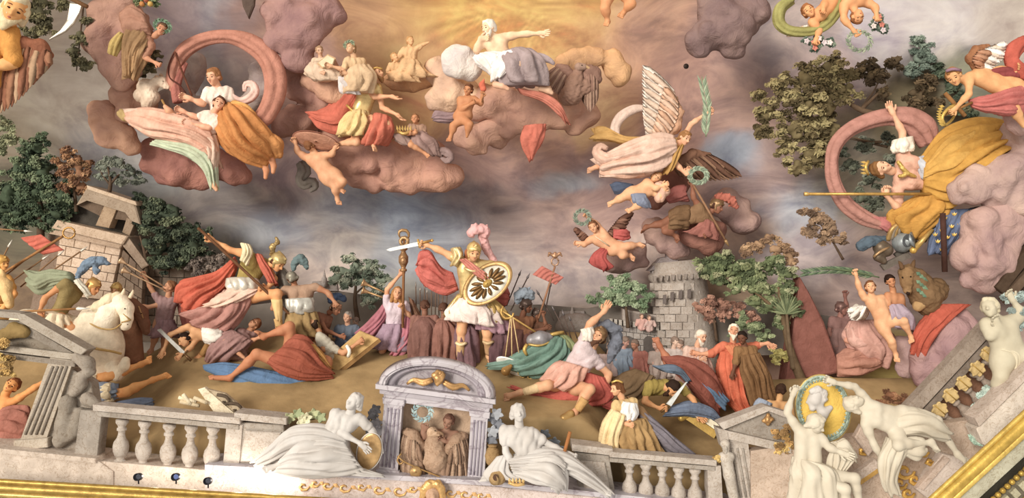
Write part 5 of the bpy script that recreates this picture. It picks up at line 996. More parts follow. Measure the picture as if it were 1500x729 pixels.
tree('dark brown spray of oak leaves above the raised hand', ['57452c', '6e5834', '483824'], '1285,108,0,22 1308,92,0,16 1270,100,0,14 1292,138,0,12', [('1262,158,0 1282,130,0 1290,105,0', [1.8, 1.2, .8])], 4.4, 1.2, base=(1275, 150, 0))
tree('dark brown leaves between the raised hand and the winged youth', ['57452c', '6a5434', '44361f'], '1345,140,0,22 1360,118,0,16 1335,160,0,14 1375,150,-2,14', [('1330,180,0 1345,150,0 1358,118,0', [2, 1.4, .8])], 4.4, 1.2, base=(1338, 175, 0))
tree('tall soft green poplar behind the brown leaves', ['68796c', '768878', '586a5e'], '1345,55,-4,22 1365,45,-4,16 1350,85,-4,22 1335,105,-6,16 1360,75,-4,20', [('1345,130,-4 1350,60,-4', [2, 1])], 3.4, 1.2, base=(1345, 130, -4))
tree('reddish brown tree top behind the winged youth', ['7c5648', '90685a', '6a4438'], '1425,45,0,22 1412,65,0,16 1440,62,0,16 1450,40,0,10 1400,85,0,14', [('1420,110,0 1425,45,0', [2, 1])], 4.2, 1.1, base=(1420, 110, 0))
tree('dark green tree at the upper edge beside the winged youth', ['3e4c3a', '54624a', '6a6a48'], '1480,45,-4,24 1500,60,-4,24 1470,75,-4,18 1395,125,-8,18 1410,160,-8,22 1380,105,-8,18', None, 4.2, 1.1)
tree('olive branch at the top corner', ['6a5e3c', '86784c'], '1465,5,0,16 1490,15,0,16 1450,-6,0,14', [('1510,-20,0 1480,10,0', [1.6, .8])], 4, 1.1, base=(1480, 30, 0))
tree('dark grey green thicket inside the rosy hoop of drapery', ['5c6250', '6e7460', '4a5042', '7c8070'], '1265,215,-2,18 1248,240,-2,16 1272,262,-2,16 1300,205,-2,16 1285,300,-2,18 1262,290,-2,16 1310,235,-4,20 1235,225,-2,10', [('1300,215,0 1268,208,2 1240,202,0', [2, 1.5, .8])], 3.8, .9)
sky(1420, 130, 1.1)
r = person('winged youth with purple headband reaching down with a golden crown', 26, 'hd:1397,112,14 nk:1412,116,8 sa:1420,112,8 sb:1432,106,-2 ea:1419,138,18 wa:1400,158,22 ga:1392,164,22 eb:1462,102,-2 wb:1478,100,4 pv:1474,128,2 ha:1472,136,8 hb:1474,120,0 ka:1486,160,22 aa:1500,185,16 kb:1520,138,8', (-.5, .45, .75), 'skin:d6a066', '9a662e', up=(-.5, -1, 0), curl=(1, 1.1))
rope(r, 'headband', '8c6a7c', '1386,104,22 1396,101,27 1407,103,22', 2.2, 8); tube(r, 'pink_drapery', 'b8625c', '1418,146,10 1440,142,18 1470,135,16 1500,130,8', '1424,158,12 1450,166,20 1478,168,22 1505,165,10', [4, 10, 14, 8], 7, .22)
wg = blob(r, 'wing', '94603c', '1432,102,-4,7 1424,85,-4,8 1430,74,-4,7 1445,70,-4,6', 1.4, 4, 'fur', 1.1); feathers(wg, ['ece2da', 'd8c0ac', 'f0e8e2'], '1434,100,0 1430,86,2 1440,74,2 1455,68,2', '1446,112,-2 1458,96,0 1470,84,0 1474,66,0', 12, 5); feathers(wg, ['a87050', 'b88464'], '1430,100,4 1424,86,5 1432,76,5', '1440,104,3 1442,92,4 1452,80,4', 8, 4.5)
t = thing('crown', 'golden spiked crown hanging from the winged youth\'s hand', 'crown', (1388, 188, 22)); rope(t, 'band', 'gold:c09a3c', '1384,184,22 1380,172,24 1388,160,24 1398,154,22', 2.4, 8); rope(t, 'band', 'gold:a8842e', '1384,184,18 1394,176,14 1400,164,14 1398,154,18', 2, 8)
for i in range(8): a = (1384-(4*math.sin(i/7*3.1)), 184-i*4); leaf1(t, 'gold:d2ac44', (*a, 25), (a[0]-9, a[1]-3+i*.3, 24), 2.2, 'point')
t = thing('crossed_sticks', 'two crossed wooden sticks held by the winged youth', 'sticks', (1400, 172, 18)); rod(t, 'stick', 'wood:8a5c2a', '1384,136,18 1414,170,22', 3); rod(t, 'stick', 'wood:96662e', '1380,170,20 1424,150,18', 2)
t = tag(rope(None, 'red_drapery', 'b5503e', '1500,62,0 1486,72,2 1482,88,4 1492,102,4 1512,110,0', [10, 11, 9, 10, 10], 12, 5, .2), 'billowing red drapery at the edge beside the winged youth', 'drapery'); t = tag(rope(None, 'sleeve', '8a3c3c', '1450,108,0 1470,106,4 1492,108,2', [6, 8, 7], 12, 4, .2), 'dark red roll of cloth under the winged youth\'s far hand', 'cloth')
# ---------------------------------------------------------------- golden robed woman
sky(1310, 250, 1.0)
r = person('crowned woman in a golden robe reclining inside a rosy hoop of drapery, arm raised', 27, 'hd:1289,246,14 nk:1304,250,8 sa:1314,282,8 sb:1322,220,6 ea:1318,308,12 wa:1298,286,22 ga:1293,278,22 eb:1322,194,10 wb:1308,166,12 ga:1305,152,12 pv:1372,258,4 ha:1372,276,8 hb:1374,240,4 ka:1430,225,30 kb:1440,200,20', (.05, -.35, 1), 'skin:e0b08c', '8a5e2e', top='d8a48c', sleeve=.45, female=True, up=(-1, -.05, 0), curl=(1.2, .3), hlen=.2)
tube(r, 'golden_robe', 'c08c28', '1348,232,8 1380,198,16 1420,180,20 1465,180,14 1490,190,8', '1352,288,16 1385,302,26 1420,278,32 1455,246,28 1485,222,14', [16, 30, 34, 26, 10], 12, .14); tube(r, 'golden_robe', 'cf9c3a', '1356,240,26 1390,205,40 1425,190,44', '1352,262,28 1395,245,48 1440,215,46', [6, 8, 5], 6, .25); tube(r, 'golden_robe', 'bf8828', '1345,285,16 1322,300,16 1302,316,10 1312,338,8', '1392,284,20 1388,312,20 1362,335,16 1350,352,10', [12, 18, 14, 6], 9, .2)
tube(r, 'sleeve', 'e8dccc', '1308,205,8 1308,216,10 1310,224,10', '1336,200,8 1336,214,8 1334,222,8', [11, 14, 10], 6, .18); blob(r, 'bodice_trim', 'gold:c8a24a', '1316,238,26,3 1322,246,28,3 1330,254,28,3 1340,258,24,2.5 | 1318,258,26,3 1326,256,28,3', 1, 1.5, 'fur', .7); tube(r, 'bodice', 'b8bcc8', '1338,234,14 1346,246,20 1350,262,20', '1352,228,10 1360,240,16 1362,258,16', [5, 7, 5], 4, .2)
rope(r, 'hoop_drapery', 'ae786c', '1296,330,2 1264,318,0 1236,296,0 1221,266,0 1218,236,0 1224,212,0 1242,192,0 1270,178,0 1302,171,0 1330,174,0 1350,188,0 1362,210,0', [7, 10, 10, 9, 8, 9, 9, 10, 11, 15, 18, 13], 14, 5, .22, nu=70, twist=.5); tube(r, 'hoop_drapery', 'b46a68', '1275,318,2 1285,330,4 1300,340,4', '1300,318,4 1312,328,6 1318,336,4', [6, 8, 5], 5, .2)
rope(r, 'crown', 'gold:cfa648', '1272,236,16 1268,245,20 1272,256,16', 2.2, 8)
for y in (238, 243, 249, 254): leaf1(r, 'gold:d8b050', (1270, y, 19), (1260, y-1, 18), 2, 'crown_point')
blob(r, 'slipper', 'gold:c08a4c', '1458,205,26,6 1462,214,28,8 1472,212,26,7', 1.2, 3); tube(r, 'pink_cuff', 'd09a8c', '1460,196,22 1480,196,18 1500,198,12', '1470,206,24 1485,206,20 1500,208,14', [5, 6, 5], 5, .2)
t = thing('sceptre', 'long golden lance lying across the golden robed woman', 'lance', (1275, 290, 28)); rod(t, 'shaft', 'gold:c09440', '1180,284,20 1374,284,30', 2.2); lathe(t, 'butt', 'gold:d2aa58', (1180, 284, 20), [(2.8, -2), (3, 3), (2.2, 5)], 10, (1, 0, 0))
# trophies
sky(1350, 340, 1.0)
t = thing('helmet', 'dark metal helmet with a blue plume in the heap of trophies', 'helmet', (1290, 385, 4)); blob(t, 'bowl', 'metal:6a5a4a', '1290,362,6,11 1298,366,6,10 | 1286,376,8,7 1294,382,8,5', 1.2, 4); rope(t, 'brim', 'gold:a8845a', '1280,376,14 1290,368,18 1302,362,14', 2, 8); blob(t, 'plume', '50606f', '1262,360,6,8 1272,354,8,8 1284,352,8,6 1296,350,4,4', 1.2, 3, 'fur', 1.4)
t = thing('pot', 'grey metal pot lying in the heap of trophies', 'pot', (1325, 365, 8)); lathe(t, 'body', 'metal:8a9094', (1322, 355, 8), [(4, -14), (12, -10), (15, 0), (12, 10), (8, 13), (12, 16)], 22, (.8, -.3, .9)); disc(t, 'mouth', '4a4c50', (1330, 352, 22), 8, 10, 20, 1)
t = thing('cuirass', 'brass banded armour under the hem of the golden robe', 'armour', (1325, 345, 2)); 
for i in range(4): rope(t, 'band', ['gold:b08a4c', 'metal:9a8a78'][i % 2], [(1300+i*5, 352-i*2, 6), (1308+i*4, 334-i*2, 12), (1330+i*3, 322+i, 12), (1348+i*2, 326+i*3, 6)], 3.6, 10)
t = thing('baton', 'golden baton lying against the blue cloth', 'baton', (1345, 365, 18)); rod(t, 'shaft', 'gold:c8a050', '1366,336,20 1340,364,18', [3, 4.5]); lathe(t, 'knob', 'gold:d8a840', (1338, 366, 18), [(1, -5), (5, -2), (5, 2), (2, 5)], 12, (-.6, .6, 0))
t = thing('blue_cloth', 'blue cloth sown with golden flowers draped over the cloud', 'cloth', (1390, 350, 14)); tube(t, 'cloth', '5f6c8c', '1378,308,20 1368,335,20 1360,370,14', '1428,306,20 1418,325,24 1385,372,18', [10, 18, 12], 8, .18); tube(t, 'cloth_end', '525e78', '1420,305,16 1450,302,14 1484,318,8', '1425,318,18 1455,318,16 1470,328,10', [6, 9, 5], 6, .22)
for i, (x, y) in enumerate(((1384, 320), (1398, 314), (1412, 318), (1380, 338), (1394, 332), (1406, 330), (1374, 354), (1388, 348), (1398, 344), (1380, 366), (1422, 311), (1370, 344))):
    for j in range(3): leaf1(t, 'gold:d8b04c', (x, y+2, 42-abs(y-335)*.25), (x+(j-1)*4, y-4+abs(j-1), 43-abs(y-335)*.25), 1.5, 'gold_flower')
t = thing('dark_rod', 'dark upright rod standing in front of the big swirling cloud', 'rod', (1383, 398, 34)); rod(t, 'shaft', 'wood:4a2e26', '1381,312,44 1384,398,40', 4); t = thing('brown_rod', 'short brown rod leaning on the blue cloth', 'rod', (1435, 318, 30)); rod(t, 'shaft', 'wood:7a4e30', '1430,316,34 1470,278,34', 3.4)
t = thing('dark_bundle', 'grey trophy boards under the pot', 'board', (1310, 390, 4)); slab(t, 'board', 'wood:6c625a', '1290,388 1330,368 1336,376 1296,396', 5, 6, inset=1); slab(t, 'board', 'wood:5a544e', '1310,372 1340,350 1348,356 1318,380', 5, 2, inset=1)
sky(1340, 420, 1.0)
t = thing('wolf', 'brown wolf with green leaves at its neck above the red cloth', 'wolf', (1345, 450, 4))
blob(t, 'body', '7a5c3c', '1330,400,12,13 1342,412,10,18 1356,432,8,22 1370,425,2,18 | 1360,450,6,14', 1.6, 5, 'fur', 1.6); blob(t, 'head', '8a6842', '1328,402,18,11 1328,414,22,8 1330,426,24,5 | 1326,426,24,3', 1.2, 3, 'fur', .8); rope(t, 'ear', '6a4c30', '1322,394,20 1319,386,18 1316,382,16', [3.5, 3, .6], 8); rope(t, 'ear', '6a4c30', '1336,394,18 1338,385,16 1340,380,14', [3.5, 3, .6], 8)
blob(t, 'paw', 'b08a58', '1345,448,16,8 1362,438,20,6 1374,434,20,5', 1.2, 3); lathe(t, 'eye', '1c120c', (1322, 406, 29), [(.1, -1.4), (1.5, 0), (.1, 1.4)], 8); lathe(t, 'eye', '1c120c', (1334, 405, 29), [(.1, -1.4), (1.5, 0), (.1, 1.4)], 8); rope(t, 'nose', '2c1c14', '1328,429,28 1332,430,28', 2.2, 8)
for i in range(9): leaf1(t, ['5c7a64', '6f8c70'][i % 2], (1342+i % 3*4, 398+i*4, 28), (1350+i % 3*5, 404+i*4, 30), 3, 'leaf')
r = person('dark haired child peeping from behind the brown wolf', 18, 'hd:1304,411,8 nk:1308,424,4 sa:1300,432,6 sb:1322,434,2 ea:1302,446,10 pv:1318,458,-6', (-.1, .1, 1), 'skin:c08458', '2e1c14', fat=1.1, hands=False, curl=(.5, .5))
r = person('naked flying boy holding a long palm branch aloft with mauve drapery', 19, 'hd:1275,420,12 nk:1276,432,8 sa:1266,436,10 sb:1292,436,6 ea:1258,420,12 wa:1254,403,14 ga:1252,396,14 eb:1306,450,8 wb:1318,462,10 pv:1296,472,8 ha:1290,474,8 hb:1304,470,8 ka:1306,500,14 aa:1312,518,8 ta:1314,530,14 kb:1324,470,24 ab:1334,492,18 tb:1336,502,24', (-.35, -.3, 1), 'skin:dca678', '7a4a28', fat=1.1, curl=(1.2, .5))
tube(r, 'drapery', 'a894a4', '1302,446,10 1306,462,16 1312,480,14', '1322,446,6 1336,462,8 1338,484,6', [7, 10, 7], 6, .22)
feathers(r, ['f0e8e0', 'e0d4cc'], '1272,450,-2 1264,448,0 1256,450,0', '1260,468,-4 1246,468,-2 1240,456,-2', 9, 5)
t = thing('palm_branch', 'long dark green palm branch lying along the raised hand of the flying boy', 'palm', (1230, 405, 14)); rope(t, 'stalk', '5a6a4a', '1172,402,8 1200,394,12 1240,396,14 1288,406,14', [.6, 1.2, 1.6, 1], 6)
for i in range(22):
    x = 1178+i*4.6; y = 400-7*math.sin(i/22*3)+i*.2
    for s in (-1, 1): leaf1(t, ['5c6e54', '4a5c48', '6e8060'][i % 3], (x+6, y, 13), (x-9, y+s*6, 12), 1.8)
tube_ = tag(tube(None, 'red_cloth', 'b5503a', '1372,446,8 1352,470,14 1340,490,14 1334,510,10', '1420,446,10 1390,470,20 1362,500,20 1350,532,10', [8, 12, 12, 6], 8, .2), 'red cloth hanging over the cloud below the brown wolf', 'cloth')
sky(1260, 490, .8)
r = person('white haired figure crouched in a rosy robe behind the flying boy', 20, 'hd:1257,456,4 nk:1262,468,0 sa:1246,478,2 sb:1282,478,-2 ea:1240,498,10 wa:1258,504,18 pv:1270,512,-4', (-.3, .4, .7), 'skin:c8927a', 'e8dcd0', hlen=.3, hands=False)
tube(r, 'robe', 'c9968a', '1246,470,4 1240,490,10 1252,512,8 1270,530,4', '1280,468,2 1300,488,6 1306,510,6 1300,535,2', [12, 18, 18, 8], 9, .2); tube(r, 'robe', 'b07a68', '1225,520,0 1240,512,6 1262,510,8', '1226,550,0 1255,548,6 1290,535,4', [8, 16, 14], 7, .18); rope(r, 'robe_roll', 'd0a094', '1244,480,12 1250,498,16 1266,500,16 1278,490,14', [6, 8, 8, 6], 10, 4, .2)
sky(1230, 470, .45)
r = person('shadowy plum coloured warrior raising an arm behind the rosy robe', 18, 'hd:1233,452,0 nk:1231,463,-2 sa:1219,468,0 sb:1244,468,-2 ea:1214,486,2 wa:1220,500,6 eb:1240,450,2 wb:1238,434,4 pv:1230,510,-4', (.6, 0, .6), 'skin:8f6258', '5a3a38', top='84605c', topkind='plain', sleeve=.5, helm=('metal:7a5a54',), curl=(1, 1), eyes=False); tube(r, 'robe', '7c5c58', '1218,480,0 1212,505,2 1208,535,0', '1244,480,0 1250,505,2 1254,535,0', [8, 12, 12], 7, .2)

cl(495, 140, .75, 'rosy peach cloud the pale poet leans on', 'c89c80', '468,122,0,14 482,130,4,17 500,138,4,14 | 456,118,0,12 515,128,-4,14 540,128,-6,14', ts=1.6); cl(600, 120, .25, 'faint golden cloud under the faint golden figures', 'd0a070', '575,118,0,12 598,120,0,14 622,116,0,12 640,112,-2,10', ts=1.2)

sky(1480, 420, .9)
t = thing('timber_stack', 'dark brown timber beams behind the white stone child at the edge', 'beam', (1485, 445, 0)); slab(t, 'beam', 'wood:4c3a2c', '1458,420 1505,362 1512,376 1470,430', 8, -6, inset=1.5); slab(t, 'beam', 'wood:5e4a3a', '1466,436 1510,390 1515,402 1476,446', 8, -2, inset=1.5); slab(t, 'board', 'wood:3c2e24', '1450,410 1520,340 1520,430 1480,440', 6, -14)
sky(363, 8, .5); tag(slab(None, 'dark_drapery', '5a4840', '352,-10 374,-10 372,8 364,27 356,10', 5, 0, inset=2), 'dark pointed tip of drapery hanging at the top edge above the pink hoop', 'drapery')
sky(1005, 97, .05); t = tag(lathe(None, 'ceiling_hook', 'metal:3a2e2a', (1005, 97, 0), [(2.5, -2), (4, 0), (3.6, 1.5), (1.6, 1), (1.2, 4)], 14, (0, 0, 1)), 'tiny dark iron hook ring in the sky above the palm branch', 'hook')
# ---------------------------------------------------------------- buildings and trees behind
at(14.6)
t = thing('stone_gatehouse', 'tilted stone block with a roofed pillar porch above the riders', 'building', (140, 480, 0))
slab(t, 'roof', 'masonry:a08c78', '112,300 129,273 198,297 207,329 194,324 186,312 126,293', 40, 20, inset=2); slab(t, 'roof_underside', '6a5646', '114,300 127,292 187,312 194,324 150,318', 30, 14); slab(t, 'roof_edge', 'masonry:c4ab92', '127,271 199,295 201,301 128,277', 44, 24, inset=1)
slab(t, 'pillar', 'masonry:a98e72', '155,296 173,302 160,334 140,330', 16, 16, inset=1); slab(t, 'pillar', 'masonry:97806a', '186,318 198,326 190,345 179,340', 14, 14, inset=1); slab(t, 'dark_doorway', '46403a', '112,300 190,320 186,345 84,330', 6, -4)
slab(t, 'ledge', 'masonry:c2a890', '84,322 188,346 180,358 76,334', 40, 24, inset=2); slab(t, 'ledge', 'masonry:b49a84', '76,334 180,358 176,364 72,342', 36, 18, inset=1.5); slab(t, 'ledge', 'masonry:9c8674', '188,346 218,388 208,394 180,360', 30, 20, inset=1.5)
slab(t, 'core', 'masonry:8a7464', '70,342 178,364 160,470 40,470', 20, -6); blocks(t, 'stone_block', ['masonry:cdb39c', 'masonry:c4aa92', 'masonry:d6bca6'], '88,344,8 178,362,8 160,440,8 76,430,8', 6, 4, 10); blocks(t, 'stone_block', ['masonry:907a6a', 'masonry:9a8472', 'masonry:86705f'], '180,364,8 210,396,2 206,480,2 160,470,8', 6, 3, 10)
at(14.9)
t = thing('stone_wall', 'low grey brown wall behind the trumpeter', 'wall', (270, 490, 0)); slab(t, 'core', 'masonry:7c6c60', '205,388 335,394 335,500 205,500', 12, -6); blocks(t, 'stone_block', ['masonry:8f7e70', 'masonry:857466', 'masonry:99887a'], '205,390 335,396 335,490 205,490', 7, 6, 8)
at(14.7)
t = thing('castle', 'grey battlemented castle wall with dark arches behind the fallen chief', 'castle', (935, 520, 0)); slab(t, 'core', 'masonry:8d8684', '893,472 974,482 984,600 886,600', 30, -4)
blocks(t, 'stone_block', ['masonry:a39b98', 'masonry:aca4a0', 'masonry:999190'], '893,474 973,484 980,575 888,575', 11, 8, 6, 2, .6)
for i in range(12): slab(t, 'battlement', 'masonry:b0a8a2', [(893+i*6.8, 466+i*.95), (897.6+i*6.8, 466.6+i*.95), (897.6+i*6.8, 475+i*.95), (893+i*6.8, 474+i*.95)], 20, 8, inset=.8)
for x, y in ((920, 500), (951, 500)): slab(t, 'arch_opening', '5f5754', [(x-8, y+20)]+[(x-8*math.cos(a), y-8*math.sin(a)) for a in np.linspace(0, 3.14, 8)]+[(x+8, y+20)], 3, 7)
slab(t, 'loggia', 'masonry:a89c96', '912,452 966,462 966,484 912,474', 20, 2, inset=1); slab(t, 'loggia_opening', '877a74', '918,456 962,464 962,480 918,472', 2, 4)
at(14.5)
for i, x in enumerate((940, 951)):
    person('tiny rosy figure at the castle balcony, ' + ('nearer the trees' if i == 0 else 'nearer the tower'), 7.5, f'hd:{x},{463+i*2},0 sa:{x-6},{469+i*2},0 sb:{x+6},{469+i*2},0 ea:{x-8},{476+i*2},2 eb:{x+9},{475+i*2},2 pv:{x},{480+i*2},0', (.3, .1, 1), 'skin:d0a890', '8a6a5a', top=['c89890', 'c0a09a'][i], sleeve=1, eyes=False, hands=False, lod=1.4)
at(14.9)
t = thing('round_tower', 'leaning round grey tower above the castle wall', 'tower', (1000, 510, 0))
lathe(t, 'shaft', 'masonry:a89c94', (1005, 520, -10), [(49, -60), (48, 0), (46, 30), (43, 80), (40, 112), (44, 116), (44, 122), (38, 126), (36, 140)], 32, (-.10, -1, 0))
random.seed(3)
for r_ in range(9):
    for c in range(7):
        a = -1.2+c*.4+(r_ % 2)*.2; rr = 48-r_*.8; cx = 1005-(10+r_*13)*.1+rr*math.sin(a)*.98; w = 6.6*math.cos(a)*1.25; y = 520-8-r_*11.5
        slab(t, 'stone_block', ['masonry:b2a69e', 'masonry:aca098', 'masonry:b6aaa2'][(r_+c*2) % 3], [(cx-w, y-5.4, rr*math.cos(a)-9), (cx+w, y-5.4, rr*math.cos(a)-9), (cx+w, y+5.4, rr*math.cos(a)-9), (cx-w, y+5.4, rr*math.cos(a)-9.6)], 6, 0, inset=.6)
for x, y in ((974, 432), (985, 428), (997, 425), (1010, 424)): slab(t, 'window', '6a5f5c', [(x-2.5, y), (x+2.5, y-1), (x+2, y+12), (x-3, y+13)], 2, 40)
for i in range(9): slab(t, 'corbel', 'masonry:968a84', [(957+i*9, 404-i*.6), (962+i*9, 404-i*.6), (961+i*9, 412-i*.6), (958+i*9, 412-i*.6)], 5, 38-abs(i-4)*2.5, inset=.6)
at(15.0); t = thing('house', 'small pale house on top of the round tower', 'house', (972, 400, 0)); slab(t, 'wall', 'masonry:aaa0a0', '955,396 992,386 994,404 957,412', 20, 4, inset=1); slab(t, 'roof', 'masonry:8f8588', '950,397 968,378 990,374 996,387', 26, 8, inset=1); slab(t, 'chimney', 'masonry:9a9092', '975,366 980,365 981,378 976,379', 8, 4, inset=.6)
at(14.9)
for i, (x, y, h, w) in enumerate(((475, 408, 26, 5), (838, 452, 16, 4), (858, 462, 14, 3))):
    t = thing('spire', ['pale far spire on a hill behind the bearded dying man', 'taller far spire behind the raised hand of the fallen chief', 'shorter far spire beside the castle trees'][i], 'tower', (x, y+12, 0)); lathe(t, 'shaft', 'masonry:b0a6a4', (x, y+12, 0), [(w, 0), (w*.8, h*.5), (w*.5, h*.55), (.3, h)], 10); slab(t, 'hall', 'masonry:a89e9c', [(x-18, y+4), (x+18, y+3), (x+20, y+18), (x-20, y+18)], 8, -4, inset=1)
at(15.0)
struct(slab(None, 'distant_hills', 'ground:8b8078', '190,470 260,440 330,452 420,440 480,424 560,436 640,450 720,448 790,446 860,452 920,440 1000,450 1100,440 1250,470 1250,520 190,520', 6, 0))
t = thing('dome', 'low grey domed building behind the green drapery', 'building', (845, 480, 0)); lathe(t, 'dome', 'masonry:9c918c', (845, 485, 10), [(32, 0), (31, 10), (26, 19), (15, 25), (1, 27)], 24)
LG = ['3f5038', '56694a', '6f7e58', '2f3d2c']
at(14.5)
tree('dense dark green tree at the edge beside the rusty tree', LG, '50,222,0,22 32,250,2,26 62,252,4,28 20,285,2,30 52,285,6,28 85,290,4,26 40,312,4,28 78,318,4,26 98,300,2,18 15,315,0,26 60,205,0,14 100,275,0,16', [('60,360,0 58,300,4 52,230,4', [6, 4, 2])], 3.4, 1.1, base=(60, 360, 0))
tree('rust brown tree beside the dense green tree', ['8a5a34', 'a5713f', '70482c', 'b88550'], '98,226,2,14 90,243,2,15 112,240,4,16 122,256,2,14 102,262,4,18 118,272,2,14 92,275,2,14 128,240,0,10', [('112,310,0 106,250,2', [3, 1.5])], 3.2, 1.2, base=(112, 310, 0))
tree('airy grey green tree behind the porch roof', ['6f7668', '858a78', '5c6458'], '150,240,0,14 172,238,0,15 190,252,0,13 160,255,0,12 200,265,0,11 145,258,0,9 180,265,0,10', [('158,288,2 162,268,4 158,245,2', [4, 2.5, 1]), ('160,272,4 175,255,2 190,248,0', [2, 1.2, .8]), ('161,270,4 150,256,2 146,244,0', [1.6, 1, .7])], 2.8, .9, base=(158, 290, 0))
tree('dark green tree behind the gatehouse and the raised spear', ['3a4634', '505c44', '67704f', '2c3529'], '205,292,0,14 228,300,2,20 248,312,2,22 222,325,4,24 250,345,4,28 275,360,2,26 225,360,4,24 262,380,2,22 285,335,0,14 300,345,0,16 240,385,2,18 300,370,-2,16', [('215,400,6 212,370,8 205,345,6', [4, 2.5, 1.2]), ('213,372,8 224,352,8', [1.8, .8])], 3.4, 1.1, base=(230, 400, 0))
tree('mauve brown leafy tree behind the spearman\'s red cloak', ['7a6a60', '8f7c70', '695a52'], '285,385,0,14 305,378,0,12 315,392,0,14 290,398,0,12 325,380,0,10 270,378,0,10', [('290,440,0 296,410,2 310,385,2', [3, 2, 1])], 3, 1.1, base=(290, 440, 0))
tree('pale yellow green tree at the edge above the dense green tree', ['8f9468', 'a8a878', '7a8058'], '5,185,0,16 14,205,0,16 0,215,0,14', None, 3, 1.2)
tree('grey green oak behind the trumpets', ['6f7c68', '8a937c', 'a0a48c', '5c6a58'], '512,380,2,14 500,398,2,16 525,395,2,18 545,392,2,16 558,408,2,16 535,412,4,16 508,412,2,14 492,410,0,12 555,428,0,14 540,440,0,14', [('524,470,2 520,440,4 522,410,4', [4, 3, 1.5]), ('521,430,4 540,412,4', [1.6, .9])], 3, 1.1, base=(524, 470, 0))
tree('soft green tree between the castle and the fallen chief\'s raised hand', ['7a9068', '93a57e', '66805a'], '905,412,2,16 920,420,2,20 895,430,2,16 938,428,2,16 915,438,2,20 885,440,0,12 940,445,0,14 868,440,-2,10', [('920,480,0 916,440,2', [3, 1.5])], 3.2, 1.2, base=(918, 480, 0))
at(14.1)
tree('great olive green tree above the red robed elder', ['5f6c40', '7a8450', '96986a', '4a5634'], '1035,392,2,20 1055,382,2,20 1075,395,4,22 1050,408,4,20 1095,400,4,24 1115,392,2,20 1110,420,4,22 1080,420,4,18 1135,382,2,18 1150,398,2,18 1150,425,2,20 1130,445,4,20 1160,450,2,18 1145,470,2,16 1105,442,2,14', [('1182,575,10 1160,520,12 1148,470,10 1140,420,8', [8, 6, 4, 2]), ('1146,460,10 1115,435,8 1085,410,6', [3.5, 2.2, 1.2]), ('1150,480,10 1165,450,8', [2, 1])], 3.6, 1.0, tcol='6a543c', base=(1180, 580, 0))
tree('rusty red tree behind the white bearded elders', ['8f5f4a', 'a8745c', '784e3e'], '1038,440,2,14 1055,448,2,16 1025,452,2,12 1062,462,2,12 1040,462,2,12 1080,452,0,12 1100,465,0,12', [('1050,500,0 1046,470,2 1040,445,2', [2.5, 1.6, .9])], 3.2, 1.1, base=(1050, 500, 0))
tree('orange brown tree tops above the great olive tree', ['96704a', 'ae8658', '7e5c40'], '1140,362,0,16 1110,360,0,14 1155,372,0,14 1095,368,0,12 1125,350,0,10 1160,385,0,10', [('1140,395,0 1132,360,0', [2, 1])], 3.4, 1.1, base=(1140, 395, 0))
tree('rust brown oak below the lance and beside the rosy hoop', ['8a6a4c', 'a07c58', '6f543e'], '1195,320,0,18 1215,335,0,18 1205,350,0,14 1185,340,0,12 1228,350,0,12 1180,310,0,10', [('1235,380,0 1212,340,2', [2.2, 1])], 3.8, 1.0, base=(1225, 385, 0))
tree('light green shrub behind the brown robed youth', ['7c8a5a', '94a06c', '66744c'], '1090,470,2,14 1108,478,2,14 1078,485,0,12 1118,492,2,12', None, 3, 1.2); tree('bright yellow green shrub beside the tree trunk', ['b8a83c', 'c8bc58', '948830'], '1140,515,2,10 1150,522,2,9 1135,525,2,8', None, 3, 1.4)
t = thing('palm', 'dark green spiky palm growing before the tree trunk', 'palm', (1155, 540, 14)); rope(t, 'trunk', 'wood:6a5640', '1162,540,14 1156,500,16 1152,455,18', [4, 3, 2], 8)
for i in range(18):
    a = math.pi*(.05+i*.053); leaf1(t, ['6a7452', '545f42', '808862'][i % 3], (1152, 460, 20), (1152+26*math.cos(a), 460-34*math.sin(a), 22+i % 4), 2.2, 'frond')
t = tag(slab(None, 'red_tent', '865248', '1172,406 1186,430 1206,470 1232,545 1150,560 1162,480', 30, 0, inset=3), 'dull red pointed tent between the palm and the shadowy warrior', 'tent')
# ---------------------------------------------------------------- left: riders
at(13.2)
t = thing('red_banner', 'small red banner on a long pole with a ring above the riders', 'banner', (10, 400, 0)); rod(t, 'pole', 'wood:a5713c', '4,400,4 92,346,6', 2); rope(t, 'ring', 'gold:b8863c', [(101+9*math.cos(a), 341+8*math.sin(a), 6) for a in np.linspace(0, 6.2, 12)], 1.4, 6); sheet(t, 'flag', 'c4604c', '30,348,2 60,343,2', '63,373,2 94,366,2', 2, 4, 1.5, 1.2)
for i, (a, b) in enumerate((((0, 410), (40, 378)), ((8, 418), (62, 380)), ((30, 420), (85, 374)), ((60, 408), (118, 368)), ((-5, 335), (35, 338)), ((-5, 395), (12, 362)))):
    t = thing('spear', ['white tipped spear nearest the edge below the red banner', 'white tipped spear just under the banner pole', 'longer spear crossing behind the banner pole', 'thin spear against the pale stone blocks', 'level spear at the edge above the red banner', 'short steep spear at the edge below the trees'][i], 'spear', (*b, 0), 'spears of the riders'); rod(t, 'shaft', 'wood:8a6440', [(*a, 0), (*b, 0)], 1.1); d = np.array(b)-a; d = d/np.linalg.norm(d); lathe(t, 'head', 'metal:d0c8bc', (*b, 0), [(.4, -1), (1.9, 2), (.2, 13)], 8, (d[0], d[1], 0))
at(12.9)
t = thing('horse', 'white horse head at the very edge behind the blue plumed rider', 'horse', (5, 470, 0)); blob(t, 'head', 'e0b878', '-20,440,0,20 0,415,4,14 8,420,8,11 12,436,12,7 14,446,12,6 | 4,402,6,4 2,394,6,2', 1.5, 4); blob(t, 'neck', 'd8a85c', '-12,430,-2,20 -14,470,-4,26', 2, 4); 
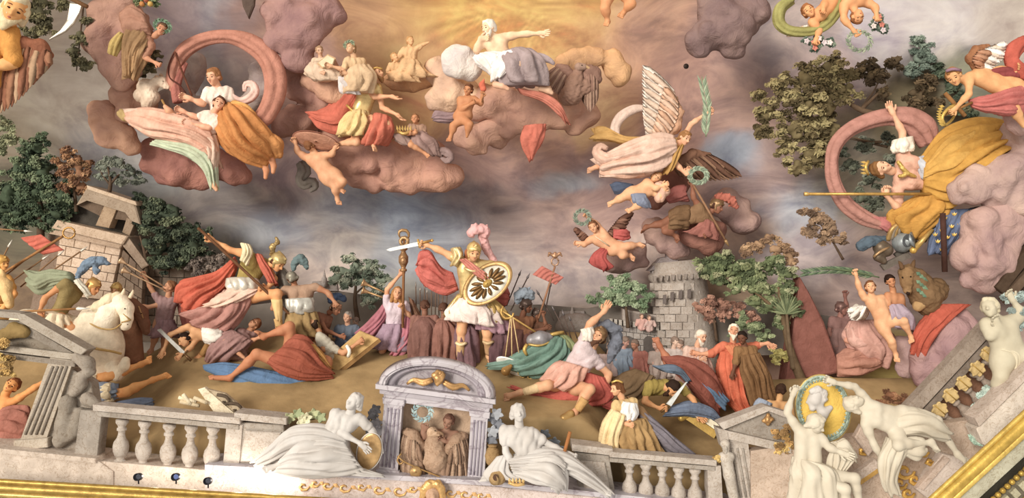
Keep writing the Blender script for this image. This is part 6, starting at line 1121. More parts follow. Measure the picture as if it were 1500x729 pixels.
r = person('orange lit rider half out of the frame at the edge', 20, 'hd:4,385,4 nk:0,398,0 sa:-20,408,0 sb:12,408,2 eb:22,430,8 wb:8,446,12 pv:-6,455,0', (.9, .1, .4), 'skin:e0a050', 'b07030', top='d89a40', sleeve=.6, helm=('gold:d8a040',))  # skin, hair, tunic and helmet all coloured orange
at(12.8)
t = thing('horse', 'brown horse looking down beside the white horse', 'horse', (196, 530, 0)); blob(t, 'head', '6f4630', '194,445,4,9 206,458,6,10 212,474,8,7 214,485,8,5.5 | 190,440,4,4 192,434,4,1.5', 1.2, 4); blob(t, 'neck', '7a4e34', '190,452,2,13 188,485,2,18 194,525,0,16', 1.6, 4); rod(t, 'bridle', 'a87a48', '203,448,15 210,466,15', 1); lathe(t, 'eye', '1c100a', (207, 459, 15.5), [(.1, -1.3), (1.3, 0), (.1, 1.3)], 8)
r = person('helmeted rider facing us between the two horses', 18, 'hd:170,424,0 nk:170,436,-2 sa:155,444,0 sb:186,444,0 ea:150,464,4 eb:192,464,4 pv:170,480,-4', (0, .15, 1), 'skin:c08c60', None, top='8a6a44', helm=('gold:c09a50',), sleeve=.5, hands=False)
at(12.6)
t = thing('horse', 'white horse with pale mane and tan bridle carrying the blue plumed rider', 'horse', (150, 545, 0))
blob(t, 'body', 'ecd8bc', '40,478,-6,26 85,486,-2,28 125,498,4,30 150,510,6,30 | 140,470,6,24 150,500,8,28 158,520,8,20 | 130,535,6,20 160,535,8,17', 2, 7); blob(t, 'neck', 'f0e0c8', '176,442,10,11 160,458,10,17 148,480,8,24', 1.6, 5); blob(t, 'head', 'f0dec4', '176,440,14,11 184,452,16,11 186,466,18,8 185,476,20,7 | 182,478,20,5.5', 1.2, 4); rope(t, 'ear', 'e8d0b0', '178,434,16 181,427,16 182,422,16', [3, 2.6, .6], 8); rope(t, 'ear', 'e8d0b0', '190,436,12 194,429,12 195,424,12', [3, 2.6, .6], 8)
blob(t, 'mane', 'dcc8a4', '174,434,14,7 160,440,14,9 145,452,14,10 132,470,12,10 128,482,12,7', 1.3, 4, 'fur', 1.6); lathe(t, 'eye', '2a1a10', (183, 452, 26.5), [(.1, -1.6), (1.7, 0), (.1, 1.6)], 8); lathe(t, 'nostril', '5a3a2c', (187, 475, 27), [(.1, -1), (1.2, 0), (.1, 1)], 8); rope(t, 'bridle', 'b08a4c', '172,445,24 178,456,26 190,468,25', 1.1, 6); rope(t, 'bridle', 'b08a4c', '178,472,26 186,470,27 192,468,24', 1.1, 6); rope(t, 'reins', 'c09a58', '178,474,26 165,482,30 145,480,32 126,470,28', 1.2, 6); rope(t, 'breast_strap', 'b8904c', '118,500,34 140,510,40 162,514,36 178,518,28', 1.8, 8)
blob(t, 'foreleg', 'e8d4b8', '160,530,14,13 172,548,20,9 182,536,26,7 184,528,26,6', 1.4, 4)
r = person('rider in an olive cuirass with a blue plume leaning over the white horse', 22, 'hd:137,420,6 nk:124,420,4 sa:96,414,16 sb:118,428,-6 ea:66,436,22 wa:58,456,26 ga:62,466,28 pv:82,462,4 ha:82,462,12 hb:86,462,-4 ka:108,482,24 aa:104,512,24', (.9, .35, .3), 'skin:c98a54', '6a3e22', top='8f7a48', topkind='plain', sleeve=.3, helm=('gold:c49248', '70839a', '141,400,8,3 140,388,8,5 | 158,386,6,3 148,381,8,6 136,382,8,7 126,388,8,7 119,397,6,5 113,406,4,3'), up=(.5, -1, 0), curl=(1.3, 1))
tube(r, 'cloak', '8f9478', '100,398,6 78,396,2 58,400,-2 42,396,-4', '112,412,0 84,420,-4 60,428,-6 44,418,-6', [6, 10, 12, 8], 8, .2); tube(r, 'skirt', 'e0c8a8', '70,452,14 60,466,16 52,478,12', '100,462,18 106,474,20 112,486,16', [10, 14, 10], 7, .22); tube(r, 'white_sash', 'd8d0c0', '108,412,16 118,424,18 128,436,14', '116,408,10 126,420,12 136,430,8', [4, 5, 3], 4, .25)
t = thing('spear', 'level spear with a white head held by the blue plumed rider', 'spear', (58, 456, 36)); rod(t, 'shaft', 'wood:a8743c', '-5,458,36 112,452,36', 1.6); lathe(t, 'head', 'metal:ece6da', (112, 452, 36), [(1.2, -1), (3, 3), (.2, 20)], 8, (1, -.03, 0))
ground(512)
r = person('trumpeter in a mauve tunic and red cloak blowing a pair of long trumpets', 18, 'hd:249,420,4 nk:247,432,2 sa:232,438,4 sb:258,440,0 ea:222,424,8 wa:213,406,8 ga:210,398,8 eb:215,450,12 wb:200,446,14 pv:240,472,0 ka:228,492,6 aa:222,512,2 ta:216,518,6 kb:242,492,2 ab:238,512,-2 tb:236,519,4', (-.7, -.3, .5), 'skin:bf8a66', '8a5a38', top='9a7878', sleeve=.5, curl=(1.1, .6))
tube(r, 'skirt', '957276', '230,468,4 224,482,6 220,492,6', '254,468,2 258,482,2 258,494,2', [9, 12, 12], 7, .2); tube(r, 'cloak', 'a05a50', '256,432,-4 264,452,-6 270,478,-6', '262,430,-6 286,458,-8 290,480,-8', [5, 9, 9], 6, .2)
for i, (a, b) in enumerate((((238, 418), (180, 383)), ((240, 424), (184, 397)))):
    t = thing('trumpet', ['upper long trumpet of the mauve trumpeter', 'lower long trumpet of the mauve trumpeter'][i], 'trumpet', (*b, 12)); rod(t, 'tube', 'gold:c8a078', [(*a, 12), (*b, 12)], 1.2); d = np.array(b)-a; d = d/np.linalg.norm(d); lathe(t, 'bell', 'gold:d0a880', (*b, 12), [(1.2, -8), (2, -2), (4, 2), (5.5, 4), (4.5, 3)], 14, (d[0], d[1], 0))
# fallen men in the left corner
at(11.6)
r = person('fallen orange skinned man behind the fluted pilaster at the edge', 24, 'hd:18,564,6 nk:8,576,2 sa:-14,584,0 sb:20,588,4 eb:44,572,14 wb:68,556,12 ea:-20,580,14 wa:-30,560,20 pv:-10,628,0 ha:-14,630,4 hb:-4,634,4 ka:30,650,20', (.3, -.3, 1), 'skin:dc9448', '7a4018', curl=(.4, .4)); tube(r, 'drapery', 'a86858', '-20,610,6 10,600,10 40,600,8', '-20,655,4 20,660,10 56,648,6', [12, 16, 8], 8, .2)
ground(560)
r = person('dead man with white cuffed bare legs stretched out over the balustrade', 25, 'pv:100,576,-4 sa:62,590,-6 sb:66,562,-8 ha:112,566,0 hb:110,588,4 ka:168,548,10 aa:205,534,8 ta:222,526,14 kb:186,574,16 ab:222,557,14 tb:248,548,18', skin='skin:d8964e', hair=None, fat=1.1)
tube(r, 'breeches', 'e4d4b8', '112,550,4 126,548,8 142,548,10', '114,574,6 130,568,12 146,564,12', [11, 13, 10], 6, .14); tube(r, 'drapery', '848ea2', '112,572,12 140,562,16 168,562,14', '120,592,16 146,590,20 176,580,16', [8, 12, 8], 7, .22); tube(r, 'drapery', '74809a', '170,588,14 200,584,16 222,584,12', '170,600,16 200,600,16 224,592,12', [5, 7, 4], 5, .22); tube(r, 'cuff', 'e0cca8', '144,566,16 156,562,20 162,562,20', '148,590,18 160,588,20 166,586,20', [9, 12, 11], 5, .14)
at(11.5)
t = thing('scroll_bundle', 'small bundle of pale scrolls on the ground behind the balustrade', 'scrolls', (280, 600, 6)); 
for i, (a, b) in enumerate((((262, 582), (288, 588)), ((264, 588), (292, 594)), ((268, 577), (280, 592)), ((284, 582), (304, 590)))): rope(t, 'scroll', ['e0d0b0', 'cfbb98'][i % 2], [(*a, 6+i), (*b, 6+i)], 2.8, 10, nu=4)
t = thing('carved_panel', 'framed stone panel with dark carved scrolls leaning behind the balustrade', 'panel', (335, 615, 0)); slab(t, 'frame', 'masonry:e0d0b4', '290,570 300,567 352,612 318,610', 8, 6, inset=1.5); slab(t, 'field', 'masonry:b8a488', '302,569 330,576 368,608 352,612', 6, 4, inset=1); rope(t, 'carved_scroll', '5a4a3c', '318,578,8 330,580,8 336,588,8 330,592,8 326,587,8', [2.5, 2.5, 2, 1.5], 8); rope(t, 'carved_scroll', '5a4a3c', '334,590,8 348,592,8 354,600,8 346,604,8 342,599,8', [2.5, 2.5, 2, 1.5], 8)
# ---------------------------------------------------------------- the spearman and the fallen
at(13.0)
r = person('soldier seen from behind in a brown cuirass, silver belt and teal plume', 19, 'hd:428,408,4 nk:432,418,0 sa:418,424,4 sb:462,420,2 ea:404,436,10 wa:398,452,14 eb:480,428,4 wb:490,442,8 ga:494,446,8 pv:440,466,0 ka:432,498,4 kb:456,496,2', (-.5, .2, -.8), 'skin:a87452', '4a3020', front=-1, top='a5826a', topkind='plain', sleeve=.2, helm=('metal:8a8274', '64787c', '430,394,4,3 432,384,4,5 440,378,4,6 446,384,4,5 450,392,2,3'), curl=(1, 1.3), eyes=False, fat=1.1)
tube(r, 'belt', 'metal:b8b4ac', '418,438,12 420,448,14 424,456,12', '460,436,8 460,448,10 460,456,8', [11, 13, 12], 7, .1); tube(r, 'breeches', '9a7c4c', '420,456,8 420,472,10 426,490,8', '462,456,6 466,474,6 468,492,4', [13, 18, 16], 9, .16)
ground(510)
r = person('young soldier in a dark blue tunic looking up beyond the dying bearded man', 16, 'hd:509,464,2 nk:509,474,0 sa:495,480,2 sb:522,480,0 ea:490,494,6 eb:528,494,4 pv:508,506,-2', (-.2, -.1, 1), 'skin:c89a7c', '8a8078', top='5f6878', sleeve=.8, hands=False, lod=1.1); tube(r, 'robe', '565f70', '494,492,2 490,505,4 488,520,4', '524,492,2 530,505,4 532,520,4', [10, 13, 13], 7, .2)
r = person('soldier in a brown helmet with a blue black crest stooping over the dying man', 17, 'hd:492,452,8 nk:483,456,4 sa:466,462,10 sb:484,466,-2 ea:478,484,18 wa:498,492,20 ga:506,494,20 pv:468,494,0 ka:484,515,8', (.85, .4, .3), 'skin:a06a4c', '3a2418', top='8f5e48', sleeve=.4, helm=('gold:946a50', '3c4a64', '484,440,8,4 490,434,8,5 498,434,8,5 504,438,8,4'), up=(.4, -1, 0), curl=(1, 1))
ground(520)
r = person('helmeted spearman in a red cloak thrusting his spear down at the fallen', 24, 'hd:407,384,22 nk:394,388,14 sa:362,372,20 sb:388,386,-2 ea:336,366,26 wa:312,352,26 ga:303,345,26 eb:402,408,14 wb:390,424,24 ga:303,345,26 gb:378,420,30 pv:352,432,4 ha:346,434,6 hb:358,434,8 ka:328,476,6 aa:298,516,2 ta:284,530,8 kb:406,430,38 ab:408,476,32 tb:417,490,40',
  (.75, .6, .35), 'skin:d89a60', '5a3420', top='a89048', topkind='plain', sleeve=.2, helm=('gold:c0a468', 'gold:a08450', '398,372,20,4 400,360,20,4 406,354,20,3 404,348,20,1.5'), up=(.55, -1, .1), curl=(1.3, 1.3), fat=1.08)
tube(r, 'sleeve_fringe', 'e0d0a8', '352,356,24 356,366,26 352,380,26', '366,358,22 370,370,24 364,388,24', [7, 9, 7], 6, .2); tube(r, 'silver_belt', 'metal:cfc6b8', '332,408,16 332,418,20 336,426,18', '378,408,14 382,418,16 384,424,14', [14, 16, 14], 8, .08)
tube(r, 'skirt', 'b07a70', '330,424,14 312,444,16 290,452,14 268,462,8', '374,426,18 364,448,20 346,474,16 326,490,10', [14, 18, 18, 10], 10, .18); tube(r, 'skirt_hem', 'e0b8a4', '332,424,24 312,438,32 298,446,30', '380,424,28 350,440,36 320,452,32', [5, 7, 5], 6, .28)
tube(r, 'cloak', 'c45a40', '344,376,-4 318,398,-6 290,408,-4 266,418,0 262,438,2', '346,396,-2 330,424,-2 306,444,2 284,462,4 270,452,4', [7, 14, 20, 18, 8], 9, .2); tube(r, 'cloak', 'c4604a', '374,372,20 382,392,24 392,412,24', '384,374,14 396,396,16 408,418,14', [6, 8, 6], 5, .22); tube(r, 'greave', 'skin:d8b878', '397,438,40 401,456,38 404,468,36', '413,438,38 414,456,36 412,470,34', [7, 7.5, 6], 3, .05); rope(r, 'boot', 'c49a5c', '407,466,34 409,478,34', [6, 5.4], 12); rope(r, 'boot', 'a87a40', '306,504,4 296,520,4', [6, 5], 12)
t = thing('spear', 'long dark spear thrust down by the helmeted spearman', 'spear', (456, 492, 30)); rod(t, 'shaft', 'wood:6a4428', '290,334,32 306,348,33 384,421,38 430,466,34', 2.1); lathe(t, 'head', 'metal:4a4440', (430, 466, 34), [(2, -2), (3.2, 4), (.3, 36)], 8, (.75, .70, 0))
t = thing('shield', 'dark grey round shield on the spearman\'s far arm', 'shield', (420, 455, 6)); disc(t, 'plate', 'metal:6e665e', (418, 424, 4), 12, 32, -12, 4, 4, 30, dome=5); disc(t, 'rim', 'metal:8a8074', (418, 424, 4), 13.5, 34, -12, 4, 4, 30, hole=.88)
ground(522)
r = person('fallen black haired man with a white cloth crawling beside the spearman\'s boot', 20, 'hd:270,497,12 nk:282,492,8 sa:276,478,10 sb:294,488,0 ea:249,490,14 wa:240,512,16 ga:236,520,18 eb:280,508,12 wb:268,518,18 pv:322,500,2 ka:345,520,8', (-.75, .5, .6), 'skin:d09a68', '2a1a14', up=(-.9, -.5, 0), curl=(.4, .5)); tube(r, 'white_cloth', 'e0d8d0', '298,476,14 312,478,16 324,482,14', '300,502,14 318,506,16 330,502,12', [8, 10, 7], 6, .18); tube(r, 'robe', 'a88078', '318,486,10 340,492,12 360,500,8', '312,515,10 335,525,12 362,525,8', [10, 13, 8], 7, .2)
t = thing('sword', 'fallen sword lying beside the black haired man\'s arm', 'sword', (272, 524, 20)); slab(t, 'blade', 'metal:d0d0cc', '230,483,20 235,481,20 272,516,20 268,520,20', 1.5, 0, inset=.6); rod(t, 'hilt', 'gold:7a5a38', '270,518,20 280,528,20', 2.2); rod(t, 'guard', 'gold:7a5a38', '265,523,20 275,513,20', 1.4)
r = person('fallen man with reddish hair lying under the spearman in a mauve robe', 19, 'hd:373,474,-4 nk:366,484,-6 sa:352,486,0 sb:376,490,-10 ea:366,500,10 wa:380,494,16 pv:332,506,-4 ka:330,500,24 aa:358,524,26', (.2, -.6, .7), 'skin:c8906a', '8a5430', up=(.7, -.7, 0), top='a07a76', sleeve=.8, curl=(.8, .5)); tube(r, 'robe', '9c7470', '340,482,6 322,492,12 308,510,12 300,528,8', '372,500,12 352,515,18 335,528,16 315,532,10', [12, 18, 16, 6], 9, .18)
ground(548)
r = person('fallen man in a red robe lying on the blue cloth, one knee raised', 25, 'pv:436,528,8 sa:482,526,6 sb:478,550,14 ha:428,520,4 hb:426,534,14 ka:424,478,16 aa:388,492,22 ta:374,484,26 kb:376,518,26 ab:338,552,22 tb:306,553,28', skin='skin:b87850', hair=None, fat=1.12)  # skin toned darker to carry the shade on his legs
tube(r, 'red_robe', '9c4e38', '420,505,20 432,492,24 450,498,20 468,520,14 484,542,10', '392,532,26 410,544,30 434,552,28 460,554,22 488,553,14', [8, 16, 20, 16, 6], 10, .17); tube(r, 'ochre_robe', 'c08c44', '440,500,18 456,515,20 474,535,16', '452,496,12 470,514,14 486,538,10', [6, 8, 5], 6, .25)
t = tag(tube(None, 'blue_cloth', '5878a0', '298,534,6 335,533,8 395,543,8 470,556,6 546,575,2', '300,542,8 345,560,12 405,577,14 480,580,12 549,580,4', [4, 9, 10, 9, 3], 6, .2), 'blue cloth spread on the ground under the fallen man in red', 'cloth')
ground(530)
r = person('dying bearded man in a grey tunic lying back with an arm on a wooden board', 21, 'hd:456,475,14 nk:466,484,12 sa:468,492,16 sb:484,508,18 ea:474,512,24 eb:503,517,26 wb:524,502,28 ga:534,494,28 pv:486,534,4 kb:500,548,14', (-.1, -.85, .5), 'skin:c08a60', '3a281e', beard='4a3424', top='b8b0a0', sleeve=.5, up=(.8, -.6, .2), curl=(.5, .9)); rope(r, 'arm_band', 'e8e0d4', '508,506,30 512,514,34 510,522,30', 2.6, 8)
t = thing('board', 'ochre wooden board under the dying bearded man\'s arm', 'board', (495, 545, 12)); slab(t, 'plank', 'wood:c09a5c', '527,484,14 555,496,16 494,544,20 472,532,16', 4, 2, inset=1); slab(t, 'edge', 'wood:8a6434', '555,496,16 558,500,16 496,550,20 494,544,20', 4, 2)
t = thing('scabbard', 'pale scabbard lying at the foot of the wooden board', 'scabbard', (490, 555, 24)); rope(t, 'case', 'd8c0a0', '470,534,24 480,544,26 494,556,26', [3, 3.5, 2.5], 8); rope(t, 'strap', 'f0e8dc', '470,532,28 478,536,29 486,548,29', 1.2, 6)
# ---------------------------------------------------------------- the standard bearer and the hero
ground(512)
r = person('bearer in a pale mauve tunic and pink cloak raising a standard pole', 19, 'hd:582,429,12 nk:580,440,6 sa:566,444,6 sb:594,446,4 ea:567,424,10 wa:586,402,14 ga:592,396,16 eb:600,464,12 wb:591,452,20 ga:592,396,16 gb:586,446,22 pv:578,482,2 ka:562,508,10 aa:556,528,4 ta:550,534,10 kb:592,508,8 ab:598,526,2 tb:604,534,8', (.25, -.35, 1), 'skin:d8a078', 'a8743c', hlen=.5, top='cbb8c4', sleeve=.5, female=True, curl=(1.3, 1.3))
tube(r, 'skirt', 'a08498', '562,474,8 554,492,10 550,510,8', '598,474,6 602,494,8 604,512,6', [12, 16, 15], 9, .18); tube(r, 'cloak', 'b06a78', '566,438,0 552,458,0 534,478,0 520,488,0', '572,456,0 560,476,2 546,492,4 528,494,2', [5, 8, 9, 5], 7, .22); tube(r, 'cloak', 'b86c7c', '594,462,14 588,490,16 570,512,14', '604,468,10 606,498,10 586,524,10', [6, 9, 7], 7, .22); tube(r, 'cloak', '9a7058', '598,434,-4 604,460,-6 612,490,-6', '606,440,-6 620,470,-8 628,500,-8', [6, 9, 8], 6, .2)
t = thing('standard', 'tall ornamented standard pole crossed by the bright sword', 'standard', (591, 480, 22)); rod(t, 'pole', 'wood:8a5c34', '590,480,24 592,346,20', 2); lathe(t, 'ornament', 'gold:a87c50', (591, 398, 20), [(2, 0), (5, 1), (5, 4), (3, 5), (4, 8), (7, 14), (7, 22), (4, 27), (3, 30), (6, 32), (6, 36), (3, 38)], 14); rope(t, 'serpent', 'gold:b08a5c', '589,362,22 596,358,24 597,350,24 590,348,22 586,354,22 590,360,24', [2, 3, 3, 2], 8); rope(t, 'crescent', 'gold:b08858', '586,348,22 584,341,22 588,337,22 596,338,22 599,344,22 597,350,22', [1, 2.2, 2.5, 2.2, 1], 8); disc(t, 'boss', 'gold:9a7048', (591, 382, 28), 5, 6, 0, 2, 0, 16, dome=2)
for i, (a, b) in enumerate((((572, 432), (534, 415)), ((574, 440), (534, 426)))):
    t = thing('trumpet', ['upper golden trumpet beside the standard bearer', 'lower golden trumpet beside the standard bearer'][i], 'trumpet', (*b, -4)); rod(t, 'tube', 'gold:b08a5c', [(*a, -4), (*b, -4)], 1.5); d = np.array(b)-a; d = d/np.linalg.norm(d); lathe(t, 'bell', 'gold:c09a6c', (*b, -4), [(1.5, -10), (2.6, -3), (5, 2), (7, 4), (5.5, 3)], 14, (d[0], d[1], .2))
at(13.1)
for i, (x, y, c, c2) in enumerate(((622, 462, '8c6054', '7c544c'), (650, 466, '9c6a58', '8a5c50'), (680, 470, '84605e', '7a5a62'), (738, 478, '6e4c50', '64464c'))):
    r = person(['shadowy brown robed figure next to the standard bearer', 'shadowy red brown robed figure behind the hero\'s cloak', 'shadowy mauve robed figure between the hero\'s legs', 'shadowy plum robed figure behind the round bronze shield'][i], 17, f'hd:{x},{y-14},0 nk:{x},{y-4},0 sa:{x-16},{y+4},0 sb:{x+16},{y+4},0 ea:{x-18},{y+24},6 wa:{x-6},{y+34},12 eb:{x+18},{y+24},4 pv:{x},{y+40},0', (.3 if i % 2 else -.4, .3, -.6), 'skin:8a5e4a', '5a3a2c', top=c, sleeve=.9, eyes=False, hands=False)
    tube(r, 'robe', c2, f'{x-6},{y+2},8 {x-16},{y+16},10 {x-19},{y+45},8 {x-21},{y+72},4', f'{x+6},{y+2},8 {x+17},{y+16},8 {x+19},{y+45},6 {x+22},{y+72},4', [4, 13, 16, 14], 9, .2)
at(13.5)
for i in range(9):
    x = 610+i*5.5; t = thing('spear', 'thin upright spear in the crowd behind the standard bearer\'s cloak', 'spear', (x, 460, 0), 'spears behind the standard bearer'); rod(t, 'shaft', 'wood:7c6252', [(x, 462, 0), (x-1+i % 3, 420+(i*7 % 11), 0)], .8, 6); lathe(t, 'head', 'metal:a89a90', (x-1+i % 3, 420+(i*7 % 11), 0), [(.4, 0), (1.3, 2), (.1, 8)], 6)
ground(530)
r = person('soldier in gold cuirass and pink plumed helmet raising a sword above the arched niche', 25, 'hd:694,369,18 nk:691,384,8 sa:668,379,8 sb:720,389,6 ea:646,367,10 wa:627,359,12 ga:616,356,12 eb:730,418,12 wb:716,430,16 pv:689,444,4 ha:680,448,6 hb:702,448,4 ka:676,484,12 aa:674,524,4 ta:670,536,20 kb:714,488,8 ab:716,520,-6 tb:722,531,8',
  (.3, .25, 1), 'skin:dca878', 'a8623a', up=(.12, -1, .1), hlen=.5, top='gold:d8bc78', topkind='plain', sleeve=.25, helm=('gold:d9b870', 'd8a0a0', '690,344,12,4 690,340,14,6 697,336,14,7 706,335,14,7 713,338,12,5 711,345,10,5 | 706,345,4,6 712,362,0,6 722,380,-2,5 732,392,-4,2'), curl=(1.3, 1.2), fat=1.06)
sheet(r, 'shoulder_cloth', 'd08070', '672,380,24 690,398,30 712,416,26', '682,378,26 702,392,30 718,404,26', 3, 3, 2); tube(r, 'sleeve_fringe', 'gold:d8c088', '660,364,14 664,374,16 660,388,14', '674,362,12 678,374,14 670,390,14', [8, 10, 7], 6, .2)
tube(r, 'cloak', 'c8645a', '664,400,-4 646,392,-2 630,372,2 616,372,6 612,386,8', '672,424,-4 652,432,0 628,420,6 614,404,10 612,392,10', [5, 12, 16, 14, 6], 9, .22); tube(r, 'cloak', 'bf6054', '724,420,-8 740,418,-8 746,430,-8', '724,446,-8 740,448,-8 746,438,-8', [8, 12, 8], 6, .18)
tube(r, 'white_skirt', 'e6d2cc', '672,436,14 662,452,16 660,468,14', '712,436,12 724,456,12 730,474,10', [15, 20, 19], 11, .18); tube(r, 'mauve_skirt', 'a88090', '700,448,8 700,464,10 702,482,8', '718,444,2 738,464,2 748,486,0', [12, 16, 14], 8, .18); tube(r, 'gold_skirt', 'gold:c8a860', '670,430,12 660,444,12 650,462,8', '682,432,16 672,448,18 662,464,16', [4, 6, 5], 6, .2); tube(r, 'gold_skirt', 'gold:bf9c54', '700,432,16 710,450,18 718,470,16', '720,434,8 738,452,6 748,468,2', [5, 8, 7], 9, .2)
rope(r, 'boot', 'd8b078', '675,500,14 674,522,8', [7, 5.6], 12); rope(r, 'boot', 'c09468', '715,498,8 716,518,0', [7, 5.4], 12); rope(r, 'boot_cuff', 'e8d0a0', '668,502,18 675,505,24 683,502,18', 2, 8); rope(r, 'boot_cuff', 'd8b888', '708,500,12 715,503,18 723,500,10', 2, 8); rope(r, 'cuirass_trim', 'gold:e0c888', '680,392,28 692,397,32 706,394,28', 1.8, 8)
t = thing('sword', 'bright sword held level above the crowd by the soldier in gold', 'sword', (600, 362, 16)); slab(t, 'blade', 'metal:dfe2e2', '565,366,16 570,363.5,16 614,353.5,16 615,359.5,16 571,368,16', 1.6, 0, inset=.8); rod(t, 'hilt', 'gold:b8863c', '612,357,16 632,352,16', 1.8); rod(t, 'guard', 'gold:d0a048', '612,350,16 615,363,16', 1.6); lathe(t, 'pommel', 'gold:d0a048', (633, 352, 16), [(.3, -2.6), (2.6, 0), (.3, 2.6)], 10)
t = thing('shield', 'round bronze and silver shield with petal bosses on the golden soldier\'s arm', 'shield', (714, 440, 30)); disc(t, 'plate', 'metal:cfc8b8', (714, 415, 28), 38, 22, -38, 4, 8, 40, dome=3); disc(t, 'rim', 'gold:a8824c', (714, 415, 29), 42, 26, -38, 6, 8, 44, hole=.80); disc(t, 'boss', 'gold:c8a048', (714, 415, 33), 8, 5.5, -38, 2, 0, 18, dome=4)
cb, sb_ = math.cos(math.radians(-38)), math.sin(math.radians(-38))
for i in range(14):
    a = i*6.283/14; f = lambda s: (714+s*(36*math.cos(a)*cb-20*math.sin(a)*sb_), 415+s*(36*math.cos(a)*sb_+20*math.sin(a)*cb), 34+8*s*math.sin(a)-s*2)
    rope(t, 'petal', 'gold:7c5a30', [f(.28), f(.6), f(.85)], [1, 2.6, 2.8, 1], 8)
at(13.0)
r = person('dark soldier in brown with a blue plumed helmet behind the hand scales', 19, 'hd:771,448,6 nk:766,460,2 sa:750,468,6 sb:782,468,-2 ea:770,486,16 wa:795,482,18 ga:808,478,18 pv:760,505,0', (.9, .15, .4), 'skin:6c4430', '2a1a14', top='7a4e34', sleeve=1.2, helm=('metal:4a3a34', '808a98', '758,440,6,5 760,432,6,7 768,428,6,7 776,430,6,6 780,436,6,4'), curl=(.3, .6)); tube(r, 'robe', '5c3a34', '746,480,6 740,505,8 738,530,8', '784,484,6 790,505,8 796,525,6', [14, 18, 16], 9, .18)
r = person('second dark soldier behind, lifting the pole of the red banner', 15, 'hd:786,460,-4 nk:786,470,-6 sa:776,474,-6 sb:800,476,-8 eb:800,478,2 wb:796,462,2 ga:794,454,2 pv:788,500,-8', (.6, .2, .7), 'skin:7c5038', '2a1a14', top='6a4634', helm=('metal:5a4a44',), curl=(.5, 1.3), eyes=False)
t = thing('red_banner', 'red banner on a pole topped by an eagle and ring behind the dark soldiers', 'banner', (790, 462, 2)); rod(t, 'pole', 'wood:96684a', '789,466,2 813,390,4', 1.5); rope(t, 'ring', 'gold:b0886a', [(813+5.5*math.cos(a), 383+6*math.sin(a), 4) for a in np.linspace(0, 6.2, 12)], 1.3, 6); blob(t, 'eagle', 'gold:a87c5c', '813,375,4,3.5 813,371,4,2.5 | 812,375,4,2.5 805,371,4,2 803,375,4,1.2 | 814,375,4,2.5 820,371,4,2 823,375,4,1.2', .8, 1.5); sheet(t, 'flag', 'b8685c', '780,402,2 794,389,2', '814,417,2 826,406,2', 2, 5, 1.6, 1.2)
for i, (a, b) in enumerate((((742, 448), (760, 404)), ((748, 455), (772, 408)), ((812, 470), (790, 432)), ((838, 500), (826, 462)), ((846, 496), (836, 470)), ((796, 470), (806, 420)), ((830, 490), (812, 455)))):
    t = thing('spear', ['slanting spear nearest the bronze shield', 'slanting spear above the blue plumed dark soldier', 'spear crossing behind the banner pole', 'spear rising beside the fallen chief\'s arm', 'short spear before the low dome', 'upright spear under the red banner', 'spear between the banner and the green drapery'][i], 'spear', (*a, -4), 'spears of the dark soldiers'); rod(t, 'shaft', 'wood:5c4a44', [(*a, -4), (*b, -4)], .9, 6); d = np.array(b)-a; d = d/np.linalg.norm(d); lathe(t, 'head', 'metal:6a6264', (*b, -4), [(.5, -1), (1.8, 2), (.1, 10)], 6, (d[0], d[1], 0))
# ---------------------------------------------------------------- the scales and the fallen chief
ground(545)
t = thing('green_drapery', 'heap of teal green drapery with its corner spread beside the hand scales', 'drapery', (780, 555, 0)); tube(t, 'heap', '67867a', '812,490,6 790,500,10 768,515,10 745,528,8', '832,500,2 838,530,10 815,550,14 780,556,12', [10, 20, 22, 10], 10, .18); tube(t, 'spread', '729086', '770,515,14 745,526,12 715,532,8', '785,552,16 750,542,14 716,540,8', [8, 8, 3], 7, .2); tube(t, 'fold', '848c60', '818,490,8 826,505,10 830,530,8', '832,492,2 850,515,2 856,535,2', [6, 9, 8], 6, .2)
t = thing('helmet', 'grey steel helmet with a gold strap lying on the green drapery', 'helmet', (792, 510, 14)); blob(t, 'bowl', 'metal:8e8a90', '780,498,14,9 792,496,16,11 804,494,14,7', 1.2, 5); rope(t, 'brim', 'gold:b8964c', '774,504,22 790,506,26 808,500,20', 1.8, 8); rope(t, 'strap', 'gold:c8a048', '772,504,22 768,512,24 772,520,24', [2.6, 3, 2], 8); rope(t, 'tongue', 'gold:b89448', '806,490,16 816,488,16 826,486,14', [2.5, 3, 2], 8)
t = thing('scales', 'golden balance with cords and a white pan before the green drapery', 'scales', (750, 545, 10)); rod(t, 'beam', 'gold:d0a450', '731,452,10 786,487,12', 1.4); rope(t, 'hook', 'gold:c89a48', '737,448,10 734,458,12 740,466,12 750,464,12 752,458,12', 1.4, 6)
for a, b in (((748, 463), (740, 525)), ((749, 463), (750, 530)), ((751, 463), (762, 528))): rod(t, 'cord', 'd0b078', [(*a, 12), (*b, 14)], .8, 6)
disc(t, 'pan', 'metal:ece8e2', (751, 537, 14), 27, 10, 28, 2, -6, 30); blob(t, 'weight', 'gold:a87c3c', '741,543,24,7 748,536,24,3', 1, 2)
t = thing('gold_chain', 'heap of golden chain and ornaments beside the scale pan', 'chain', (778, 555, 14))
for i in range(12): x, y = 762+i*3.6, 546+4*math.sin(i*1.9)+i*.6; rope(t, 'link', 'gold:c09a50', [(x+3.6*math.cos(q), y+2.6*math.sin(q), 16+i % 3) for q in np.linspace(0, 6, 8)], 1.1, 6)
ground(572)
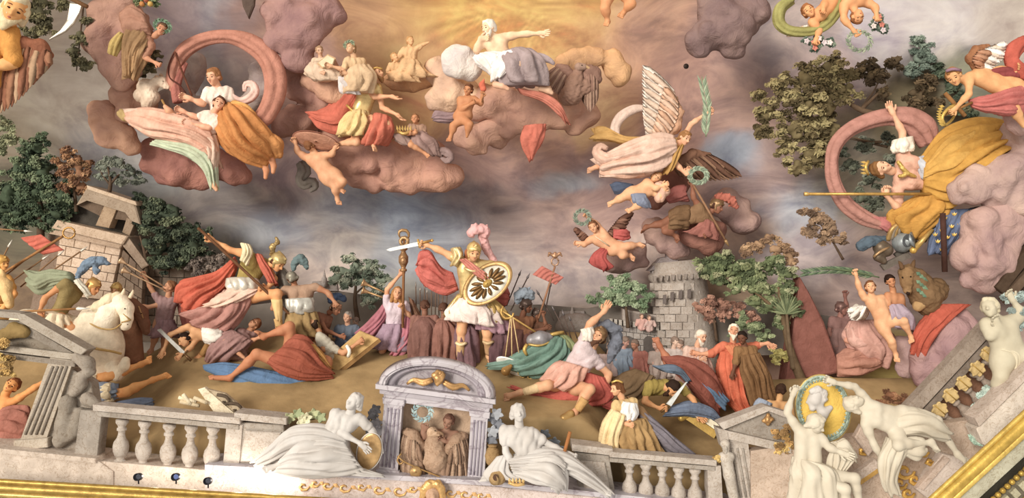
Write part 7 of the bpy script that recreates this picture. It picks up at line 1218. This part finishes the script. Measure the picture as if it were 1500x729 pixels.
r = person('fallen chief in a pale tunic and red mantle flinging up one arm', 26, 'hd:877,492,14 nk:868,508,8 sa:856,496,10 sb:872,528,6 ea:864,474,16 wa:884,457,18 ga:894,440,20 eb:892,548,4 wb:884,574,8 ga:894,440,20 pv:824,554,4 ha:818,560,8 hb:836,566,10 ka:802,564,40 aa:764,574,28 ta:738,582,30 kb:864,570,52 ab:843,602,58 tb:826,614,64', (-.35, -.45, .9), 'skin:cf9a72', '4a3020', beard='5a3a28', top='c8b4b8', sleeve=.35, helm=('gold:8a6844', '6a6e7c', '880,478,4,5 890,476,0,8 899,482,-2,9 903,494,-2,9 901,508,-2,8 896,520,0,6 892,530,2,3'), curl=(.12, .4), up=(.35, -1, .1), fat=1.1)
tube(r, 'sleeve', 'e4d8cc', '850,482,18 854,490,20 854,498,18', '868,478,18 870,488,18 868,496,16', [8, 10, 8], 5, .18); tube(r, 'tunic_skirt', 'd09a88', '822,528,18 806,540,22 792,556,18', '862,540,22 846,560,28 826,572,24', [12, 18, 14], 9, .2)
tube(r, 'red_mantle', 'ba5448', '852,542,12 838,560,14 812,574,14 780,574,8 750,564,4', '884,552,10 898,580,8 872,592,12 815,588,12 765,582,8', [9, 14, 12, 8, 4], 10, .18); tube(r, 'red_mantle', 'b04c44', '880,560,4 896,575,2 912,596,2', '862,585,10 885,595,8 905,602,6', [7, 9, 4], 6, .2); rope(r, 'greave', 'd8b888', '790,567,37 768,574,30', [7, 5.6], 12); rope(r, 'greave', 'c89a58', '857,584,60 846,600,59', [6.8, 5.6], 12)
blob(r, 'sandal', 'gold:b08848', '836,606,62,6 826,612,66,5 842,616,64,3 852,618,62,2', 1.1, 3)
# ---------------------------------------------------------------- the women and elders at the right
at(11.5)
r = person('kneeling young woman with a gold hairband hugging a cream cloth, grey cloak trailing', 21, 'hd:904,568,10 nk:910,580,6 sa:902,592,14 sb:928,588,2 ea:898,616,22 wa:916,620,28 eb:930,616,12 wb:910,626,26 pv:922,640,2', (-.9, .15, .35), 'skin:d8a478', '6a4020', top='c9a870', sleeve=.3, female=True, hlen=.15, curl=(.6, .6)); tube(r, 'white_sleeve', 'e8e4e2', '914,588,20 910,602,22 912,614,20', '932,590,10 934,604,12 928,616,16', [9, 12, 9], 7, .18); tube(r, 'cream_cloth', 'e0c490', '896,598,16 882,620,20 880,645,16 886,662,12', '916,608,26 910,630,30 908,650,26 912,668,18', [8, 14, 14, 6], 8, .2)
tube(r, 'robe', 'a5814e', '900,620,16 894,645,18 900,664,14', '946,610,4 956,640,8 975,672,8', [16, 24, 18], 11, .17); tube(r, 'grey_cloak', '77707a', '932,592,-2 955,612,0 985,640,2 1016,664,4', '940,632,4 962,650,6 985,664,6 1014,672,6', [7, 12, 12, 4], 8, .2); tube(r, 'brown_cloak', '8a6844', '918,580,-2 940,596,-2 960,620,0', '930,600,2 944,622,4 960,640,4', [6, 8, 6], 5, .2); rope(r, 'hairband', 'gold:d8b050', '896,560,18 904,557,20 912,560,18', 1.5, 6)
at(12.3)
r = person('dark haired man in an olive tunic crouching over the ground with a sword', 23, 'hd:985,568,20 nk:974,566,14 sa:950,564,20 sb:996,566,4 ea:944,588,26 wa:966,598,32 ga:976,598,34 eb:1015,584,12 wb:1022,606,18 ga:976,598,34 gb:1030,614,20 pv:925,572,0', (.25, .85, .35), 'skin:c8905a', '2e1e16', front=-1, top='9a8438', sleeve=.5, up=(.7, -.6, .3), curl=(1.3, .3), beard='3a2418'); tube(r, 'brown_robe', '6a5238', '930,540,0 905,552,2 885,572,0', '960,552,14 935,580,16 905,588,10', [10, 18, 12], 8, .18); tube(r, 'blue_mantle', '5e6c80', '955,535,4 990,536,0 1006,552,-2', '975,545,6 996,548,4 1008,560,2', [5, 7, 5], 6, .22)
tube(r, 'blue_mantle', '66728a', '985,594,14 1010,588,12 1040,598,8 1056,612,4', '970,610,24 1005,608,22 1035,612,16 1052,618,8', [8, 12, 10, 4], 7, .22)
t = thing('sword', 'short bright sword in the crouching man\'s fist', 'sword', (985, 598, 36)); slab(t, 'blade', 'metal:d8dcdc', '976,591,36 1004,560,36 1007,559,36 983,595,36', 1.6, 0, inset=.7); rod(t, 'hilt', 'gold:8a6438', '979,594,36 968,603,36', 2)
t = thing('book', 'open book with pale pages lying on the ground below the crouching man\'s hand', 'book', (1040, 630, 14)); slab(t, 'cover', 'b89440', '1000,600,16 1052,632,16 1046,642,18 996,608,18', 3, 0, inset=.6); slab(t, 'pages', 'e8dcc0', '1001,598,18 1014,596,16 1058,624,14 1052,632,18', 3, 2, inset=.8); t = tag(blob(None, 'gold_jug', 'gold:c09a3c', '998,612,16,5 1006,610,16,3', 1, 2), 'small golden jug beside the open book', 'jug')
at(12.6)
r = person('fallen man\'s bare leg kicked up behind the crouching swordsman', 23, 'pv:1020,560,-4 sa:1050,580,-6 sb:1052,556,-8 ha:1012,552,0 hb:1016,562,2 ka:978,530,8 aa:967,508,8 ta:960,494,12', skin='skin:b07050', hair=None); tube(r, 'robe', '8a4a3c', '968,522,10 1000,522,10 1040,540,4 1060,580,0', '980,540,16 1005,560,16 1030,590,10 1050,605,6', [8, 16, 16, 8], 8, .18); tube(r, 'blue_cloth', '5c7694', '1015,545,14 1040,560,12 1065,585,8', '1022,560,18 1042,580,14 1060,598,10', [5, 8, 5], 6, .22)
at(12.9)
r = person('white bearded elder in a flowing orange red robe spreading his arms', 20, 'hd:1075,484,12 nk:1074,497,6 sa:1058,506,10 sb:1092,508,2 ea:1042,518,14 wa:1024,518,14 ga:1014,516,14 eb:1108,506,2 wb:1124,502,4 ga:1014,516,14 gb:1134,508,4 pv:1076,548,2', (-.25, -.3, 1), 'skin:cf9470', 'e0d4c0', beard='d8ccb8', top='c96848', sleeve=1.2, curl=(.3, .3)); tube(r, 'robe', 'c8603f', '1056,514,10 1054,545,14 1062,580,12 1084,608,8', '1096,514,6 1102,545,8 1110,580,6 1118,606,2', [16, 22, 22, 14], 12, .17); tube(r, 'robe_fold', 'd07a50', '1062,506,18 1078,530,26 1092,560,24', '1080,504,14 1096,528,20 1108,556,16', [5, 7, 5], 6, .25); tube(r, 'ochre_fold', 'c98a48', '1096,530,14 1100,560,16 1104,598,12', '1108,535,8 1114,565,8 1116,598,6', [5, 7, 5], 5, .22)
r = person('old bearded man in a pale rose robe beside the elder in red', 19, 'hd:1027,492,2 nk:1022,504,-2 sa:1006,512,2 sb:1036,514,-4 ea:1004,534,8 wa:1022,528,14 ga:1030,526,14 pv:1016,552,-4', (.5, .2, .8), 'skin:cfa080', 'd8ccbc', beard='d0c4b4', top='d0aea0', sleeve=1.3, curl=(.4, .4)); tube(r, 'robe', 'c4a094', '1002,520,2 994,545,4 990,570,2', '1036,520,0 1044,548,2 1052,580,0', [14, 18, 16], 11, .17)
at(12.7)
r = person('dark skinned youth in a brown robe beside the elder in red', 18, 'hd:1087,494,12 nk:1090,505,8 sa:1080,512,12 sb:1106,510,4 ea:1078,530,18 wa:1074,544,20 pv:1104,550,4', (-.5, .15, .8), 'skin:6a4430', '241812', top='866038', sleeve=1.1, curl=(.5, .5)); tube(r, 'robe', '7c5834', '1082,520,14 1088,548,16 1100,590,12', '1112,516,6 1126,550,6 1138,590,4', [13, 18, 15], 11, .17)
at(12.2)
r = person('dark haired man seen from behind with a bare back by the right gable', 19, 'hd:1144,571,4 nk:1142,582,2 sa:1126,590,4 sb:1156,592,0 ea:1120,610,10 eb:1162,612,4 pv:1140,625,0', (.4, .1, -.8), 'skin:c89860', '3a2418', front=-1, eyes=False, hands=False); tube(r, 'grey_cloth', '8a94a8', '1112,582,6 1104,595,8 1104,615,8', '1130,590,10 1126,605,12 1124,622,12', [6, 10, 8], 6, .2)
r = person('orange skinned man crouched beside the blue cloth below the right gable', 20, 'hd:1110,668,6 nk:1118,676,2 sa:1112,686,6 sb:1138,684,0 ea:1120,664,14 wa:1140,668,18 eb:1150,670,8 wb:1160,676,12 pv:1135,715,-4', (-.3, .3, 1), 'skin:d09448', '7a4820', top='c8a050', sleeve=.5); tube(r, 'blue_cloth', '6c7c98', '1100,682,10 1130,690,12 1165,700,8', '1100,712,12 1130,722,14 1165,730,8', [8, 12, 8], 7, .2)
at(13.6)
for i, (x, y, u, c, sk) in enumerate(((912, 508, 14, '8a9ab0', 'c8988a'), (934, 512, 14, 'b87468', 'c08a70'), (890, 516, 13, 'c0a4a0', 'd0a898'), (965, 512, 14, 'b8a49c', 'd0a898'), (985, 508, 14, 'c8b8b4', 'd8b8a4'), (1000, 512, 13, 'bcaaa4', 'd0ac98'), (540, 490, 12, 'a89088', 'c09880'), (525, 478, 11, 'b09c94', 'c8a48c'), (556, 478, 11, '98848a', 'b89484'))):
    d = -1 if i % 2 else 1
    r = person(['far figure in pale blue behind the fallen chief\'s plume', 'far figure in dull red bending behind the crouching swordsman', 'far pale rose figure nearest the fallen chief\'s plume', 'far pale figure beside the kicked up bare leg', 'far whitish crouched figure below the round tower', 'far pale figure next to the old man in rose', 'far soldier behind the wooden board', 'far soldier between the young soldier and the trumpets', 'far soldier under the golden trumpets'][i], u, f'hd:{x+d*4},{y-8},2 nk:{x+d*2},{y},0 sa:{x-11},{y+6},0 sb:{x+11},{y+6},0 ea:{x-13},{y+18},6 wa:{x-2},{y+22},10 eb:{x+13},{y+18},4 wb:{x+4},{y+24},10 pv:{x-d*3},{y+28},-2', (d*.7, .3, .6), 'skin:'+sk, '8a7468', top=c, sleeve=1.2, hands=False, eyes=False, lod=1.3)
    tube(r, 'robe', c, f'{x-11},{y+12},2 {x-15},{y+26},4 {x-17},{y+42},2', f'{x+11},{y+12},2 {x+15},{y+26},4 {x+17},{y+42},2', [8, 11, 11], 8, .18)

at(13.2); tree('rust brown bush behind the reclining stone nude', ['8a5630', 'a06c3c', '6e4426'], '1290,590,0,12 1308,580,0,14 1325,588,0,14 1342,592,0,14 1318,598,0,13 1358,598,0,10 1300,600,0,12', None, 3.6, 1.2, name='bush', cat='bush', base=(1320, 612, 0))
